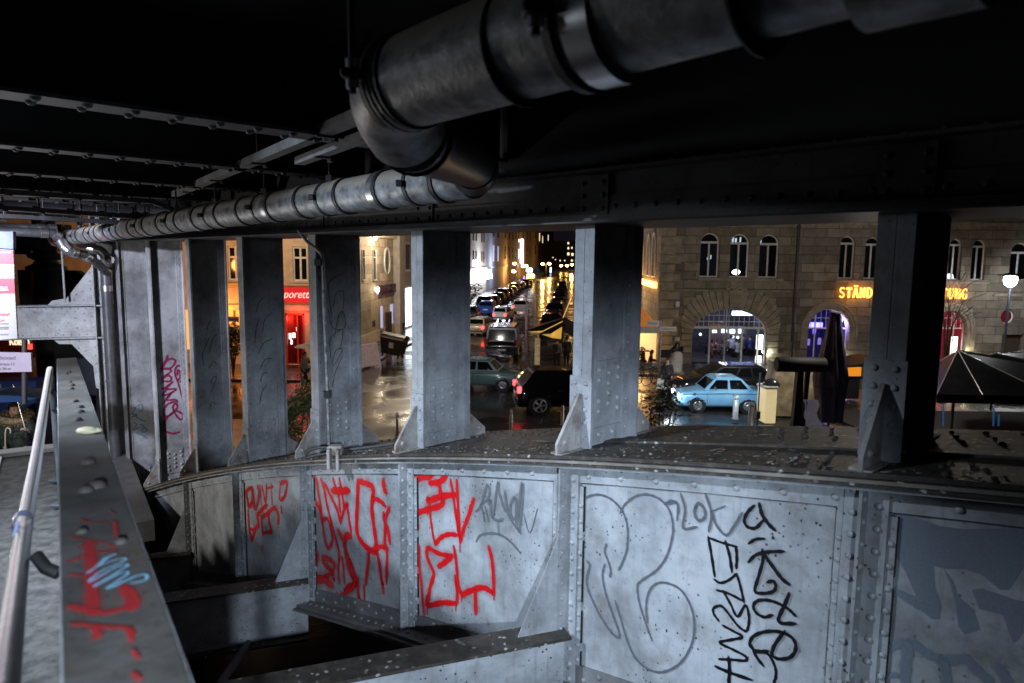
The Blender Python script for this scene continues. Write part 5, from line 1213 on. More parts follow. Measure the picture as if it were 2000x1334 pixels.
# lit letters
STY = {'S': [((1, .88), (.75, 1), (.3, 1), (.05, .8), (.2, .58), (.7, .45), (.95, .25), (.75, 0), (.3, 0), (0, .14))], 'T': [((.5, 0), (.5, 1)), ((0, .82), (0, 1), (1, 1), (1, .82)), ((.3, 0), (.7, 0))],
       'A': [((0, 0), (.5, 1), (1, 0)), ((.22, .36), (.78, .36)), ((-.1, 0), (.15, 0)), ((.85, 0), (1.1, 0))], 'N': [((.1, 0), (.1, 1), (.9, 0), (.9, 1)), ((-.05, 0), (.25, 0)), ((-.1, 1), (.1, 1)), ((.75, 1), (1.05, 1))],
       'D': [((.1, 0), (.1, 1), (.55, 1), (.95, .75), (.95, .25), (.55, 0), (.1, 0)), ((-.1, 0), (.1, 0)), ((-.1, 1), (.1, 1))], 'I': [((.5, 0), (.5, 1)), ((.2, 0), (.8, 0)), ((.2, 1), (.8, 1))],
       'G': [((.95, .82), (.7, 1), (.3, 1), (.02, .7), (.02, .3), (.3, 0), (.7, 0), (.9, .12), (.9, .42), (.6, .42))], 'E': [((.9, .15), (.9, 0), (.1, 0), (.1, 1), (.88, 1), (.88, .85)), ((.1, .52), (.65, .52))],
       'V': [((0, 1), (.5, 0), (1, 1)), ((-.12, 1), (.15, 1)), ((.85, 1), (1.12, 1))], 'R': [((.1, 0), (.1, 1), (.6, 1), (.85, .78), (.6, .5), (.1, .5)), ((.5, .5), (.95, 0)), ((-.1, 0), (.3, 0)), ((-.08, 1), (.1, 1)), ((.85, 0), (1.08, 0))],
       'U': [((.1, 1), (.1, .25), (.3, 0), (.7, 0), (.9, .25), (.9, 1)), ((-.08, 1), (.28, 1)), ((.72, 1), (1.06, 1))]}
GOLD = emis('amber_letter_light', (1.0, 0.36, 0.06), 4.2)
def letters(s, x0, x1, z0, h):
    n = len(s); cell = (x1 - x0) / n
    for i, ch in enumerate(s):
        if ch == ' ': continue
        k = 'A' if ch == 'Ä' else ch; m = MB(); wl = cell * (.66 if k != 'I' else .5)
        for st_ in STY[k]:
            P = [(x0 + cell * i + cell * .12 + a * wl, -.16, z0 + b * h) for a, b in st_]
            for a, b in zip(P[:-1], P[1:]): m.tube([a, b], .058 if abs(a[2] - b[2]) > .2 else .04, 6)
        if ch == 'Ä':
            for a in (.25, .75): m.ball((x0 + cell * i + cell * .12 + a * wl, -.16, z0 + h * 1.2), .06, 6)
        m.build('sign_letter', GOLD, stb)
letters('STÄNDIGE VERTRETUNG', fx(1637), fx(1889), fz(1762, 581.5), .54)
lamp('sign_glow', 'POINT', (SB[0] + fx(1665), FD - .45, fz(1665, 572)), 26, (1, .36, .06), .3)
lamp('sign_glow', 'POINT', (SB[0] + fx(1862), FD - .45, fz(1862, 572)), 18, (1, .36, .06), .3)
lamp('arch_uplight', 'POINT', (SB[0] + fx(1652), FD + .12, fz(1650, 632)), 60, (.42, .34, 1), .1)
lamp('arch_uplight', 'POINT', (SB[0] + fx(1656), FD - .2, fz(1650, 700)), 16, (1, .86, .65), .1)
lamp('arch_uplight', 'POINT', (SB[0] + fx(1897), FD - .3, fz(1897, 690)), 34, (1, .9, .62), .1)
lamp('bar_light', 'POINT', (SB[0] + fx(1440), FD + 2.2, 3.6), 240, (.74, .74, 1), .3)
lamp('bar_light', 'POINT', (SB[0] + fx(1624), FD + 1.5, 3.4), 60, (.3, .25, 1), .2)
lamp('bar_light', 'POINT', (SB[0] + fx(1868), FD + .9, 3.4), 70, (1, .3, .35), .2)
lamp('arch_uplight', 'POINT', (SB[0] + fx(1506), FD - .25, fz(1506, 690)), 22, (.95, 1, .8), .08)
lamp('arch_uplight', 'POINT', (SB[0] + fx(1497), FD + .2, fz(1497, 622)), 24, (.7, .7, 1), .08)
dpb = thing('facade_downpipe', 'black rainwater pipe running down the sandstone facade between two arches', 'drain pipe', (SB[0] + fx(1552), FD - .12, 0))
m = MB(); m.tube([(0, 0, .1), (0, 0, 9)], .09, 10)
for z in (2, 4, 6, 8): m.tube([(0, 0, z), (0, 0, z + .08)], .12, 10)
m.build('tube', BLACKPL, dpb)
ab = thing('alarm_box', 'small white box fixed on the sandstone wall beside the big arch', 'alarm box', (SB[0] + fx(1324), FD, fz(1324, 594)))
m = MB(); m.bevbox((-.11, -.14, -.17), (.11, -.001, .17), .03); m.build('box', FRAME_W, ab)
# ---------------------------------------------------------------- pub on the left
PD = 38.0; PB = np.array([-10.6, PD, 0]); pub = thing('corner_pub_building', 'cream corner pub building with red sign fascia and a red lit entrance', 'building', PB)
CREAM = stone('cream_render', (0.56, 0.46, 0.34), 2.2, 0.62, 0.012, 0.45)
def qx(px): return D(px, 600, PD)[0] - PB[0]
def qz(px, py): return D(px, py, PD)[2]
wins = [(qx(a), qx(b)) for a, b in ((322, 350), (448, 476), (574, 602))]
ent = (qx(556), qx(594), .12, qz(575, 612)); shop = (qx(330), qx(480), .9, qz(400, 600))
holes = [[(a, qz(590, 549)), (b, qz(590, 549)), (b, qz(590, 482)), (a, qz(590, 482))] for a, b in wins] + [[(ent[0], ent[2]), (ent[1], ent[2]), (ent[1], ent[3]), (ent[0], ent[3])], [(shop[0], shop[2]), (shop[1], shop[2]), (shop[1], shop[3]), (shop[0], shop[3])]]
hole_wall('wall', [(-18, 0), (0, 0), (0, 15), (-18, 15)], holes, 0, .25, simple('smooth_cream_render', (0.56, 0.46, 0.34), .8, 0, .2, 2, .2), pub)
for a, b in wins:
    z0, z1 = qz(590, 549), qz(590, 482); f = MB(); c = (a + b) / 2; zt = z0 + (z1 - z0) * .68
    for q in ((a, a + .07), (b - .07, b), (c - .05, c + .05)): f.box((q[0], .12, z0), (q[1], .2, z1))
    for q in (z0 + .04, zt, z1 - .04): f.box((a, .118, q - .05), (b, .202, q + .05))
    fr = f.build('window', FRAME_W, pub); p = MB(); p.add([(a, .17, z0), (b, .17, z0), (b, .17, z1), (a, .17, z1)], [(0, 1, 2, 3)]); p.build('pane', DARKWIN, fr)
    f = MB(); f.bevbox((a - .1, -.1, z0 - .1), (b + .1, .05, z0 - .005), .01); f.build('sill', MATS['smooth_cream_render'], pub)
m = MB(); m.bevbox((-18, -.22, qz(580, 558)), (-.0, -.001, qz(580, 554)), .02); m.bevbox((-18, -.15, qz(580, 607)), (0, -.001, qz(580, 596)), .02); m.bevbox((-18, -.3, qz(580, 430)), (0, -.001, qz(580, 420)), .02); m.build('cornice', MATS['smooth_cream_render'], pub)
m = MB(); m.bevbox((qx(520), -.18, qz(580, 590)), (qx(618), -.002, qz(580, 562)), .01); m.build('fascia_sign', simple('red_fascia', (0.55, 0.02, 0.03), .4, 0, .15, 2, emit=(1, .02, .04), es=.35), pub)
text_obj('fascia_lettering', 'La poretta', emis('pale_pink_letter', (1.0, 0.62, 0.5), 1.1), .42, pub, .35, .02, qx(612) - qx(534), (qx(573), -.2, qz(575, 575)))
f = MB(); f.box((ent[0], -.02, ent[2]), (ent[0] + .1, .1, ent[3])); f.box((ent[1] - .1, -.02, ent[2]), (ent[1], .1, ent[3])); f.box((ent[0], -.02, ent[3] - .1), (ent[1], .1, ent[3])); f.box((qx(577), .1, ent[2]), (qx(580), .2, ent[3])); f.build('door_frame', simple('red_door_frame', (0.5, 0.05, 0.02), .4), pub)
f = MB(); y1 = 2.6
for q in ([(ent[0], .26, .12), (ent[0], y1, .12), (ent[0], y1, ent[3]), (ent[0], .26, ent[3])], [(ent[1], .26, .12), (ent[1], y1, .12), (ent[1], y1, ent[3]), (ent[1], .26, ent[3])], [(ent[0], y1, .12), (ent[1], y1, .12), (ent[1], y1, ent[3]), (ent[0], y1, ent[3])], [(ent[0], .26, ent[3]), (ent[1], .26, ent[3]), (ent[1], y1, ent[3]), (ent[0], y1, ent[3])]): f.add(q, [(0, 1, 2, 3)])
f.build('entrance_room', simple('red_room_wall', (0.16, 0.03, 0.03), .7, 0, .5, 4), pub)
f = MB()
for (a, b, y0, y1) in ((559, 564, 652, 664), (566, 572, 651, 661), (562, 566, 665, 674), (574, 577, 640, 648)): f.bevbox((qx(a), .3, qz(a, y1)), (qx(b), .33, qz(a, y0)), .004)
f.build('lit_poster', emis('white_lit_paper', (1, .93, .95), 1.6), pub)
f = MB(); f.box((shop[0], .2, shop[2]), (shop[1], .24, shop[3])); f.build('shop_pane', emis('amber_shop_light', (1.0, 0.34, 0.06), 1.5), pub)
f = MB()
for i in range(7): x = shop[0] + (shop[1] - shop[0]) * i / 6; f.box((x - .05, .1, shop[2]), (x + .05, .19, shop[3]))
f.build('shop_frame', simple('dark_brown_frame', (0.06, 0.03, 0.02), .5), pub)
lamp('entrance_red_light', 'POINT', (PB[0] + qx(585), PD - .5, 2.9), 40, (1, .05, .03), .2)
lamp('entrance_red_light', 'POINT', (PB[0] + qx(572), PD + 1.2, 2.6), 70, (1, .08, .04), .2)
lamp('shop_warm_light', 'POINT', (PB[0] + qx(440), PD - 1.0, 3.0), 200, (1, .32, .05), .3)
# its side wall along the side street, with wall lamps, oval window and sign
SWL = 16.1
def pw(t, z, o=0): return (ang[0] * t + ang[1] * o, ang[1] * t - ang[0] * o, z)
def wt(px):                                      # wall run t for a photo column
    r = (px - 1000) / F_PX; return (PB[0] - r * PD) / (r * ang[1] - ang[0])
def wz(px, py): return D(px, py, PD + wt(px) * ang[1])[2]
m = MB(); m.add([pw(0, 0), pw(SWL, 0), pw(SWL, 7.55), pw(0, 7.55)], [(0, 1, 2, 3)]); m.add([pw(SWL, 0), pw(SWL, 0, -12), pw(SWL, 7.55, -12), pw(SWL, 7.55)], [(0, 1, 2, 3)]); m.build('side_wall', CREAM, pub)
m = MB(); m.hexa([pw(0, 7.5, .003), pw(SWL + .2, 7.5, .003), pw(SWL + .2, 7.5, .3), pw(0, 7.5, .3), pw(0, 7.75, .003), pw(SWL + .2, 7.75, .003), pw(SWL + .2, 7.75, .4), pw(0, 7.75, .4)]); m.hexa([pw(0, 0, .003), pw(SWL, 0, .003), pw(SWL, 0, .09), pw(0, 0, .09), pw(0, .9, .003), pw(SWL, .9, .003), pw(SWL, .9, .07), pw(0, .9, .07)]); m.build('cornice', MATS['smooth_cream_render'], pub)
def wquad(mm, px0, px1, y0, y1, o0, o1, mi=0):
    pc = (px0 + px1) / 2; t0, t1 = wt(px0), wt(px1); z0, z1 = wz(pc, y1), wz(pc, y0)
    mm.hexa([pw(t0, z0, o0), pw(t1, z0, o0), pw(t1, z0, o1), pw(t0, z0, o1), pw(t0, z1, o0), pw(t1, z1, o0), pw(t1, z1, o1), pw(t0, z1, o1)], mi)
for (a, b) in ((707, 711), (728, 733)):
    f = MB(); wquad(f, a - .6, a, 488, 546, .003, .08); wquad(f, b, b + .6, 488, 546, .003, .08); wquad(f, a - .6, b + .6, 546, 548, .003, .12); wquad(f, a, b, 502, 503.5, .003, .07); fr = f.build('window', FRAME_W, pub)
    f = MB(); wquad(f, a, b, 489, 545.5, .004, .02); f.build('pane', DARKWIN, fr)
f = MB(); t_c = wt(755); zc_ = wz(755, 510)
f.add([pw(t_c + .75 * math.cos(a), zc_ + .98 * math.sin(a), .02) for a in frange(0, 2 * math.pi * .96, 24)], [tuple(range(25))], 1)
f.tube([pw(t_c + .75 * math.cos(a), zc_ + .98 * math.sin(a), .03) for a in frange(0, 2 * math.pi, 26)], .07, 6, 0); f.build('oval_window', [FRAME_W, simple('dim_pane', (0.12, 0.1, 0.09), .15)], pub)
f = MB(); wquad(f, 722, 738, 589, 671, .003, .02); f.build('door', simple('beige_door', (0.42, 0.34, 0.24), .6), pub)
f = MB(); wquad(f, 725, 731, 626, 638, .022, .03); f.build('menu_board', simple('dark_menu', (0.03, 0.03, 0.03), .4), pub)
for a, b, y0, y1 in ((741.5, 746, 598, 640), (760.5, 766, 594, 632)): f = MB(); wquad(f, a, b, y0, y1, .004, .03); f.build('lit_menu_case', emis('bluish_lit_menu', (0.65, 0.65, 1.0), .55), pub)
f = MB(); wquad(f, 736, 770, 557, 573, .006, .05); f.build('sign_glow_panel', emis('purple_sign_glow', (0.55, 0.2, 0.85), 0.6), pub)
t0 = text_obj('sign_letter', 'BRAUHAUS', simple('dark_letter_metal', (0.03, 0.015, 0.03), .4), .62, pub, 0, .05, (wt(770) - wt(737)), pw((wt(737) + wt(770)) / 2, wz(753, 565), .14), (math.pi / 2, 0, math.atan2(ang[1], ang[0])), .03)
for (x, y) in ((731, 566), (728, 462)):
    f = MB(); f.lathe([(.02, -.25), (.12, -.1), (.16, .15), (.02, .2)], pw(wt(x), wz(x, y), .2), 10); f.build('wall_lamp', emis('warm_wall_lamp', (1.0, 0.85, 0.62), 7), pub)
    lamp('wall_lamp_light', 'POINT', tuple(PB + np.array(pw(wt(x), wz(x, y) - .25 * (y < 500), .35))), 55, (1, .82, .55), .06)
# next building along, with a white lit shop
nb_ = thing('white_shop_building', 'pale building with a glaring white lit shop behind the tilted dumpster', 'building', PB + np.array(pw(SWL + .6, 0)))
def nw(t, z, o=0): return (ang[0] * t + ang[1] * o, ang[1] * t - ang[0] * o, z)
m = MB(); m.hexa([nw(0, 0, -8), nw(22, 0, -8), nw(22, 0, .0), nw(0, 0, .0), nw(0, 13, -8), nw(22, 13, -8), nw(22, 13, .0), nw(0, 13, .0)]); m.build('wall', simple('pale_render', (0.5, 0.46, 0.42), .8, 0, .2, 2, .1), nb_)
m = MB(); m.hexa([nw(-.55, 0, -.2), nw(1.2, 0, -.2), nw(1.2, 0, .5), nw(-.55, 0, .5), nw(-.55, 13, -.2), nw(1.2, 13, -.2), nw(1.2, 13, .5), nw(-.55, 13, .5)]); m.build('corner_pillar', simple('pale_render', (0.5, 0.46, 0.42)), nb_)
for i in range(4):
    f = MB(); t = 3 + i * 4.6; f.hexa([nw(t, 4.9, .003), nw(t + 2.0, 4.9, .003), nw(t + 2.0, 4.9, .06), nw(t, 4.9, .06), nw(t, 7.4, .003), nw(t + 2.0, 7.4, .003), nw(t + 2.0, 7.4, .06), nw(t, 7.4, .06)]); fr = f.build('window', FRAME_W, nb_)
    f = MB(); f.add([nw(t + .2, 5.1, .064), nw(t + 1.8, 5.1, .064), nw(t + 1.8, 7.2, .064), nw(t + .2, 7.2, .064)], [(0, 1, 2, 3)]); f.build('pane', DARKWIN, fr)
m = MB()
for i in range(4): t = 1.6 + i * 5; m.hexa([nw(t, .3, .003), nw(t + 4.6, .3, .003), nw(t + 4.6, .3, .05), nw(t, .3, .05), nw(t, 3.5, .003), nw(t + 4.6, 3.5, .003), nw(t + 4.6, 3.5, .05), nw(t, 3.5, .05)])
m.build('lit_shop_window', emis('cold_white_shop_light', (0.80, 0.9, 1.0), 5), nb_)
# ---------------------------------------------------------------- row along the left of the side street
def row_building(name, label, px0, px1, h, mat, wcols=(), floors=(), ww=1.0, wh=1.7, lit=(), litmat=None, base=None):
    z0 = 20850 / (1110 - px0); z1 = 20850 / (1110 - px1); o = np.array([SX(z0, -15.44), z0, 0]); L = (z1 - z0) / ang[1]
    t = thing(name, label, 'building', o)
    m = MB(); m.hexa([nw(0, 0, -10), nw(L, 0, -10), nw(L, 0, 0), nw(0, 0, 0), nw(0, h, -10), nw(L, h, -10), nw(L, h, 0), nw(0, h, 0)]); m.build('wall', mat, t)
    m = MB(); m.hexa([nw(0, 4.2, .003), nw(L, 4.2, .003), nw(L, 4.2, .25), nw(0, 4.2, .25), nw(0, 4.5, .003), nw(L, 4.5, .003), nw(L, 4.5, .25), nw(0, 4.5, .25)]); m.hexa([nw(0, h - .4, .003), nw(L, h - .4, .003), nw(L, h - .4, .5), nw(0, h - .4, .5), nw(0, h, .003), nw(L, h, .003), nw(L, h, .5), nw(0, h, .5)]); m.build('cornice', mat, t)
    k = 0
    for f_ in floors:
        for c in wcols:
            tt = L * c; m = MB(); m.hexa([nw(tt, f_, .003), nw(tt + ww, f_, .003), nw(tt + ww, f_, .05), nw(tt, f_, .05), nw(tt, f_ + wh, .003), nw(tt + ww, f_ + wh, .003), nw(tt + ww, f_ + wh, .05), nw(tt, f_ + wh, .05)])
            m.build('window', litmat if k in lit else DARKWIN, t); k += 1
    return t, L
RW = simple('white_facade', (0.50, 0.44, 0.40), .8, 0, .15, .8); RG = simple('grey_blue_facade', (0.34, 0.35, 0.42), .8, 0, .2, .8); RB_ = simple('brown_facade', (0.26, 0.20, 0.16), .8, 0, .25, .8); RD = simple('dark_facade', (0.16, 0.12, 0.10), .8, 0, .25, .8)
WLIT = emis('warm_lit_window', (1, .75, .45), 1.6)
b1, L1 = row_building('street_building', 'pale street building with a blazing white shop fascia', 868, 948, 20, RW, (.30, .40, .58, .66, .83, .90), (4.9, 8.9, 12.9), 1.3, 2.4)
m = MB(); m.hexa([nw(L1 * .35, 2.5, .01), nw(L1, 2.5, .01), nw(L1, 2.5, 1.2), nw(L1 * .35, 2.5, 1.2), nw(L1 * .35, 4.0, .01), nw(L1, 4.0, .01), nw(L1, 4.0, .9), nw(L1 * .35, 4.0, .9)]); m.build('lit_fascia', emis('glaring_white_fascia', (0.92, 0.95, 1.0), 9), b1)
lamp('shop_fascia_light', 'POINT', tuple(np.array(b1.location) + np.array(nw(L1 * .75, 4.2, 3.0))), 2200, (.85, .9, 1), .8)
lamp('shop_fascia_light', 'POINT', tuple(np.array(b1.location) + np.array(nw(L1 + 8, 5, 3.0))), 1400, (.75, .8, 1), .8)
row_building('street_building', 'narrow blue-grey street building lit from the white shop', 948.5, 979, 22, RG, (.35, .65), (5.5, 10.5, 15), 2.6, 3.2, (0, 1), emis('pale_blue_window', (.6, .7, 1), .5))
row_building('street_building', 'brown street building with glowing ground floor doors behind parked cars', 979.4, 1013, 24, RB_, (.1, .3, .5, .7, .9), (6, 11, 16), 2.2, 3.0)
b4, L4 = row_building('street_building', 'brown street building carrying the tall vertical light sign', 1013.3, 1036, 26, RB_, (.2, .5, .8), (7, 13, 19), 4, 3.5)
row_building('street_building', 'dark street building beyond the tall vertical sign', 1036.3, 1060, 30, RD, (.2, .5, .8), (8, 15, 22), 6, 4, (4, 5), WLIT)
row_building('street_building', 'farthest dark street building before the end of the street', 1060.3, 1078, 34, RD, (.3, .7), (9, 18), 10, 5, (2,), WLIT)
def glow_box(name, label, px0, px1, y0, y1, dep, mat, catg='sign', th=.3):
    a, b = D(px0, y1, dep), D(px1, y0, dep); c = (a + b) / 2
    t = thing(name, label, catg, (c[0], dep, min(a[2], b[2]))); m = MB(); hw = abs(b[0] - a[0]) / 2; hh = abs(b[2] - a[2])
    m.bevbox((-hw, -th / 2, 0), (hw, th / 2, hh), min(hw, hh) * .15); m.build('lit_face', mat, t)
    m = MB(); m.box((-hw * .3 - 1.2, -.06, hh * .4), (-hw - .001, .06, hh * .6)); m.build('bracket', BLACKPL, t); return t
glow_box('vertical_sign', 'tall white and pink vertical light sign on the brown building', 1016, 1022.5, 467, 515, 218, emis('pink_white_sign', (1, .80, .85), 7))
glow_box('light_sign', 'small white horizontal light sign just below the tall vertical sign', 1018, 1031, 517, 522, 210, emis('white_sign', (1, .92, .9), 7))
glow_box('light_sign', 'blue-white light sign above the yellow shop sign in the street', 1028, 1040, 524, 531, 190, emis('bluewhite_sign', (.75, .85, 1), 9))
glow_box('light_sign', 'glowing yellow shop sign below the blue-white sign', 1029, 1044, 535, 543, 180, emis('yellow_sign', (1, .62, .10), 10))
glow_box('light_sign', 'violet strip light beside the yellow shop sign', 1022.5, 1025, 539, 550, 178, emis('violet_sign', (.35, .15, 1), 4))
glow_box('light_sign', 'upright yellow light box at the right edge of the street view', 1113, 1119, 536, 549, 90, emis('cream_yellow_sign', (1, .66, .2), 8))
glow_box('light_sign', 'narrow blue light panel far down the street', 1074, 1077, 522, 533, 280, emis('blue_sign', (.5, .7, 1), 4))
# end of the street
eb = thing('end_building', 'dark tall building with scattered lit windows closing the end of the street', 'building', (SX(420, -14), 420, 0))
m = MB(); m.box((-14, 0, 0), (60, 20, 17)); m.build('wall', simple('black_facade', (0.06, 0.055, 0.055), .8), eb)
for (x, y, w_) in ((1110, 475, 3), (1110, 485, 3), (1117, 484, 2.5), (1110, 496, 4), (1118, 497, 4), (1117, 509, 3), (1094, 509, 2), (1103, 509, 2), (1080, 503, 1.5), (1085, 507, 1.5)):
    p = D(x, y, 420) - np.array(eb.location); k = 420 / F_PX; m = MB(); m.box((p[0] - w_ * k / 2, -.1, p[2] - w_ * k * .65), (p[0] + w_ * k / 2, -.01, p[2] + w_ * k * .65)); m.build('window', WLIT, eb)
# right side of the street, mostly hidden: one dark building behind the stone one
rb = thing('street_building', 'dark building on the right of the street beside the orange lit pavement', 'building', (SX(75, 5.2), 75, 0))
m = MB(); m.hexa([nw(0, 0, 0), nw(260, 0, 0), nw(260, 0, 12), nw(0, 0, 12), nw(0, 22, 0), nw(260, 22, 0), nw(260, 22, 12), nw(0, 22, 12)]); m.build('wall', RD, rb)
# pale buildings far left behind the portal
lb = thing('apartment_building', 'orange lit apartment facade seen behind the dark pier at the left', 'building', (D(110, 500, 50)[0], 50, 0))
m = MB(); m.box((-22, 0, 0), (12, 8, 14)); m.build('wall', simple('ochre_render', (0.5, 0.36, 0.22), .8, 0, .2, 1.5), lb)
for i in range(-8, 5):
    m = MB(); x = i * 2.4; m.box((x, -.05, 5.5), (x + 1.1, -.003, 7.6)); m.build('window', DARKWIN, lb)
lamp('left_facade_lamp', 'POINT', (-31, 44, 5.2), 500, (1, .5, .16), .3)
# red lit cafe at the far left
cf = thing('street_cafe', 'dark cafe front with white letters and a red lit terrace behind the parapet end', 'cafe', (D(70, 700, 22)[0], 22, 0))
m = MB(); m.box((-6, 0, 0), (2.2, .4, 4.3)); m.build('wall', simple('black_cafe_wall', (0.03, 0.012, 0.012), .6), cf)
ko = np.array(cf.location)
def cpt(px, py): p = D(px, py, 22) - ko; return (p[0], -.03, p[2])
text_obj('lettering', 'Gaff', emis('cream_letter', (1, .75, .5), 1.2), .28, cf, 0, .02, .36, cpt(91, 669), bold=.02)
text_obj('lettering', 'Kölsch', emis('cream_letter', (1, .75, .5), 1.2), .26, cf, 0, .02, .62, cpt(39, 667))
m = MB(); m.bevbox((*cpt(46, 682)[:1], -.08, cpt(46, 682)[2]), (cpt(64, 671)[0], -.002, cpt(64, 671)[2]), .01); m.build('lit_panel', emis('red_panel', (1, .12, .08), 1.0), cf)
lamp('cafe_red_light', 'POINT', (ko[0] + .2, 19.5, 3.0), 45, (1, .05, .02), .15)
lamp('cafe_red_light', 'POINT', (ko[0] - 2.8, 19.5, 3.0), 30, (1, .06, .02), .15)

ground('terrace_dark_sheet', [(12.5, 17.0), (30, 17.0), (30, 27.5), (12.5, 27.5)], 0.16, simple('matt_black_sheet', (0.008, 0.008, 0.008), .9), -0.04)  # black sheet added to keep the ground under the parasols dark
# ================================================================== VEHICLES
def paint(name, col, rough=0.25): return simple(name, col, rough, 0, 0.08, 2, 0, coat=0.6)
SILVER = simple('wheel_silver', (0.5, 0.5, 0.52), 0.3, 0.8); CHROME = simple('chrome_trim', (0.6, 0.6, 0.62), 0.15, 1.0)
TYRE = simple('tyre_rubber', (0.012, 0.012, 0.013), 0.6); PLATE = simple('number_plate', (0.6, 0.6, 0.58), 0.5)
LAMPOFF = simple('lamp_glass', (0.45, 0.45, 0.42), 0.15); REDOFF = simple('red_lamp_glass', (0.25, 0.01, 0.01), 0.2)
REDON = emis('red_tail_light', (1.0, 0.04, 0.05), 7); HEADON = emis('white_head_light', (0.85, 0.93, 1.0), 25); AMBON = emis('amber_head_light', (1, .6, .25), 6)
def car(name, label, catg, body, green, wheels, mat, loc, rz, wr=.31, zb=.24, group=None, head=LAMPOFF, tail=REDOFF, roofmat=None, rim='spoke', hub=SILVER, trim=None, headz=None, tailz=None, round_head=False, plates=True):
    """body: stations (x, z_top, half_width); green: dict of the cabin outline; x forward"""
    t = thing(name, label, catg, loc, rz, group)
    m = MB(); rows = []
    for x, zt, hw in body:
        zm = zb + (zt - zb) * .55
        rows.append([(x, 0, zb), (x, hw * .86, zb), (x, hw * .97, zb + .10), (x, hw, zm), (x, hw * .975, zt - .09), (x, hw * .90, zt - .025), (x, hw * .6, zt), (x, 0, zt + .012)])
    n = len(rows); vs = []
    for r in rows: vs += r + [(a, -b, c) for a, b, c in r[-2:0:-1]]
    k = 14; fs = []
    for i in range(n - 1):
        for j in range(k): fs.append((i * k + j, i * k + (j + 1) % k, (i + 1) * k + (j + 1) % k, (i + 1) * k + j))
    m.add(vs, fs, 0, True); m.add(vs[:k], [tuple(range(k))]); m.add(vs[-k:], [tuple(range(k - 1, -1, -1))])
    m.build('body', mat, t)
    # cabin
    g = green; bw0, rw0 = g['bw'], g['rw']; zt, zr = g['zt'], g['zr']
    A = [(g['xr'], bw0, zt), (g['xf'], bw0, zt), (g['xrf'], rw0, zr - .05), (g['xrr'], rw0, zr - .05)]
    rt = [(g['xrf'] - .10, rw0 - .12, zr), (g['xrr'] + .10, rw0 - .12, zr)]
    m = MB(); V = A + rt + [(x, -y, z) for x, y, z in A + rt]
    m.add(V, [(0, 1, 2, 3), (3, 2, 4, 5), (6, 9, 8, 7), (9, 11, 10, 8), (5, 4, 10, 11), (0, 3, 9, 6), (3, 5, 11, 9), (1, 7, 8, 2), (2, 8, 10, 4)])
    m.build('cabin', roofmat or mat, t)
    def lerp(p, q, s): return tuple(p[i] + (q[i] - p[i]) * s for i in range(3))
    for sg in (1, -1):
        P = [(x, y * sg, z) for x, y, z in A]
        def uv(a, b, off=.004):
            lo = lerp(P[0], P[1], a); hi = lerp(P[3], P[2], a); p = lerp(lo, hi, b); return (p[0], p[1] + sg * off, p[2] + .0)
        cuts = g.get('cuts', [.06, .48, .53, .93])
        for a, b in zip(cuts[::2], cuts[1::2]):
            m = MB(); m.add([uv(a, .10), uv(b, .10), uv(b, .90), uv(a, .90)], [(0, 1, 2, 3)]); m.build('side_window', CARGLASS, t)
    for q, nm in (((0, 3), 'rear_window'), ((1, 2), 'windscreen')):
        a, b = A[q[0]], A[q[1]]; sgx = -1 if q[0] == 0 else 1
        lo, hi = lerp(a, b, .10), lerp(a, b, .88); o = sgx * .006
        m = MB(); m.add([(lo[0] + o, lo[1] - .09, lo[2]), (hi[0] + o, hi[1] - .09, hi[2]), (hi[0] + o, -hi[1] + .09, hi[2]), (lo[0] + o, -lo[1] + .09, lo[2])], [(0, 1, 2, 3)]); m.build(nm, CARGLASS, t)
    hwm = max(b[2] for b in body)
    for x in wheels:
        for sg in (1, -1):
            y = sg * (hwm - .02); wm = MB(); wm.tube([(x, y - sg * .20, wr), (x, y + sg * .012, wr)], wr, 22); 
            wh = wm.build('wheel', TYRE, t)
            ar = MB(); ar.tube([(x, y - sg * .3, wr + .015), (x, y + sg * .004, wr + .015)], wr * 1.19, 22); ar.build('wheel_arch', BLACKPL, t)
            rm = MB()
            if rim == 'spoke':
                rm.lathe([(wr * .74, 0), (wr * .74, .014), (wr * .64, .014), (wr * .62, 0)], (0, 0, 0), 22, caps=False)
                for q in range(5):
                    a = 2 * math.pi * q / 5; 
                    for da in (-.16, .16): rm.tube([(wr * .1 * math.cos(a + da), wr * .1 * math.sin(a + da), .008), (wr * .66 * math.cos(a + da * .8), wr * .66 * math.sin(a + da * .8), .008)], wr * .055, 6)
                rm.lathe([(.001, .014), (wr * .16, .014), (wr * .18, .0)], (0, 0, 0), 12)
            else:
                rm.lathe([(wr * .66, 0), (wr * .62, .016), (wr * .45, .02), (wr * .40, .006), (wr * .24, .006), (wr * .20, .028), (.001, .03)], (0, 0, 0), 22)
            rm.v = [(x + a, y + sg * (.013 + c), wr + b) for a, b, c in rm.v]
            rm.build('rim', hub, wh)
    xf, xr = body[-1][0], body[0][0]; hf, hr_ = body[-2][2], body[1][2]
    zf = headz or body[-2][1] - .20; zrr = tailz or body[1][1] - .22
    for sg in (1, -1):
        m = MB()
        if round_head: m.ball((xf - .005, sg * (hf - .19), zf), .095, 12, 0, (.5, 1, 1))
        else: m.bevbox((xf - .10, min(sg * (hf - .36), sg * (hf - .04)), zf - .06), (xf + .015, max(sg * (hf - .36), sg * (hf - .04)), zf + .07), .02)
        m.build('headlight', head, t)
        m = MB(); m.bevbox((xr - .015, min(sg * (hr_ - .20), sg * (hr_ + .005)), zrr - .11), (xr + .14, max(sg * (hr_ - .20), sg * (hr_ + .005)), zrr + .12), .02); m.build('tail_light', tail, t)
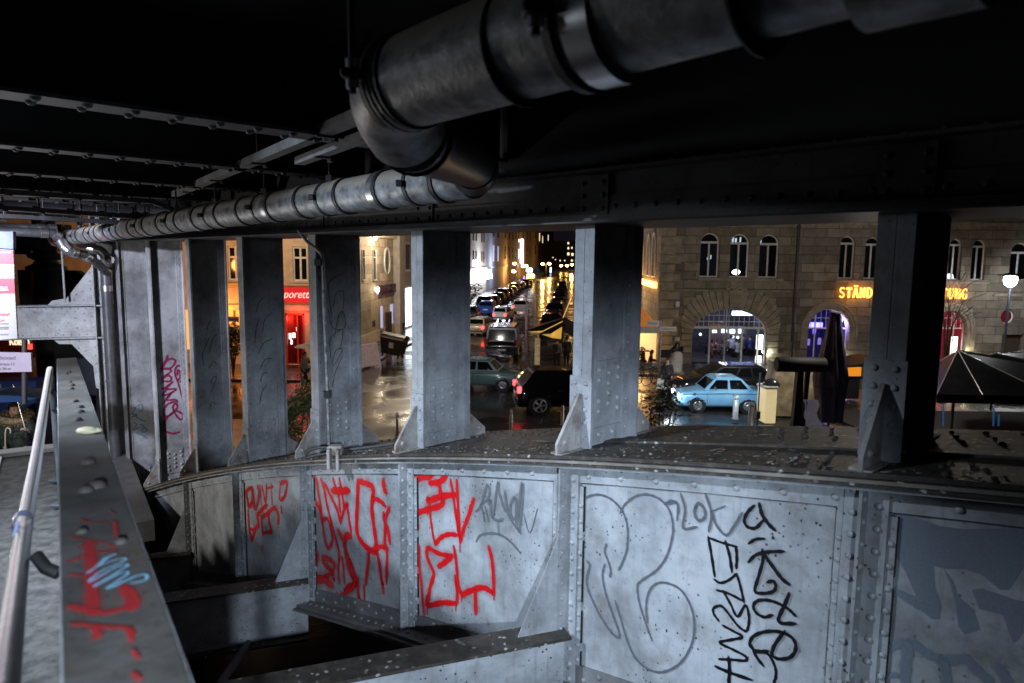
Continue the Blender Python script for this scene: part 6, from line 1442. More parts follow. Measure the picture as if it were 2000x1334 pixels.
    for x0, x1, hw in ((xf - .08, xf + .05, hf), (xr - .05, xr + .08, hr_)):
        m = MB(); m.bevbox((x0, -hw, zb + .10), (x1, hw, zb + .22), .03); m.build('bumper', trim or mat, t)
    if plates:
        m = MB(); m.bevbox((xr - .062, -.26, zb + .30), (xr - .02, .26, zb + .41), .004); m.bevbox((xf + .052, -.26, zb + .10), (xf + .06, .26, zb + .21), .002); m.build('number_plate', PLATE, t)
    for sg in (1, -1):
        m = MB(); x = g['xf'] - .42; m.ball((x, sg * (bw0 + .11), zt + .10), .08, 8, 0, (.6, 1.1, .8)); m.build('mirror', trim or mat, t)
        for x in g.get('handles', (g['xr'] + (g['xf'] - g['xr']) * .55,)):
            m = MB(); m.bevbox((x - .07, min(sg * (hwm - .01), sg * (hwm + .025)), zt - .13), (x + .07, max(sg * (hwm - .01), sg * (hwm + .025)), zt - .10), .006); m.build('door_handle', CHROME, t)
    return t
def small_sedan(name, label, mat, loc, rz, head=LAMPOFF, tail=REDOFF, estate=False, roofmat=None, group=None):
    body = [(-1.76, .60, .60), (-1.72, .86, .68), (-1.55, .92, .73), (-.9, .95, .75), (0, .95, .75), (.70, .94, .75), (.95, .88, .74), (1.5, .80, .72), (1.72, .74, .68), (1.78, .58, .62)]
    green = dict(xr=-1.70 if estate else -1.18, xrr=-1.45 if estate else -.72, xrf=.35, xf=.80, bw=.70, rw=.60, zt=.92, zr=1.42, cuts=[.05, .30, .33, .60, .64, .93] if estate else [.08, .46, .52, .92])
    t = car(name, label, 'car', body, green, (-.98, 1.04), mat, loc, rz, .285, .24, group, head, tail, roofmat, 'steel', SILVER, CHROME, .66, .70, True)
    m = MB()
    for sg in (1, -1): m.tube([(-1.7, sg * .745, .78), (0, sg * .765, .80), (1.65, sg * .715, .74)], .012, 6)
    m.bevbox((1.755, -.42, .56), (1.79, .42, .70), .01); m.build('trim_strip', CHROME, t)
    m = MB()
    for sg in (1, -1):
        for x in (-.38, .66): m.bevbox((x - .006, min(sg * .735, sg * .752), .36), (x + .006, max(sg * .735, sg * .752), .80), .001)
    m.build('door_seam', BLACKPL, t)
    return t
def hatch(name, label, mat, loc, rz, wagon=False, head=LAMPOFF, tail=REDOFF, group=None):
    L = 2.25 if wagon else 2.0
    body = [(-L, .62, .78), (-L + .05, .95, .84), (-L + .3, .98, .88), (-.6, .97, .90), (.6, .96, .90), (.95, .94, .89), (1.6, .84, .86), (L - .12, .72, .80), (L, .55, .70)]
    green = dict(xr=-L + .08, xrr=-L + .55, xrf=.1, xf=1.05, bw=.84, rw=.66, zt=.94, zr=1.47, cuts=[.06, .28, .31, .53, .56, .92], handles=(-.5, .35))
    return car(name, label, 'car', body, green, (-L + .75, L - .85), mat, loc, rz, .32, .22, group, head, tail, None, 'spoke', SILVER, None)
def suv(name, label, mat, loc, rz, tail=REDOFF, group=None, hub=SILVER):
    body = [(-2.35, .70, .86), (-2.30, 1.05, .92), (-2.0, 1.10, .96), (-.6, 1.10, .97), (.7, 1.08, .97), (1.2, 1.06, .96), (1.9, .98, .93), (2.25, .86, .88), (2.35, .66, .78)]
    green = dict(xr=-2.25, xrr=-1.72, xrf=.2, xf=1.25, bw=.90, rw=.70, zt=1.06, zr=1.72, cuts=[.06, .26, .29, .54, .57, .92], handles=(-.7, .35))
    return car(name, label, 'suv', body, green, (-1.48, 1.48), mat, loc, rz, .38, .30, group, LAMPOFF, tail, None, 'spoke', hub, None, tailz=.98)
def van(name, label, mat, loc, rz, tail=REDOFF, group=None):
    body = [(-2.5, .80, .90), (-2.47, 1.10, .95), (-2.2, 1.12, .97), (0, 1.12, .97), (1.5, 1.10, .97), (2.2, 1.0, .94), (2.5, .80, .86)]
    green = dict(xr=-2.46, xrr=-2.38, xrf=1.0, xf=2.0, bw=.95, rw=.86, zt=1.08, zr=1.97, cuts=[.05, .30, .33, .60, .64, .95])
    return car(name, label, 'van', body, green, (-1.55, 1.55), mat, loc, rz, .34, .24, group, LAMPOFF, tail, None, 'spoke', SILVER, None, tailz=1.1)
SKYB = paint('light_blue_paint', (0.26, 0.55, 0.80)); GREENP = paint('pale_green_paint', (0.13, 0.27, 0.26)); BLACKP = paint('black_car_paint', (0.006, 0.006, 0.008), .15)
WHITEP = paint('white_car_paint', (0.72, 0.71, 0.68)); CREAMP = paint('cream_car_paint', (0.62, 0.56, 0.44)); BLUEP = paint('deep_blue_car_paint', (0.02, 0.07, 0.32)); DARKP = paint('dark_grey_car_paint', (0.03, 0.03, 0.034)); GREYP = paint('silver_car_paint', (0.22, 0.22, 0.23)); REDDK = paint('dark_red_car_paint', (0.09, 0.015, 0.015))
def gp2(px, py): p = G(px, py); return (p[0], p[1], 0.002)
tb = small_sedan('blue_small_car', 'light blue vintage two-door saloon driving left with glaring headlights', SKYB, gp2(1402, 799), R(180), HEADON)
q = np.array(tb.location)
lamp('headlight_beam', 'SPOT', (q[0] - 1.85, q[1] - .5, .68), 500, (.75, .88, 1), .06, (q[0] - 8, q[1] - 1.0, -.2), 70, .8)
lamp('headlight_beam', 'POINT', (q[0] - 2.2, q[1] - .75, .62), 55, (.72, .88, 1), .08)
gt = small_sedan('green_small_car', 'pale green vintage saloon turning right behind the black van', GREENP, gp2(945, 757), R(-10), AMBON)
hatch('black_estate_car', 'black estate car parked behind the light blue vintage saloon', paint('glossy_black_paint', (0.014, 0.014, 0.016), .12), gp2(1404, 772), R(181), True)
sv = suv('black_suv', 'black sport utility car with a glowing tail light at the column foot', BLACKP, (*G(1118, 800)[:2], .002), R(6), REDON, None, SILVER)
SDIR = math.atan2(ang[1], ang[0])
van('black_van', 'black panel van seen from behind waiting at the junction', paint('van_black_paint', (0.012, 0.012, 0.013), .2), (*(G(978, 702)[:2] + np.array([.25, 2.4])), .002), SDIR, REDOFF)
def away(px, py, half): p = G(px, py)[:2] + ang * half; return (p[0], p[1], .002)
small_sedan('cream_estate_car', 'cream vintage estate car driving away behind the black van', CREAMP, away(936, 657, 1.75), SDIR - R(10), LAMPOFF, REDON, True)
wt_ = small_sedan('white_vintage_car', 'white vintage estate car braking in the middle of the street', WHITEP, away(980, 629, 1.75), SDIR - R(8), LAMPOFF, REDON, True)
hatch('white_car', 'white modern hatchback with bright red brake lights farthest up the lane', WHITEP, away(1015, 612, 2.0), SDIR, False, LAMPOFF, REDON)
for (px, py) in ((980, 622), (1015, 604)):
    p = away(px, py, -1.2); lamp('brake_glow', 'POINT', (p[0], p[1], .9), 60, (1, .25, .22), .3)
bl = hatch('blue_car', 'deep blue hatchback parked on the left of the street', BLUEP, away(948, 615, 2.0), SDIR, False)
# parked rows: copies of one hatchback, one SUV and one estate
PARK_L, PARK_R = 'cars parked along the left of the street', 'cars parked along the right of the street'
bl['group'] = PARK_L
protoH = hatch('parked_car', 'dark hatchback parked nearest on the left, half hidden by the column', REDDK, (SX(60, -9.6), 60, .002), SDIR, False, group=PARK_L)
protoS = suv('parked_car', 'dark sport utility car parked nearest on the right behind the van', BLACKP, (SX(57, -1.35), 57, .002), SDIR, group=PARK_R)
cols = [DARKP, GREYP, BLACKP, DARKP, REDDK, BLACKP, GREYP, DARKP]
desc = ['dark grey', 'silver', 'black', 'dark grey', 'dark red', 'black', 'silver', 'dark grey']
spots = [('L', 68.5), ('L', 82), ('L', 88.5), ('L', 96), ('L', 103), ('L', 110.5), ('L', 118), ('L', 126), ('L', 134), ('L', 143), ('L', 153), ('L', 164), ('R', 64), ('R', 71), ('R', 78.5), ('R', 86), ('R', 94), ('R', 103), ('R', 112), ('R', 122), ('R', 133), ('R', 146)]
ordw = ['second', 'third', 'fourth', 'fifth', 'sixth', 'seventh', 'eighth', 'ninth', 'tenth', 'eleventh', 'twelfth', 'thirteenth']
cnt = {'L': 0, 'R': 0}
for i, (sd_, y) in enumerate(spots):
    k = (i * 5 + i // 3) % 8; pr = protoS if i % 3 == 1 else protoH
    base = 'black_car_paint' if pr is protoS else 'dark_red_car_paint'
    n = cnt[sd_]; cnt[sd_] += 1
    dup(pr, (SX(y, -9.75 if sd_ == 'L' else -1.35) + random.uniform(-.12, .12), y, .002), SDIR + R(random.uniform(-2, 2)),
        '%s car parked %s from the junction in the %s row of the street' % (desc[k], ordw[n], 'store-side' if sd_ == 'L' else 'pavement-side'), PARK_L if sd_ == 'L' else PARK_R, {base: cols[k]})
# ================================================================== STREET FURNITURE
def gz(px, py, z=.10): p = G(px, py, z); return (p[0], p[1], z)
BOLM = simple('pale_metal_bollard', (0.55, 0.56, 0.58), .35, .3); BOLD_ = simple('steel_bollard', (0.25, 0.27, 0.30), .35, .6)
def bollard(label, px, py, ytop, rad, mat, gname):
    loc = gz(px, py); h = (py - ytop) / F_PX * loc[1]
    t = thing('bollard', label, 'bollard', loc, 0, gname); m = MB(); m.lathe([(rad * 1.25, 0), (rad * 1.25, .02), (rad, .025), (rad, h - .04), (rad * .8, h - .01), (.001, h)], n=14); m.build('post', mat, t)
    m = MB(); m.lathe([(rad * 1.02, 0), (rad * 1.02, .05)], (0, 0, h - .16), 14); m.build('band', STAINLESS, t)
bollard('taller pale bollard in front of the light blue saloon', 1436, 818, 770, .105, BOLM, 'pale bollards by the quay road')
bollard('shorter pale bollard beside the lit yellow stall', 1466, 833, 783, .105, BOLM, 'pale bollards by the quay road')
bollard('thin dark steel bollard in front of the black sport utility car', 998, 840, 797, .055, BOLD_, 'thin steel bollards on the quay')
bollard('thin dark steel bollard half hidden by the rust stained column foot', 1098, 830, 790, .055, BOLD_, 'thin steel bollards on the quay')
bollard('thin dark steel bollard by the wet side street and its puddles', 776, 842, 803, .05, BOLD_, 'thin steel bollards on the quay')
bollard('pale bollard behind the walking pedestrian with the grey umbrella', 590, 757, 728, .07, BOLD_, 'thin steel bollards on the quay')
# street lamp on the right
lp = thing('street_lamp', 'white glowing lantern on a tall dark pole at the right edge', 'street lamp', (*D(1959, 700, 37.5)[:2], .1))
lt = np.array([D(1967, 548, 37.5)[0] - lp.location[0], 0, D(1967, 548, 37.5)[2] - .1])
m = MB(); m.lathe([(.14, 0), (.14, .5), (.07, .6), (.055, lt[2] - .5), (.09, lt[2] - .42)], n=12); m.build('pole', simple('dark_lamp_pole', (0.03, 0.035, 0.05), .4), lp)
m = MB(); m.lathe([(.10, -.34), (.26, -.22), (.33, 0.0), (.30, .22), (.05, .27)], (0, 0, lt[2]), 14); m.build('lantern', emis('lantern_glow', (0.95, 0.98, 1.0), 16), lp)
m = MB(); m.lathe([(.62, 0), (.60, .03), (.10, .14), (.04, .3)], (0, 0, lt[2] + .05) if False else (0, 0, lt[2] + .27), 16); m.build('lamp_hat', BLACKPL, lp)
lamp('lantern_light', 'POINT', (lp.location[0], 36.8, lt[2] - .3), 300, (.95, .98, 1), .3)
# sodium street lamps down the side street
SODM = emis('sodium_lamp_glow', (1.0, 0.50, 0.10), 60)
def street_light(label, px, py, dep, armdx, light=0):
    p = D(px, py, dep); t = thing('street_lamp', label, 'street lamp', (p[0] - armdx, dep, .1), 0, 'amber lamps along the side street')
    m = MB(); m.tube([(0, 0, 0), (0, 0, p[2] - .3), (armdx * .3, 0, p[2] + .1), (armdx, 0, p[2] + .15)], .07, 8); m.build('pole', BLACKPL, t)
    m = MB(); m.ball((armdx, 0, p[2] - .1), .22 + dep * .0012, 10, 0, (1.1, 1, .7)); m.build('lantern', SODM, t)
    if light: lamp('street_lamp_light', 'POINT', (p[0], dep - .6, p[2] - .7), light, SOD, .3)
street_light('amber lamp on the brown facade above the glowing doors', 1005, 515, 170, -.8, 1500)
street_light('lower amber lamp beside the glowing doors', 1003.5, 530, 165, -.7, 900)
street_light('amber lamp midway down the street, left one of a pair', 1060, 515.5, 215, -1.2, 2600)
street_light('amber lamp midway down the street, right one of a pair', 1073, 515, 235, 1.2, 2600)
street_light('amber lamp far at the street end between white ones', 1117, 517, 300, 1.5, 4000)
street_light('pale amber lamp far at the street end, leftmost of three', 1096, 519, 330, 1.5)
street_light('pale amber lamp far at the street end, middle of three', 1107, 519, 320, 1.5)
lamp('pavement_amber_light', 'POINT', (SX(80, 4.0), 80, 4.5), 600, SOD, .3)
lamp('pavement_amber_light', 'POINT', (SX(48, 3.5), 48, 3.6), 200, (1, .55, .16), .2)
pl_ = thing('pole', 'slim grey pole with a small round sign standing by the parked cars', 'pole', (D(1045, 660, 52)[0], 52, .1))
m = MB(); m.tube([(0, 0, 0), (0, 0, D(1046, 540, 52)[2])], .06, 10); m.build('post', simple('grey_pole_metal', (0.3, 0.29, 0.28), .4, .4), pl_)
m = MB(); m.tube([(0, -.10, D(1046, 532, 52)[2]), (0, -.07, D(1046, 532, 52)[2])], .28, 16); m.build('round_sign', simple('blue_round_sign', (0.03, 0.06, 0.2), .4), pl_)
m = MB(); z_ = D(1043, 653, 52)[2]; m.bevbox((-.35, -.10, z_ - .12), (.35, -.07, z_ + .12), .01); m.build('name_plate', PLATE, pl_)
pp_ = thing('pole', 'short violet lit pole between the black van and the parked row', 'pole', (D(1028, 640, 46)[0], 46, .1)); m = MB(); m.tube([(0, 0, 0), (0, 0, D(1027, 598, 46)[2])], .07, 10); m.bevbox((-.12, -.1, 2.2), (.12, .1, 2.9), .02); m.build('post', simple('pale_violet_metal', (0.45, 0.42, 0.6), .4, .2), pp_)
ns = thing('parking_sign', 'small white rectangular sign on a post far along the right row', 'sign', (SX(95, .9), 95, .1)); m = MB(); m.tube([(0, 0, 0), (0, 0, 4)], .05, 8); m.build('post', BLACKPL, ns); m = MB(); m.bevbox((-.45, -.1, 2.9), (.45, -.06, 4.2), .04); m.build('board', PLATE, ns)
# street name sign on the corner, right
def name_post(label, px, py, dep, ytop, signs):
    p = D(px, py, dep); t = thing('street_name_sign', label, 'street sign', (p[0], dep, .1)); k = dep / F_PX
    m = MB(); m.tube([(0, 0, 0), (0, 0, D(px, ytop, dep)[2] - .1)], .05, 10); m.build('post', simple('galvanised_post', (0.38, 0.4, 0.46), .35, .5), t)
    for x0, x1, y, s, hh in signs:
        a = D(x0, y, dep) - p; b = D(x1, y, dep) - p; z = D((x0 + x1) / 2, y, dep)[2] - .1
        m = MB(); m.bevbox((a[0], -.09, z - hh), (b[0], -.06, z + hh), .01); sp = m.build('name_plate', simple('white_name_plate', (0.62, 0.62, 0.6), .4, 0, .05), t)
        text_obj('lettering', s, INK, hh * 1.0, sp, 0, .001, (b[0] - a[0]) * .86, ((a[0] + b[0]) / 2, -.094, z))
    return t
name_post('street name post with two white plates at the stone building corner', 1287, 740, 34, 626, ((1263, 1287, 631, 'Albrechtstr.', .13), (1288, 1320, 642, 'Schiffbauerdamm', .11)))
name_post('white street name plate above the lit small tree at the pub', 441, 700, 33, 612, ((446, 468, 623, 'Albrechtstraße', .13),))
m = None
# dumpster
dpt = thing('dumpster', 'black wheeled rubbish container tilted on the kerb of the side street', 'dumpster', (*G(766, 698, .12)[:2], .14), R(-18)); dpt.rotation_euler = (0, R(9), R(-12))
m = MB(); m.hexa([(-.58, -.45, .22), (.58, -.45, .22), (.58, .45, .22), (-.58, .45, .22), (-.72, -.52, 1.15), (.72, -.52, 1.15), (.72, .52, 1.15), (-.72, .52, 1.15)]); m.bevbox((-.76, -.56, 1.10), (.76, .56, 1.17), .02)
for i in range(5): m.bevbox((-.5 + i * .22, -.50, .3), (-.44 + i * .22, -.44, 1.05), .01)
bn_ = simple('black_bin_plastic', (0.014, 0.014, 0.017), .4); m.build('body', bn_, dpt)
m = MB(); vs = []; fs = []
for i in range(9):
    a = math.pi * i / 8; vs += [(-.75, -.55 * math.cos(a), 1.175 + .26 * math.sin(a)), (.75, -.55 * math.cos(a), 1.175 + .26 * math.sin(a))]
for i in range(8): fs.append((2 * i, 2 * i + 1, 2 * i + 3, 2 * i + 2))
fs += [tuple(range(0, 18, 2)), tuple(range(17, 0, -2))]; m.add(vs, fs); m.build('lid', bn_, dpt)
for x in (-.5, .5):
    for y in (-.36, .36): m = MB(); m.tube([(x - .03, y, .1), (x + .03, y, .1)], .1, 12); m.tube([(x, y, .1), (x, y, .23)], .03, 6); m.build('wheel', TYRE, dpt)
m = MB(); m.bevbox((-.12, -.53, .62), (.18, -.505, .95), .01); m.bevbox((-.08, -.535, .66), (.14, -.531, .91), .004); st = m.build('sticker', simple('grey_sticker_print', (0.35, 0.36, 0.4), .5, 0, .7, 16), dpt)
ad_ = thing('folding_sign', 'white scalloped folding board on the wet pavement by the side wall', 'sign', (*G(720, 714, .12)[:2], .12), R(58))
m = MB(); m.hexa([(-.75, -.22, 0), (.75, -.22, 0), (.75, -.19, 0), (-.75, -.19, 0), (-.70, -.02, 1.15), (.70, -.02, 1.15), (.70, .0, 1.15), (-.70, .0, 1.15)]); m.hexa([(-.75, .19, 0), (.75, .19, 0), (.75, .22, 0), (-.75, .22, 0), (-.70, .004, 1.15), (.70, .004, 1.15), (.70, .024, 1.15), (-.70, .024, 1.15)])
for i in range(12): m.bevbox((-.70 + i * .118, -.03, 1.151), (-.63 + i * .118, .03, 1.24), .004)
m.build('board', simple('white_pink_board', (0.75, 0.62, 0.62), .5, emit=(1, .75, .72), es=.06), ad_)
ch = thing('chalkboard', 'dark chalkboard sign standing against the wall above the dumpster', 'sign', (*D(759, 640, 50)[:2], .12), R(75)); m = MB(); m.bevbox((-.5, -.04, .3), (.5, .04, 2.05), .02); m.build('frame', simple('brown_frame_wood', (0.1, .06, .03), .5), ch); m = MB(); m.bevbox((-.42, -.046, .4), (.42, -.041, 1.95), .002); m.build('slate', simple('chalk_slate', (0.03, 0.03, 0.03), .6, 0, .9, 12), ch)
tp = thing('planter_tree', 'dark potted shrub standing by the corner pillar beyond the dumpster', 'plant', (*D(781, 662, 55)[:2], .12)); m = MB(); m.lathe([(.3, 0), (.42, .8), (.36, .8)], n=10); m.build('pot', BLACKPL, tp)
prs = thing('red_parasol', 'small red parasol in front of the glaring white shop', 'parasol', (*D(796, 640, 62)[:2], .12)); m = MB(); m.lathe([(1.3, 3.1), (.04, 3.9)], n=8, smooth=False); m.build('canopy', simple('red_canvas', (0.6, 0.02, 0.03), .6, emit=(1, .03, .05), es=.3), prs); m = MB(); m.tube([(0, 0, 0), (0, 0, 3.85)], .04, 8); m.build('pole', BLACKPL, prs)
# bicycles
def bicycle(label, loc, rz, group=None):
    t = thing('bicycle', label, 'bicycle', loc, rz, group)
    for x in (-.52, .52):
        m = MB(); m.tube([(x + .33 * math.cos(a), 0, .34 + .33 * math.sin(a)) for a in frange(0, 2 * math.pi, 24)], .018, 6)
        w_ = m.build('wheel', TYRE, t); m = MB()
        for q in range(9): a = q * math.pi * 2 / 9; m.tube([(x, 0, .34), (x + .32 * math.cos(a), 0, .34 + .32 * math.sin(a))], .004, 4)
        m.build('spokes', SILVER, w_)
    m = MB()
    for a, b in (((-.52, .34), (-.05, .30)), ((-.05, .30), (-.18, .82)), ((-.52, .34), (-.16, .74)), ((-.05, .30), (.38, .78)), ((-.17, .76), (.36, .84)), ((.35, .92), (.52, .34))): m.tube([(a[0], 0, a[1]), (b[0], 0, b[1])], .017, 6)
    m.build('frame', simple('dark_bike_frame', (0.03, 0.03, 0.035), .35), t)
    m = MB(); m.ball((-.20, 0, .88), .10, 8, 0, (1.3, .7, .4)); m.build('saddle', BLACKPL, t)
    m = MB(); m.tube([(.35, 0, .92), (.34, 0, 1.02), (.30, .26, 1.04), (.22, .28, 1.03)], .013, 6); m.tube([(.34, 0, 1.02), (.30, -.26, 1.04), (.22, -.28, 1.03)], .013, 6); m.build('handlebar', SILVER, t)
    return t
bicycle('bicycle leaning below the small lit tree at the pub', gz(459, 780, .002), R(10)); bicycle('bicycle leaning beside the lit white board near the van', gz(1040, 716, .11), R(20)); bicycle('dark bicycle parked before the orange tent', gz(1262, 752, .11), R(5)); bicycle('second dark bicycle right of the first before the orange tent', gz(1280, 752, .11), R(25))
# tent with yellow lit valance, sign boards, people come later
tn = thing('market_tent', 'black market canopy with a yellow lit torn side over two waiting people', 'tent', (*D(1075, 700, 36)[:2], .1)); to_ = np.array(tn.location)
def tq(px, py, dy=0): p = D(px, py, 36 + dy) - to_; return (p[0], p[1], p[2])
m = MB(); m.add([tq(1026, 645), tq(1062, 632, 2), tq(1100, 621, 1), tq(1122, 632), tq(1122, 660), tq(1100, 646), tq(1060, 650)], [(0, 1, 2, 6), (2, 5, 6), (2, 3, 4, 5)]); m.add([tq(1026, 646, 1.2), tq(1100, 618, 2.4), tq(1124, 630, 2)], [(0, 1, 2)]); m.build('canopy', simple('black_canvas', (0.012, 0.012, 0.013), .5, 0, .4, 3), tn)
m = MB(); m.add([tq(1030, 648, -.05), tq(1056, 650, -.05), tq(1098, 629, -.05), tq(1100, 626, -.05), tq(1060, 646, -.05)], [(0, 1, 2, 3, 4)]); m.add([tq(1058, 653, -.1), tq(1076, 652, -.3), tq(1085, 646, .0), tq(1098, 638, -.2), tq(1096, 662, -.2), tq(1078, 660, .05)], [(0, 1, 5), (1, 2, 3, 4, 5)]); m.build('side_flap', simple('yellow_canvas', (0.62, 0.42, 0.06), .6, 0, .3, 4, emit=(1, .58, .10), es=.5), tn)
m = MB(); m.tube([tq(1121, 640), tq(1121, 720)], .03, 6); m.tube([tq(1030, 647), tq(1034, 716)], .03, 6); m.build('pole', BLACKPL, tn)
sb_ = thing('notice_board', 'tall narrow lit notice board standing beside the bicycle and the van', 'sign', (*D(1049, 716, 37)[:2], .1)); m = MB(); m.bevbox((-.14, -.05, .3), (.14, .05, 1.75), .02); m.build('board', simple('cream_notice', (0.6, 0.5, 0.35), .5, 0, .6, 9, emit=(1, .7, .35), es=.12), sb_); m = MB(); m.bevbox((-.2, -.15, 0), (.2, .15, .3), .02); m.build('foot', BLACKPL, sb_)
rp = thing('string_light', 'amber lit cable hanging down from the canopy peak', 'cable', to_); m = MB(); m.tube(cat([tq(1100, 620), tq(1108, 600, 2), tq(1118, 575, 4)], 4), .025, 6); m.build('cord', emis('amber_cable', (1, .55, .15), .8), rp)
# orange pavilion tent at the stone corner
ot = thing('pavilion_tent', 'orange lit pavilion tent with a white valance sheltering diners', 'tent', (*D(1245, 725, 38.4)[:2], .1)); oo = np.array(ot.location)
def oq(px, py, dy=0): p = D(px, py, 38.4 + dy) - oo; return (p[0], p[1], p[2])
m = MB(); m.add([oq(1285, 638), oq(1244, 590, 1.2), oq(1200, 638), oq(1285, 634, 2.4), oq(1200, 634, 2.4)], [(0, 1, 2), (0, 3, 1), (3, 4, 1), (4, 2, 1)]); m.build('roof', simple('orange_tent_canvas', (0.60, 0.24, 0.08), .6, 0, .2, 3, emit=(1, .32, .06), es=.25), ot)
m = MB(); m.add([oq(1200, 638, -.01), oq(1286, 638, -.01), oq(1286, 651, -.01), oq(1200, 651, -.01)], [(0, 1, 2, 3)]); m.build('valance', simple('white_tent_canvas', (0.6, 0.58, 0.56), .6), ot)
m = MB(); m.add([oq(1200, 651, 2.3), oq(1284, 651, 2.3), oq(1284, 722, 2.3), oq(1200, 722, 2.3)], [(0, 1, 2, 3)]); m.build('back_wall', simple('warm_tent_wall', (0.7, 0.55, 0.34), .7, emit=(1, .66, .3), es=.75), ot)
m = MB()
for a in (1286, 1210): m.tube([oq(a, 640), oq(a, 728)], .04, 8)
m.bevbox((oq(1200, 730)[0], -.15, 0), (oq(1283, 730)[0], .0, .28), .02); m.build('frame', simple('white_tent_frame', (0.6, 0.6, 0.6), .4), ot)
m = MB(); x0 = oq(1250, 700)[0]; m.bevbox((x0 - 1.2, .3, .85), (x0 + .6, .8, .92), .01); m.tube([(x0, .55, 0), (x0, .55, .86)], .04, 8)
for i in range(5): m.lathe([(.03, 0), (.035, .14)], (x0 - .3 + i * .16, .45, .92), 6)
m.build('table', simple('dark_table_wood', (0.06, 0.03, 0.02), .4), ot)
lamp('tent_light', 'POINT', tuple(oo + np.array(oq(1255, 660, 1.2))), 60, (1, .6, .22), .2)
# lit stall, barrel on stand, parasols
sl_ = thing('food_stall', 'small glowing yellow stall box with a dark rounded lid beside the bollards', 'stall', gz(1496, 826), R(4)); k = sl_.location[1] / F_PX
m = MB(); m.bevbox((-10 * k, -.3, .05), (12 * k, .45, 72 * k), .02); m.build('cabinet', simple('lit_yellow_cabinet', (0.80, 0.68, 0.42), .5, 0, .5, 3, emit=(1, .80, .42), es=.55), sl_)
m = MB(); m.ball((8 * k, .05, 77 * k), 17 * k, 14, 0, (1, .9, .75)); m.build('lid', simple('dark_shiny_lid', (0.08, 0.085, 0.1), .2, .5), sl_)
m = MB(); m.bevbox((-12 * k, -.34, 71 * k), (14 * k, .5, 76 * k), .015); m.build('counter_top', FRAME_W, sl_)
tpst = thing('sign_post', 'thin grey post standing just left of the glowing stall', 'post', gz(1479, 834)); m = MB(); m.tube([(0, 0, 0), (0, 0, 2.0)], .03, 8); m.bevbox((-.07, -.07, .3), (.07, .07, .6), .01); m.build('tube', BOLD_, tpst)
br_ = thing('barrel_grill', 'black horizontal barrel on a broad T shaped stand in front of the wall', 'grill', gz(1556, 842)); k = br_.location[1] / F_PX; zc = D(1553, 712, br_.location[1])[2] - .1
m = MB(); m.tube([(-49 * k, 0, zc), (-47 * k, 0, zc), (46 * k, 0, zc), (48 * k, 0, zc)], 15 * k, 20, rs=[13 * k, 15 * k, 15 * k, 13 * k]); m.build('barrel', simple('matt_black_iron', (0.005, 0.005, 0.006), .7), br_)
m = MB(); m.hexa([(-12 * k, -.15, 0), (6 * k, -.15, 0), (6 * k, .1, 0), (-12 * k, .1, 0), (-8 * k, -.15, zc - 14 * k), (4 * k, -.15, zc - 14 * k), (4 * k, .1, zc - 14 * k), (-8 * k, .1, zc - 14 * k)]); m.hexa([(9 * k, -.1, 0), (13 * k, -.1, 0), (13 * k, .05, 0), (9 * k, .05, 0), (10 * k, -.1, zc - 14 * k), (18 * k, -.1, zc - 14 * k), (18 * k, .05, zc - 14 * k), (10 * k, .05, zc - 14 * k)]); m.build('stand', MATS['matt_black_iron'], br_)
sw_ = thing('stone_block_wall', 'rough stained stone wall behind the black barrel', 'wall', (*D(1552, 800, 26.5)[:2], .1)); k = 26.5 / F_PX
m = MB(); random.seed(5); pts = [(-45 * k, 0), (52 * k, 0), (52 * k, 108 * k), (-44 * k, 108 * k), (-42 * k, 90 * k), (-47 * k, 70 * k), (-43 * k, 45 * k), (-48 * k, 25 * k)]; m.prism(pts, 1, 0, .8); m.build('wall', simple('stained_stone', (0.36, 0.30, 0.21), .8, 0, .6, 2.2, .5), sw_)
cp_ = thing('closed_parasol', 'tall folded violet black parasol standing by the quay wall', 'parasol', gz(1617, 838)); k = cp_.location[1] / F_PX; hz = D(1621, 612, cp_.location[1])[2] - .1
m = MB(); vs = []; fs = []; LV = [(.30, .80), (1.3, .95), (1.9, 1.05), (2.6, .82), (3.4, .56), (hz - .12, .34), (hz, .26)]; nn = 28
for z, r_ in LV:
    for q in range(nn): a = 2 * math.pi * q / nn; rr = r_ * .48 * (1 + .26 * math.sin(a * 7 + z * .7)) ; vs.append((rr * math.cos(a), rr * math.sin(a), z))
for i in range(len(LV) - 1):
    for q in range(nn): fs.append((i * nn + q, i * nn + (q + 1) % nn, (i + 1) * nn + (q + 1) % nn, (i + 1) * nn + q))
fs.append(tuple(range((len(LV) - 1) * nn, len(LV) * nn))); m.add(vs, fs, 0, True); m.build('canopy', simple('violet_black_canvas', (0.045, 0.037, 0.08), .5, 0, .35, 5, .3), cp_)
m = MB(); m.tube([(0, 0, 0), (0, 0, hz + .05)], .04, 8); m.lathe([(.22, hz + .0), (.20, hz + .05)], n=12); m.build('pole', BLACKPL, cp_)
m = MB(); m.tube([(-.10 * 1 + .5 * math.cos(a) * .95, .5 * math.sin(a) * .95, 1.55) for a in frange(0, 2 * math.pi, 20)], .02, 6); m.build('tie_strap', BLACKPL, cp_)
clo = thing('draped_cloth', 'crumpled pale lilac cloth hanging at the foot of the folded parasol', 'cloth', gz(1586, 842)); m = MB()
vs = []; fs = []
for i in range(8):
    for j in range(6): vs.append((-.25 + .10 * j - .03 * i + .05 * math.sin(i * 1.3), -.15 + .06 * math.sin(j * 2.1 + i), .05 + i * .16))
for i in range(7):
    for j in range(5): fs.append((i * 6 + j, i * 6 + j + 1, i * 6 + j + 7, i * 6 + j + 6))
m.add(vs, fs, 0, True); m.build('fabric', simple('lilac_white_cloth', (0.5, 0.46, 0.55), .8, emit=(.7, .6, .8), es=.06), clo)
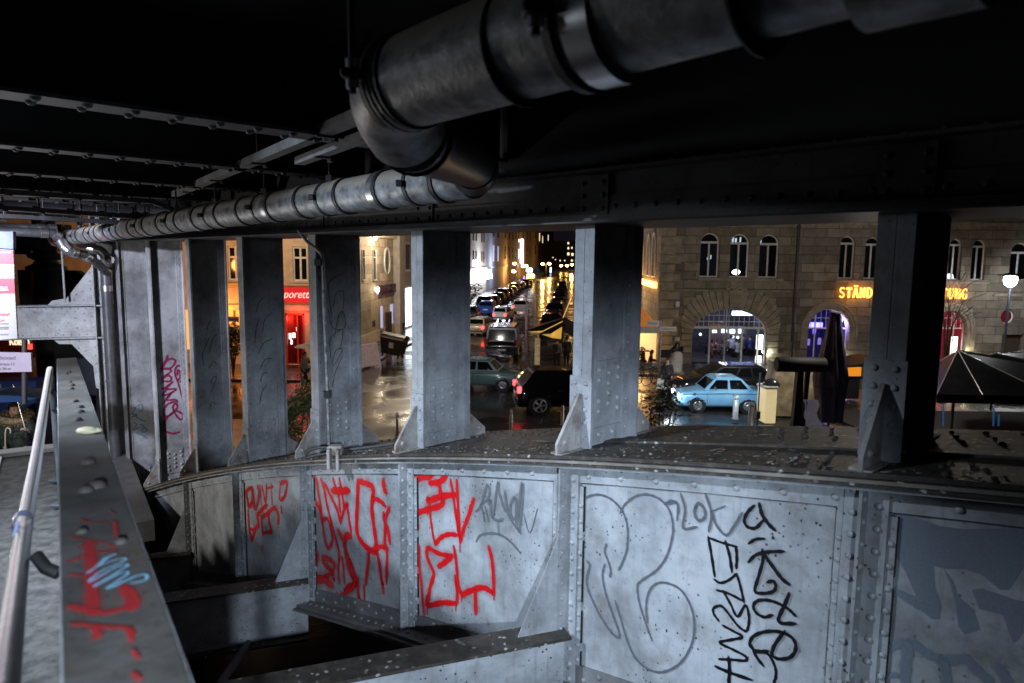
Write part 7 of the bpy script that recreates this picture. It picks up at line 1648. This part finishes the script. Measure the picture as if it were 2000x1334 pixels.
cn = thing('lit_counter', 'orange lit counter under a dark flat awning between parasol and column', 'counter', (*D(1664, 735, 30)[:2], .1)); k = 30 / F_PX; zt = D(1662, 726, 30)[2] - .1
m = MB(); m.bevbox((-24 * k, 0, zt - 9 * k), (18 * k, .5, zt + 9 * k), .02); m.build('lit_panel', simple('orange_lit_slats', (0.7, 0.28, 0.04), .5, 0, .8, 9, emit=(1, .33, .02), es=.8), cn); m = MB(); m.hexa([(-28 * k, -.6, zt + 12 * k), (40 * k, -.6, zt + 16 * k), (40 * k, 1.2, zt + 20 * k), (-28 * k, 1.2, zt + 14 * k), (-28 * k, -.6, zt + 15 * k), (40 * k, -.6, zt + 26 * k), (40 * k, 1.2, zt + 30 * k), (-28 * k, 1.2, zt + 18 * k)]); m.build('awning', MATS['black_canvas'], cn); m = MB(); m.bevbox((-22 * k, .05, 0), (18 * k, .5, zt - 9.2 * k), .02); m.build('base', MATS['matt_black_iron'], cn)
# big black square parasols at the right
def square_parasol(label, apex, dep, corners, legs=()):
    p = D(*apex, dep); t = thing('square_parasol', label, 'parasol', (p[0], dep, .1), 0, 'black parasols over the quay terrace'); o = np.array(t.location); ap = p - o
    Cn = [D(x, y, dep + dd) - o for x, y, dd in corners]; n = len(Cn)
    m = MB(); lo = [c - np.array([0, 0, .28]) for c in Cn]
    m.add([ap] + Cn, [(0, i + 1, (i + 1) % n + 1) for i in range(n)]); m.add(Cn + lo, [(i, (i + 1) % n, n + (i + 1) % n, n + i) for i in range(n)]); m.build('canopy', simple('shiny_black_canvas', (0.006, 0.006, 0.008), .45, 0, .4, 2, .15), t)
    m = MB()
    for c in Cn: m.tube([ap, c], .022, 6)
    m.build('rib', simple('wet_grey_rib', (0.3, 0.3, 0.32), .25, .5), t)
    m = MB(); m.tube([(ap[0], ap[1], 0), ap], .05, 8); m.build('pole', BLACKPL, t)
    for x, y0, y1 in legs: m = MB(); a = D(x, y1, dep - 1.5) - o; b = D(x + 1, y0, dep - 1.5) - o; m.tube([a, b], .025, 6); m.build('leg', simple('blue_lit_steel', (0.05, 0.16, 0.32), .3, .5, emit=(.1, .4, 1), es=.12), t)
simple('shiny_black_canvas', (0.006, 0.006, 0.008), .45, 0, .4, 2, .15).node_tree.nodes['Principled BSDF'].inputs['Specular IOR Level'].default_value = 0.12
square_parasol('nearest black square parasol sloping in front of the red lit arch', (1871, 684), 24, [(1920, 772, -2.2), (2060, 774, -2.2), (2060, 716, 2), (1880, 700, 2), (1826, 712, 1.5), (1830, 770, -2.2)][:], ((1940, 795, 832), (1950, 810, 832), (1842, 790, 832)))
square_parasol('black square parasol with a pale front rib at the lower right edge', (1945, 690), 28, [(1884, 718, -1.5), (2080, 718, -1.5), (2080, 684, 2), (1930, 693, 2)])
square_parasol('farthest black square parasol at the right edge below the door', (2030, 679), 33, [(1956, 697, -1), (2100, 700, -1), (2100, 686, 2), (1965, 690, 2)])
# red umbrella stand-like terrace chairs far left
for i, (px, py, dz, lab) in enumerate(((92, 735, 20.5, 'red lit cafe chair nearest the handrail end'), (62, 738, 20.0, 'red lit cafe chair left of the red post'), (186, 740, 20.5, 'red lit cafe chair seen between the portal and the pier'))):
    c = D(px, py, dz); t = thing('cafe_chair', lab, 'chair', (c[0], dz, c[2] - .9), R(30 * i), 'red lit chairs on the cafe terrace'); rm_ = simple('red_chair_plastic', (0.5, 0.05, 0.04), .4)
    m = MB(); m.bevbox((-.24, -.24, .43), (.24, .24, .47), .01); m.build('seat', rm_, t); m = MB(); m.hexa([(-.24, .22, .5), (.24, .22, .5), (.24, .26, .5), (-.24, .26, .5), (-.22, .32, .92), (.22, .32, .92), (.22, .36, .92), (-.22, .36, .92)]); m.build('backrest', rm_, t)
    for a in (-.2, .2):
        for b in (-.2, .2): m = MB(); m.tube([(a, b, 0), (a, b, .43)], .02, 6); m.build('leg', rm_, t)
    if True:
        m2 = MB(); m2.hexa([(-.9, -.9, -3), (.9, -.9, -3), (.9, .9, -3), (-.9, .9, -3), (-.9, -.9, -.002), (.9, -.9, -.002), (.9, .9, -.002), (-.9, .9, -.002)]); o = m2.build('terrace_floor', simple('dark_stair_stone', (0.12, 0.12, 0.12))); o.location = t.location; tag(o, kind='structure')
fr_ = thing('folded_parasol', 'closed red lit parasol on the cafe terrace above the handrail', 'parasol', D(101, 735, 20.8)); m = MB(); m.lathe([(.03, -.8), (.03, .3), (.14, .4), (.10, .8), (.05, 1.2), (.01, 1.35)], n=10); m.build('canopy', simple('red_parasol_cloth', (0.6, 0.05, 0.04), .6), fr_)
# ================================================================== PLANTS
def plant(name, label, catg, base, h, rad, mats, nleaf, leaf, seed, trunk=.0, crown_c=.6, blade=False, pot=False, sq=1.0):
    rnd_ = random.Random(seed); t = thing(name, label, catg, base); m = MB(); k = MB()
    limbs = []
    for i in range(9):
        a = 2 * math.pi * i / 9 + rnd_.random(); e = (rad * rnd_.uniform(.4, .85) * math.cos(a), rad * rnd_.uniform(.4, .85) * math.sin(a), h * rnd_.uniform(.65, .95))
        k.tube([(0, 0, 0), (e[0] * .25, e[1] * .25, h * max(trunk, .25)), e], .02, 5, rs=[.05 if trunk else .025, .03, .008]); limbs.append(e)
    cl = [(rnd_.gauss(0, rad * .5), rnd_.gauss(0, rad * .5), h * rnd_.uniform(trunk + .08, .95)) for _ in range(26)] + limbs
    for i in range(nleaf):
        c = rnd_.choice(cl); p = np.array([c[0] + rnd_.gauss(0, rad * .17), c[1] + rnd_.gauss(0, rad * .17), max(.05, c[2] + rnd_.gauss(0, h * .07))])
        a = rnd_.uniform(0, 6.28); d = np.array([math.cos(a), math.sin(a), rnd_.uniform(-.3, 1.1) if blade else rnd_.uniform(-.7, .5)]); d /= np.linalg.norm(d)
        s_ = np.cross(d, [rnd_.random(), rnd_.random(), 1.0]); s_ /= np.linalg.norm(s_); L = leaf * rnd_.uniform(.6, 1.3); W = L * (.24 if blade else .46)
        m.add([p, p + d * L * .5 + s_ * W * .5, p + d * L, p + d * L * .5 - s_ * W * .5], [(0, 1, 2, 3)], rnd_.randrange(len(mats)))
    m.build('foliage', mats, t, recalc=False); k.build('stem', simple('bark', (0.08, 0.06, 0.045), .8), t)
    return t
LF1, LF2, LF3 = simple('dark_leaf', (0.035, 0.055, 0.024), .4), simple('mid_leaf', (0.075, 0.105, 0.04), .4), simple('olive_leaf', (0.12, 0.12, 0.045), .4)
plant('oleander_bush', 'spiky dark green bush between two columns in front of the pub', 'bush', (*D(583, 860, 17)[:2], .1), D(583, 768, 17)[2] - .1, .62, [LF1, LF2, LF3], 5200, .17, 3, 0, blade=True)
plant('shrub', 'leggy dark shrub at the foot of the rust stained column', 'bush', (*D(1290, 840, 18)[:2], .1), D(1290, 752, 18)[2] - .1, .56, [LF1, LF2, simple('brown_leaf', (0.05, 0.035, 0.02), .5)], 2400, .11, 11)
plant('small_tree', 'small leafy tree lit orange in front of the pub', 'tree', (*D(457, 770, 34.5)[:2], .12), D(457, 636, 34.5)[2] - .1, .75, [LF2, LF3, simple('yellow_leaf', (0.16, 0.13, 0.03), .5)], 4200, .17, 5, .36)
bt = plant('bare_tree', 'nearly bare thin tree in front of the red lit arch', 'tree', (*D(1838, 800, 36)[:2], .12), 5.3, 1.1, [LF1], 60, .1, 8, .5)
m = MB(); rr_ = random.Random(4)
for i in range(60):
    a = rr_.uniform(0, 6.28); z = rr_.uniform(2.6, 5); r0 = rr_.uniform(.05, .5); r1 = r0 + rr_.uniform(.3, 1.0); m.tube([(r0 * math.cos(a), r0 * math.sin(a), z), (r1 * math.cos(a + .2), r1 * math.sin(a + .2), z + rr_.uniform(.1, .7)), (r1 * 1.2 * math.cos(a + .3), r1 * 1.2 * math.sin(a + .3), z + rr_.uniform(.2, .9))], .012, 4)
m.build('twigs', MATS['bark'], bt)
plant('shrub', 'dark potted greenery along the shop front under the white fascia', 'bush', (*D(918, 590, 92)[:2], .1), 2.6, 1.5, [LF1, LF2], 700, .4, 14)
# ================================================================== PEOPLE
def bake(name, verts, edges, rads, root, mat, parent, sub=1):
    me = bpy.data.meshes.new(name); me.from_pydata([tuple(map(float, v)) for v in verts], edges, []); o = bpy.data.objects.new(name, me); COL.objects.link(o)
    md = o.modifiers.new('s', 'SKIN'); md.use_smooth_shade = True
    for i, v in enumerate(me.skin_vertices[0].data): v.radius = rads[i] if isinstance(rads[i], tuple) else (rads[i], rads[i]); v.use_root = (i == root)
    if sub: sb = o.modifiers.new('u', 'SUBSURF'); sb.levels = sub; sb.render_levels = sub
    dg = bpy.context.evaluated_depsgraph_get(); nm = bpy.data.meshes.new_from_object(o.evaluated_get(dg)); bpy.data.objects.remove(o); bpy.data.meshes.remove(me)
    nm.materials.clear(); nm.materials.append(mat); nm.polygons.foreach_set('use_smooth', [True] * len(nm.polygons))
    o = bpy.data.objects.new(name, nm); COL.objects.link(o); o.parent = parent; return o
SKIN = simple('skin', (0.50, 0.32, 0.24), .5, 0, .05, 6)
def person(label, loc, rz, h=1.7, coat=(.03, .03, .035), trousers=(.03, .03, .04), hair=(.03, .02, .015), arms=None, legs=None, lean=0.0, coatlen=.80, hairlong=False, group=None, skirt=False, fingers=False, hat=None, sit=False, z_off=0.0):
    """faces -y at rz = 0; arms = ((elbow, wrist) right, (elbow, wrist) left) in unit-height coordinates"""
    t = thing('person', label, 'person', loc, rz, group); S = h / 1.72
    A = arms or (((-.25, .02, 1.13), (-.24, -.10, .88)), ((.25, .02, 1.13), (.24, -.10, .88)))
    Lg = legs or (((-.10, -.03, .49), (-.10, .02, .08), (-.10, -.14, .03)), ((.10, .0, .49), (.10, .05, .08), (.10, -.11, .03)))
    def T(p): return ((p[0]) * S, (p[1] - lean * max(0, p[2] - .9)) * S, (p[2] + z_off) * S)
    V = [(0, 0, .93), (0, .01, 1.12), (0, .0, 1.32), (0, .0, 1.45), (0, -.01, 1.53), (0, -.02, 1.61), (0, -.01, 1.69)]; Rr = [(.15, .12), (.135, .105), (.155, .11), (.065, .06), (.075, .08), (.082, .098), (.055, .065)]
    Ed = [(0, 1), (1, 2), (2, 3), (3, 4), (4, 5), (5, 6)]
    def addv(p, r, par_): V.append(p); Rr.append(r); Ed.append((par_, len(V) - 1)); return len(V) - 1
    hands = []
    for sg, (el, wr) in zip((-1, 1), A):
        s_ = addv((sg * .18, 0, 1.40), .062, 2); e = addv(el, .044, s_); w_ = addv(wr, .030, e); d = np.array(wr) - np.array(el); d /= np.linalg.norm(d)
        ha = np.array(wr) + d * .085; hnd = addv(tuple(ha), (.036, .020), w_); hands.append(ha)
        if fingers:
            side = np.cross(d, [0, 0, 1.0]); side /= np.linalg.norm(side) + 1e-9; cu = np.cross(side, d)
            for q, (off, ln) in enumerate(((-.030, .062), (-.010, .074), (.010, .070), (.028, .055))):
                k1 = ha + d * .035 + side * off; k2 = k1 + d * ln * .5 - cu * .012; k3 = k2 + d * ln * .25 - cu * .035
                i1 = addv(tuple(k1), .0095, hnd); i2 = addv(tuple(k2), .0085, i1); addv(tuple(k3), .0075, i2)
            k1 = ha - d * .02 - side * .042; i1 = addv(tuple(k1), .011, hnd); addv(tuple(k1 + d * .04 - cu * .03), .0085, i1)
    for sg, (kn, an, to) in zip((-1, 1), Lg):
        hp = addv((sg * .09, 0, .88), .085, 0); k = addv(kn, .058, hp); a = addv(an, .038, k); addv(to, (.036, .03), a)
    body = bake('body', [T(p) for p in V], Ed, [tuple(x * S for x in r) if isinstance(r, tuple) else r * S for r in Rr], 0, SKIN, t, 1)
    cm = simple('cloth_%d_%d_%d' % tuple(int(c * 255) for c in coat), coat, .75, 0, .3, 9, .3); tm = simple('cloth_%d_%d_%d' % tuple(int(c * 255) for c in trousers), trousers, .8, 0, .3, 9, .2); hm = simple('hair_%d_%d_%d' % tuple(int(c * 255) for c in hair), hair, .5, 0, .3, 20)
    V2 = [(0, 0, coatlen), (0, .0, 1.0), (0, .01, 1.16), (0, .0, 1.33), (0, .0, 1.44)]; R2 = [(.19, .15), (.175, .14), (.165, .13), (.185, .135), (.085, .08)]; E2 = [(0, 1), (1, 2), (2, 3), (3, 4)]
    for sg, (el, wr) in zip((-1, 1), A):
        V2.append((sg * .19, 0, 1.39)); R2.append(.082); E2.append((3, len(V2) - 1)); V2.append(el); R2.append(.064); E2.append((len(V2) - 2, len(V2) - 1)); V2.append(tuple(np.array(el) + (np.array(wr) - np.array(el)) * .97)); R2.append(.048); E2.append((len(V2) - 2, len(V2) - 1))
    bake('coat', [T(p) for p in V2], E2, [tuple(x * S for x in r) if isinstance(r, tuple) else r * S for r in R2], 1, cm, t, 1)
    V3 = [(0, 0, .93)]; R3 = [(.165, .13)]; E3 = []
    for sg, (kn, an, to) in zip((-1, 1), Lg):
        V3.append((sg * .09, 0, .86)); R3.append(.098); E3.append((0, len(V3) - 1)); V3.append(kn); R3.append(.070); E3.append((len(V3) - 2, len(V3) - 1)); V3.append(tuple(np.array(an) + np.array([0, 0, .03]))); R3.append(.052); E3.append((len(V3) - 2, len(V3) - 1))
    bake('trousers', [T(p) for p in V3], E3, [tuple(x * S for x in r) if isinstance(r, tuple) else r * S for r in R3], 0, tm, t, 1)
    for sg, (kn, an, to) in zip((-1, 1), Lg):
        a = np.array(an); b = np.array(to); m = MB(); m.tube([T(a + np.array([0, .05, -.03])), T(a + np.array([0, -.02, -.03])), T(b), T(b + (b - a) * .25)], .05 * S, 10, rs=[.035 * S, .052 * S, .045 * S, .025 * S]); m.build('shoe', simple('dark_shoe', (0.015, 0.013, 0.012), .4), t)
    m = MB(); hc = T((0, .012, 1.640)); m.ball(hc, .112 * S, 14, 0, (.90, 1.02, .95))
    if hairlong: m.ball(T((0, .06, 1.52)), .12 * S, 12, 0, (.9, .55, 1.35))
    # cut the face open: keep only what is behind the brow
    keep = []; 
    for f, mi_, s__ in zip(m.f, m.mi, m.sm):
        c = np.mean([m.v[i] for i in f], axis=0); keep.append(not (c[1] < hc[1] - .042 * S and c[2] < hc[2] + .045 * S))
    m.f = [f for f, k_ in zip(m.f, keep) if k_]; m.mi = [f for f, k_ in zip(m.mi, keep) if k_]; m.sm = [f for f, k_ in zip(m.sm, keep) if k_]
    m.build('hair', hm, t)
    m = MB(); fc = T((0, -.02, 1.60)); 
    m.ball((fc[0], fc[1] - .092 * S, fc[2] - .012 * S), .017 * S, 8, 0, (.8, 1.1, 1.3)); m.ball((fc[0] - .078 * S, fc[1] + .02 * S, fc[2]), .022 * S, 8, 0, (.4, .8, 1.3)); m.ball((fc[0] + .078 * S, fc[1] + .02 * S, fc[2]), .022 * S, 8, 0, (.4, .8, 1.3)); m.build('nose_and_ears', SKIN, t)
    m = MB()
    for sg in (-1, 1): m.ball((fc[0] + sg * .031 * S, fc[1] - .078 * S, fc[2] + .015 * S), .012 * S, 8, 0, (1.3, .6, .8)); m.ball((fc[0] + sg * .032 * S, fc[1] - .078 * S, fc[2] + .040 * S), .012 * S, 8, 0, (1.8, .6, .35))
    m.build('eyes', simple('dark_eye', (0.02, 0.012, 0.01), .3), t)
    m = MB(); m.ball((fc[0], fc[1] - .080 * S, fc[2] - .050 * S), .014 * S, 8, 0, (1.9, .6, .6)); m.build('mouth', simple('lip', (0.36, 0.12, 0.11), .5), t)
    return t, [np.array(T(p)) for p in hands], S
# woman under the navy umbrella
wl = D(37, 900, 11.0); base = (wl[0], wl[1], 2.4 - .33)
wz0 = EYE - (791 - 498) * 11.0 / F_PX - 1.72     # crown of the head falls on row 791
wm_, hh_, S_ = person('woman in a dark green padded coat with fur hood under a navy umbrella', (wl[0], wl[1], max(wz0, 1.9)), R(8), 1.70, (.018, .032, .026), (.015, .016, .02), (.015, .012, .012),
    arms=(((-.24, .03, 1.10), (-.06, -.24, 1.02)), ((.27, .02, 1.13), (.29, -.24, 1.30))), coatlen=.72, hairlong=True, fingers=True)
m = MB(); rr_ = random.Random(9)
for i in range(900):
    a = rr_.uniform(0, 6.28); R0_, r1 = .155, .062; b = rr_.uniform(0, 6.28); c = np.array([(R0_ + r1 * math.cos(b)) * math.cos(a) * 1.15, (R0_ + r1 * math.cos(b)) * math.sin(a) * .8 - .01, 1.47 + r1 * math.sin(b) * 1.1 + .03 * math.sin(a)]) * S_
    dv = np.array([math.cos(a) * math.cos(b), math.sin(a) * math.cos(b), math.sin(b)]) + np.array([rr_.gauss(0, .5) for _ in range(3)]); dv /= np.linalg.norm(dv); sd2 = np.cross(dv, [rr_.random(), rr_.random(), 1]); sd2 /= np.linalg.norm(sd2)
    m.add([c, c + dv * .028 + sd2 * .006, c + dv * .058, c + dv * .028 - sd2 * .006], [(0, 1, 2, 3)])
m.tube([np.array([.155 * math.cos(a) * 1.15, .155 * math.sin(a) * .8 - .01, 1.47 + .03 * math.sin(a)]) * S_ for a in frange(0, 2 * math.pi, 24)], .058 * S_, 10)
m.build('fur_collar', simple('brown_fur', (0.20, 0.15, 0.085), .9, 0, .5, 40), wm_, recalc=False)
m = MB()
for z in (.80, .92, 1.04, 1.16, 1.28): m.tube([(.178 * S_ * math.cos(a), .142 * S_ * math.sin(a), z * S_) for a in frange(0, 2 * math.pi, 24)], .007, 6)
m.build('quilting_seam', simple('coat_seam', (0.012, 0.02, 0.017), .7), wm_)
uh = np.array(wm_.location) + np.array(Matrix.Rotation(R(8), 3, 'Z') @ Vector(hh_[1]))
def umbrella(label, base, top, rad, col, tilt=(0, 0), n=8, group=None):
    t = thing('umbrella', label, 'umbrella', base); m = MB(); tp_ = np.array(top) - np.array(base); rows = []
    ax = Vector((tilt[0], tilt[1], 1)).normalized(); rot = Vector((0, 0, 1)).rotation_difference(ax).to_matrix(); vs = [tp_]; fs = []; rings = ((.35, -.03), (.7, -.11), (1, -.25))
    for q, (r_, z_) in enumerate(rings):
        for k in range(n * 2):
            a = math.pi * k / n; rr = rad * r_ * (1 if k % 2 == 0 else .955); vs.append(tp_ + np.array(rot @ Vector((rr * math.cos(a), rr * math.sin(a), z_ * rad * (1 if k % 2 == 0 else .94)))))
    N2 = n * 2
    for k in range(N2):
        fs.append((0, 1 + k, 1 + (k + 1) % N2))
        for q in range(2): fs.append((1 + q * N2 + k, 1 + (q + 1) * N2 + k, 1 + (q + 1) * N2 + (k + 1) % N2, 1 + q * N2 + (k + 1) % N2))
    m.add(vs, fs); m.build('canopy', simple('umbrella_%d_%d_%d' % tuple(int(c * 255) for c in col), col, .45, 0, .15, 3), t)
    m = MB(); m.tube([(0, 0, -.12), (0, 0, 0), tp_ + np.array([0, 0, .05])], .008, 8); m.build('shaft', STAINLESS, t)
    m = MB(); m.tube([(0, 0, -.14), (0, 0, .02)], .016, 8); m.build('handle', BLACKPL, t); return t
umbrella('navy umbrella held by the woman in the dark green coat', uh, uh + np.array([-.18, .05, .66]), .56, (.02, .045, .11))
ck = np.array(wm_.location) + np.array(Matrix.Rotation(R(8), 3, 'Z') @ Vector(hh_[0]))
cane = thing('folded_umbrella', 'closed green umbrella with a curved pale handle in the same woman\'s hand', 'umbrella', ck); m = MB(); m.tube(cat([(.03, -.05, .05), (.05, -.05, .30), (.08, -.05, .38), (.13, -.05, .36), (.13, -.05, .30)], 4), .011, 8); m.build('handle', simple('pale_handle', (0.5, 0.42, 0.34), .4), cane); m = MB(); m.tube([(.03, -.05, .05), (.12, -.06, -.05), (.30, -.08, -.28)], .013, 8, rs=[.02, .026, .006]); m.build('cloth', simple('green_umbrella_cloth', (0.05, 0.30, 0.14), .5), cane)
# pedestrians
p = gz(597, 757, .002); pw_, hd, s_ = person('pedestrian in a beige coat walking right under a grey umbrella', p, R(70), 1.68, (.30, .24, .18), (.02, .02, .03), arms=(((-.25, .02, 1.13), (-.24, -.10, .88)), ((.26, -.05, 1.15), (.20, -.22, 1.32))), legs=(((-.09, -.14, .50), (-.09, -.10, .08), (-.09, -.25, .04)), ((.09, .10, .50), (.09, .34, .12), (.09, .22, .04))))
u0 = np.array(p) + np.array(Matrix.Rotation(R(70), 3, 'Z') @ Vector(hd[1])); umbrella('grey umbrella of the pedestrian in front of the red pub entrance', u0, u0 + np.array([-.2, 0, .72]), .62, (.22, .25, .30))
for lab, px, py, rz, co, hs in (('person with a dark rucksack and pale coat hem under the yellow lit canopy', 1087, 722, 150, (.30, .26, .22), 1.74), ('taller person in black at the column edge under the canopy', 1106, 722, 200, (.02, .02, .022), 1.84)):
    g_ = gz(px, py, .11); q, hd, s_ = person(lab, g_, R(rz), hs, co, (.012, .012, .014), group='two people waiting under the canopy')
    m = MB(); m.bevbox((-.17, .12, 1.0), (.17, .30, 1.42), .05); m.build('rucksack', simple('black_rucksack', (0.012, 0.012, 0.014), .6), q)
g_ = gz(1302, 770, .002); q, hd, s_ = person('woman in dark clothes with a white bag crossing behind the shrub', g_, R(-30), 1.66, (.02, .02, .024), (.015, .015, .02), (.04, .02, .015), hairlong=True, legs=(((-.09, -.10, .50), (-.09, -.06, .08), (-.09, -.22, .04)), ((.09, .08, .50), (.09, .28, .10), (.09, .14, .04))))
bg_ = np.array(g_) + np.array(Matrix.Rotation(R(-30), 3, 'Z') @ Vector(hd[0])); t = thing('shopping_bag', 'white cloth shopping bag carried by the woman behind the shrub', 'bag', bg_ + np.array([0, 0, -.55])); m = MB(); m.hexa([(-.26, -.08, 0), (.26, -.08, 0), (.26, .08, 0), (-.26, .08, 0), (-.17, -.04, .5), (.17, -.04, .5), (.17, .04, .5), (-.17, .04, .5)]); m.build('sack', simple('white_bag_cloth', (0.6, 0.55, 0.46), .7, 0, .4, 9), t); m = MB(); m.tube([(-.1, 0, .5), (0, 0, .62), (.1, 0, .5)], .012, 6); m.build('strap', BLACKPL, t)
# bear statue in an apron
st0 = thing('chef_statue', 'dark standing figure statue in a long white apron beside the big arch', 'statue', gz(1320, 728, .11)); m = MB(); m.lathe([(.30, .1), (.34, .6), (.32, 1.0), (.26, 1.15), (.12, 1.22)], n=16); m.build('apron', simple('white_apron', (0.6, 0.56, 0.48), .7, 0, .2, 6), st0)
bake('body', [(0, 0, .9), (0, 0, 1.3), (0, -.05, 1.52), (0, -.06, 1.66), (-.28, -.05, 1.22), (-.5, -.12, 1.05), (.26, -.05, 1.2), (.25, -.2, 1.45)], [(0, 1), (1, 2), (2, 3), (1, 4), (4, 5), (1, 6), (6, 7)], [.26, .22, .14, .12, .13, .10, .11, .08], 0, simple('dark_statue_bronze', (0.02, 0.02, 0.022), .35), st0, 1)
m = MB(); m.bevbox((-.95, -.3, .85), (-.35, .0, 1.25), .05); m.build('tray', MATS['dark_statue_bronze'], st0); m = MB(); m.lathe([(.12, 1.74), (.14, 1.86), (.10, 1.92)], (0, -.05, 0), 12); m.build('hat', MATS['white_apron'], st0); m = MB(); m.bevbox((-.35, -.35, 0), (.35, .35, .1), .02); m.build('plinth', SAND2, st0)
# seated guests
SITL = (((-.12, -.38, .50), (-.12, -.36, .08), (-.12, -.5, .03)), ((.12, -.38, .50), (.12, -.36, .08), (.12, -.5, .03)))
def guest(label, px, py, dep, rz, coat, group, zf=.15, hairlong=False):
    q = D(px, py, dep); t, hd, s_ = person(label, (q[0], dep, q[2] - 1.33), R(rz), 1.7, coat, (.02, .02, .03), (.02, .015, .01), arms=(((-.26, -.10, 1.12), (-.16, -.34, 1.12)), ((.26, -.10, 1.12), (.16, -.34, 1.12))), legs=SITL, lean=.15, coatlen=.86, hairlong=hairlong, group=group, z_off=-.38)
    m = MB(); m.lathe([(.20, .40), (.20, .46)], (0, .02, 0), 12); m.tube([(0, .02, -.4), (0, .02, .40)], .03, 6)
    st_ = m.build('stool', simple('dark_stool', (0.03, 0.02, 0.018), .5)); st_.location = (q[0], dep, q[2] - 1.33); tag(st_, 'dark round stool under the ' + label.split(' seated')[0], 'stool', group + ' on stools')
    return t
GB = 'guests inside the bar'
for lab, px, py, dep, rz, co in (('guest in a rose top seated at the left pane of the big arch', 1389, 663, 42.4, 60, (.32, .14, .12)), ('guest in a tan top seated leaning at the second pane', 1399, 662, 42.8, -60, (.28, .16, .12)), ('guest in grey seated with back turned at the second pane', 1411, 664, 42.2, 10, (.14, .12, .15)),
    ('guest in a white shirt seated at the bar third pane', 1430, 655, 43.2, 185, (.5, .5, .55)), ('guest in pale grey seated nearest the third pane', 1441, 662, 42.4, 200, (.4, .4, .44)), ('guest in a dark top seated beside the third mullion', 1452, 653, 43.5, 170, (.06, .06, .10)), ('guest in a blue top seated at the fourth pane', 1467, 655, 43.2, 190, (.03, .05, .20))):
    guest(lab, px, py, dep, rz, co, GB)
for lab, px, py, dep, rz, co in (('dark haired diner seated left in the orange tent', 1257, 677, 39.4, -70, (.04, .03, .03)), ('diner with long hair seated right in the orange tent', 1270, 683, 39.2, 80, (.12, .06, .07))):
    guest(lab, px, py, dep, rz, co, 'diners in the orange tent', hairlong=True)
person('pedestrian standing on the pavement by the white lit shop', (*D(971, 575, 95)[:2], .11), R(160), 1.75, (.14, .08, .07), (.03, .03, .04))
person('cafe guest in an orange jacket beside the red terrace', (D(66, 700, 18.5)[0], 18.5, D(66, 693, 18.5)[2] - 1.72), R(40), 1.72, (.45, .16, .03), (.03, .02, .02))
random.seed(3)
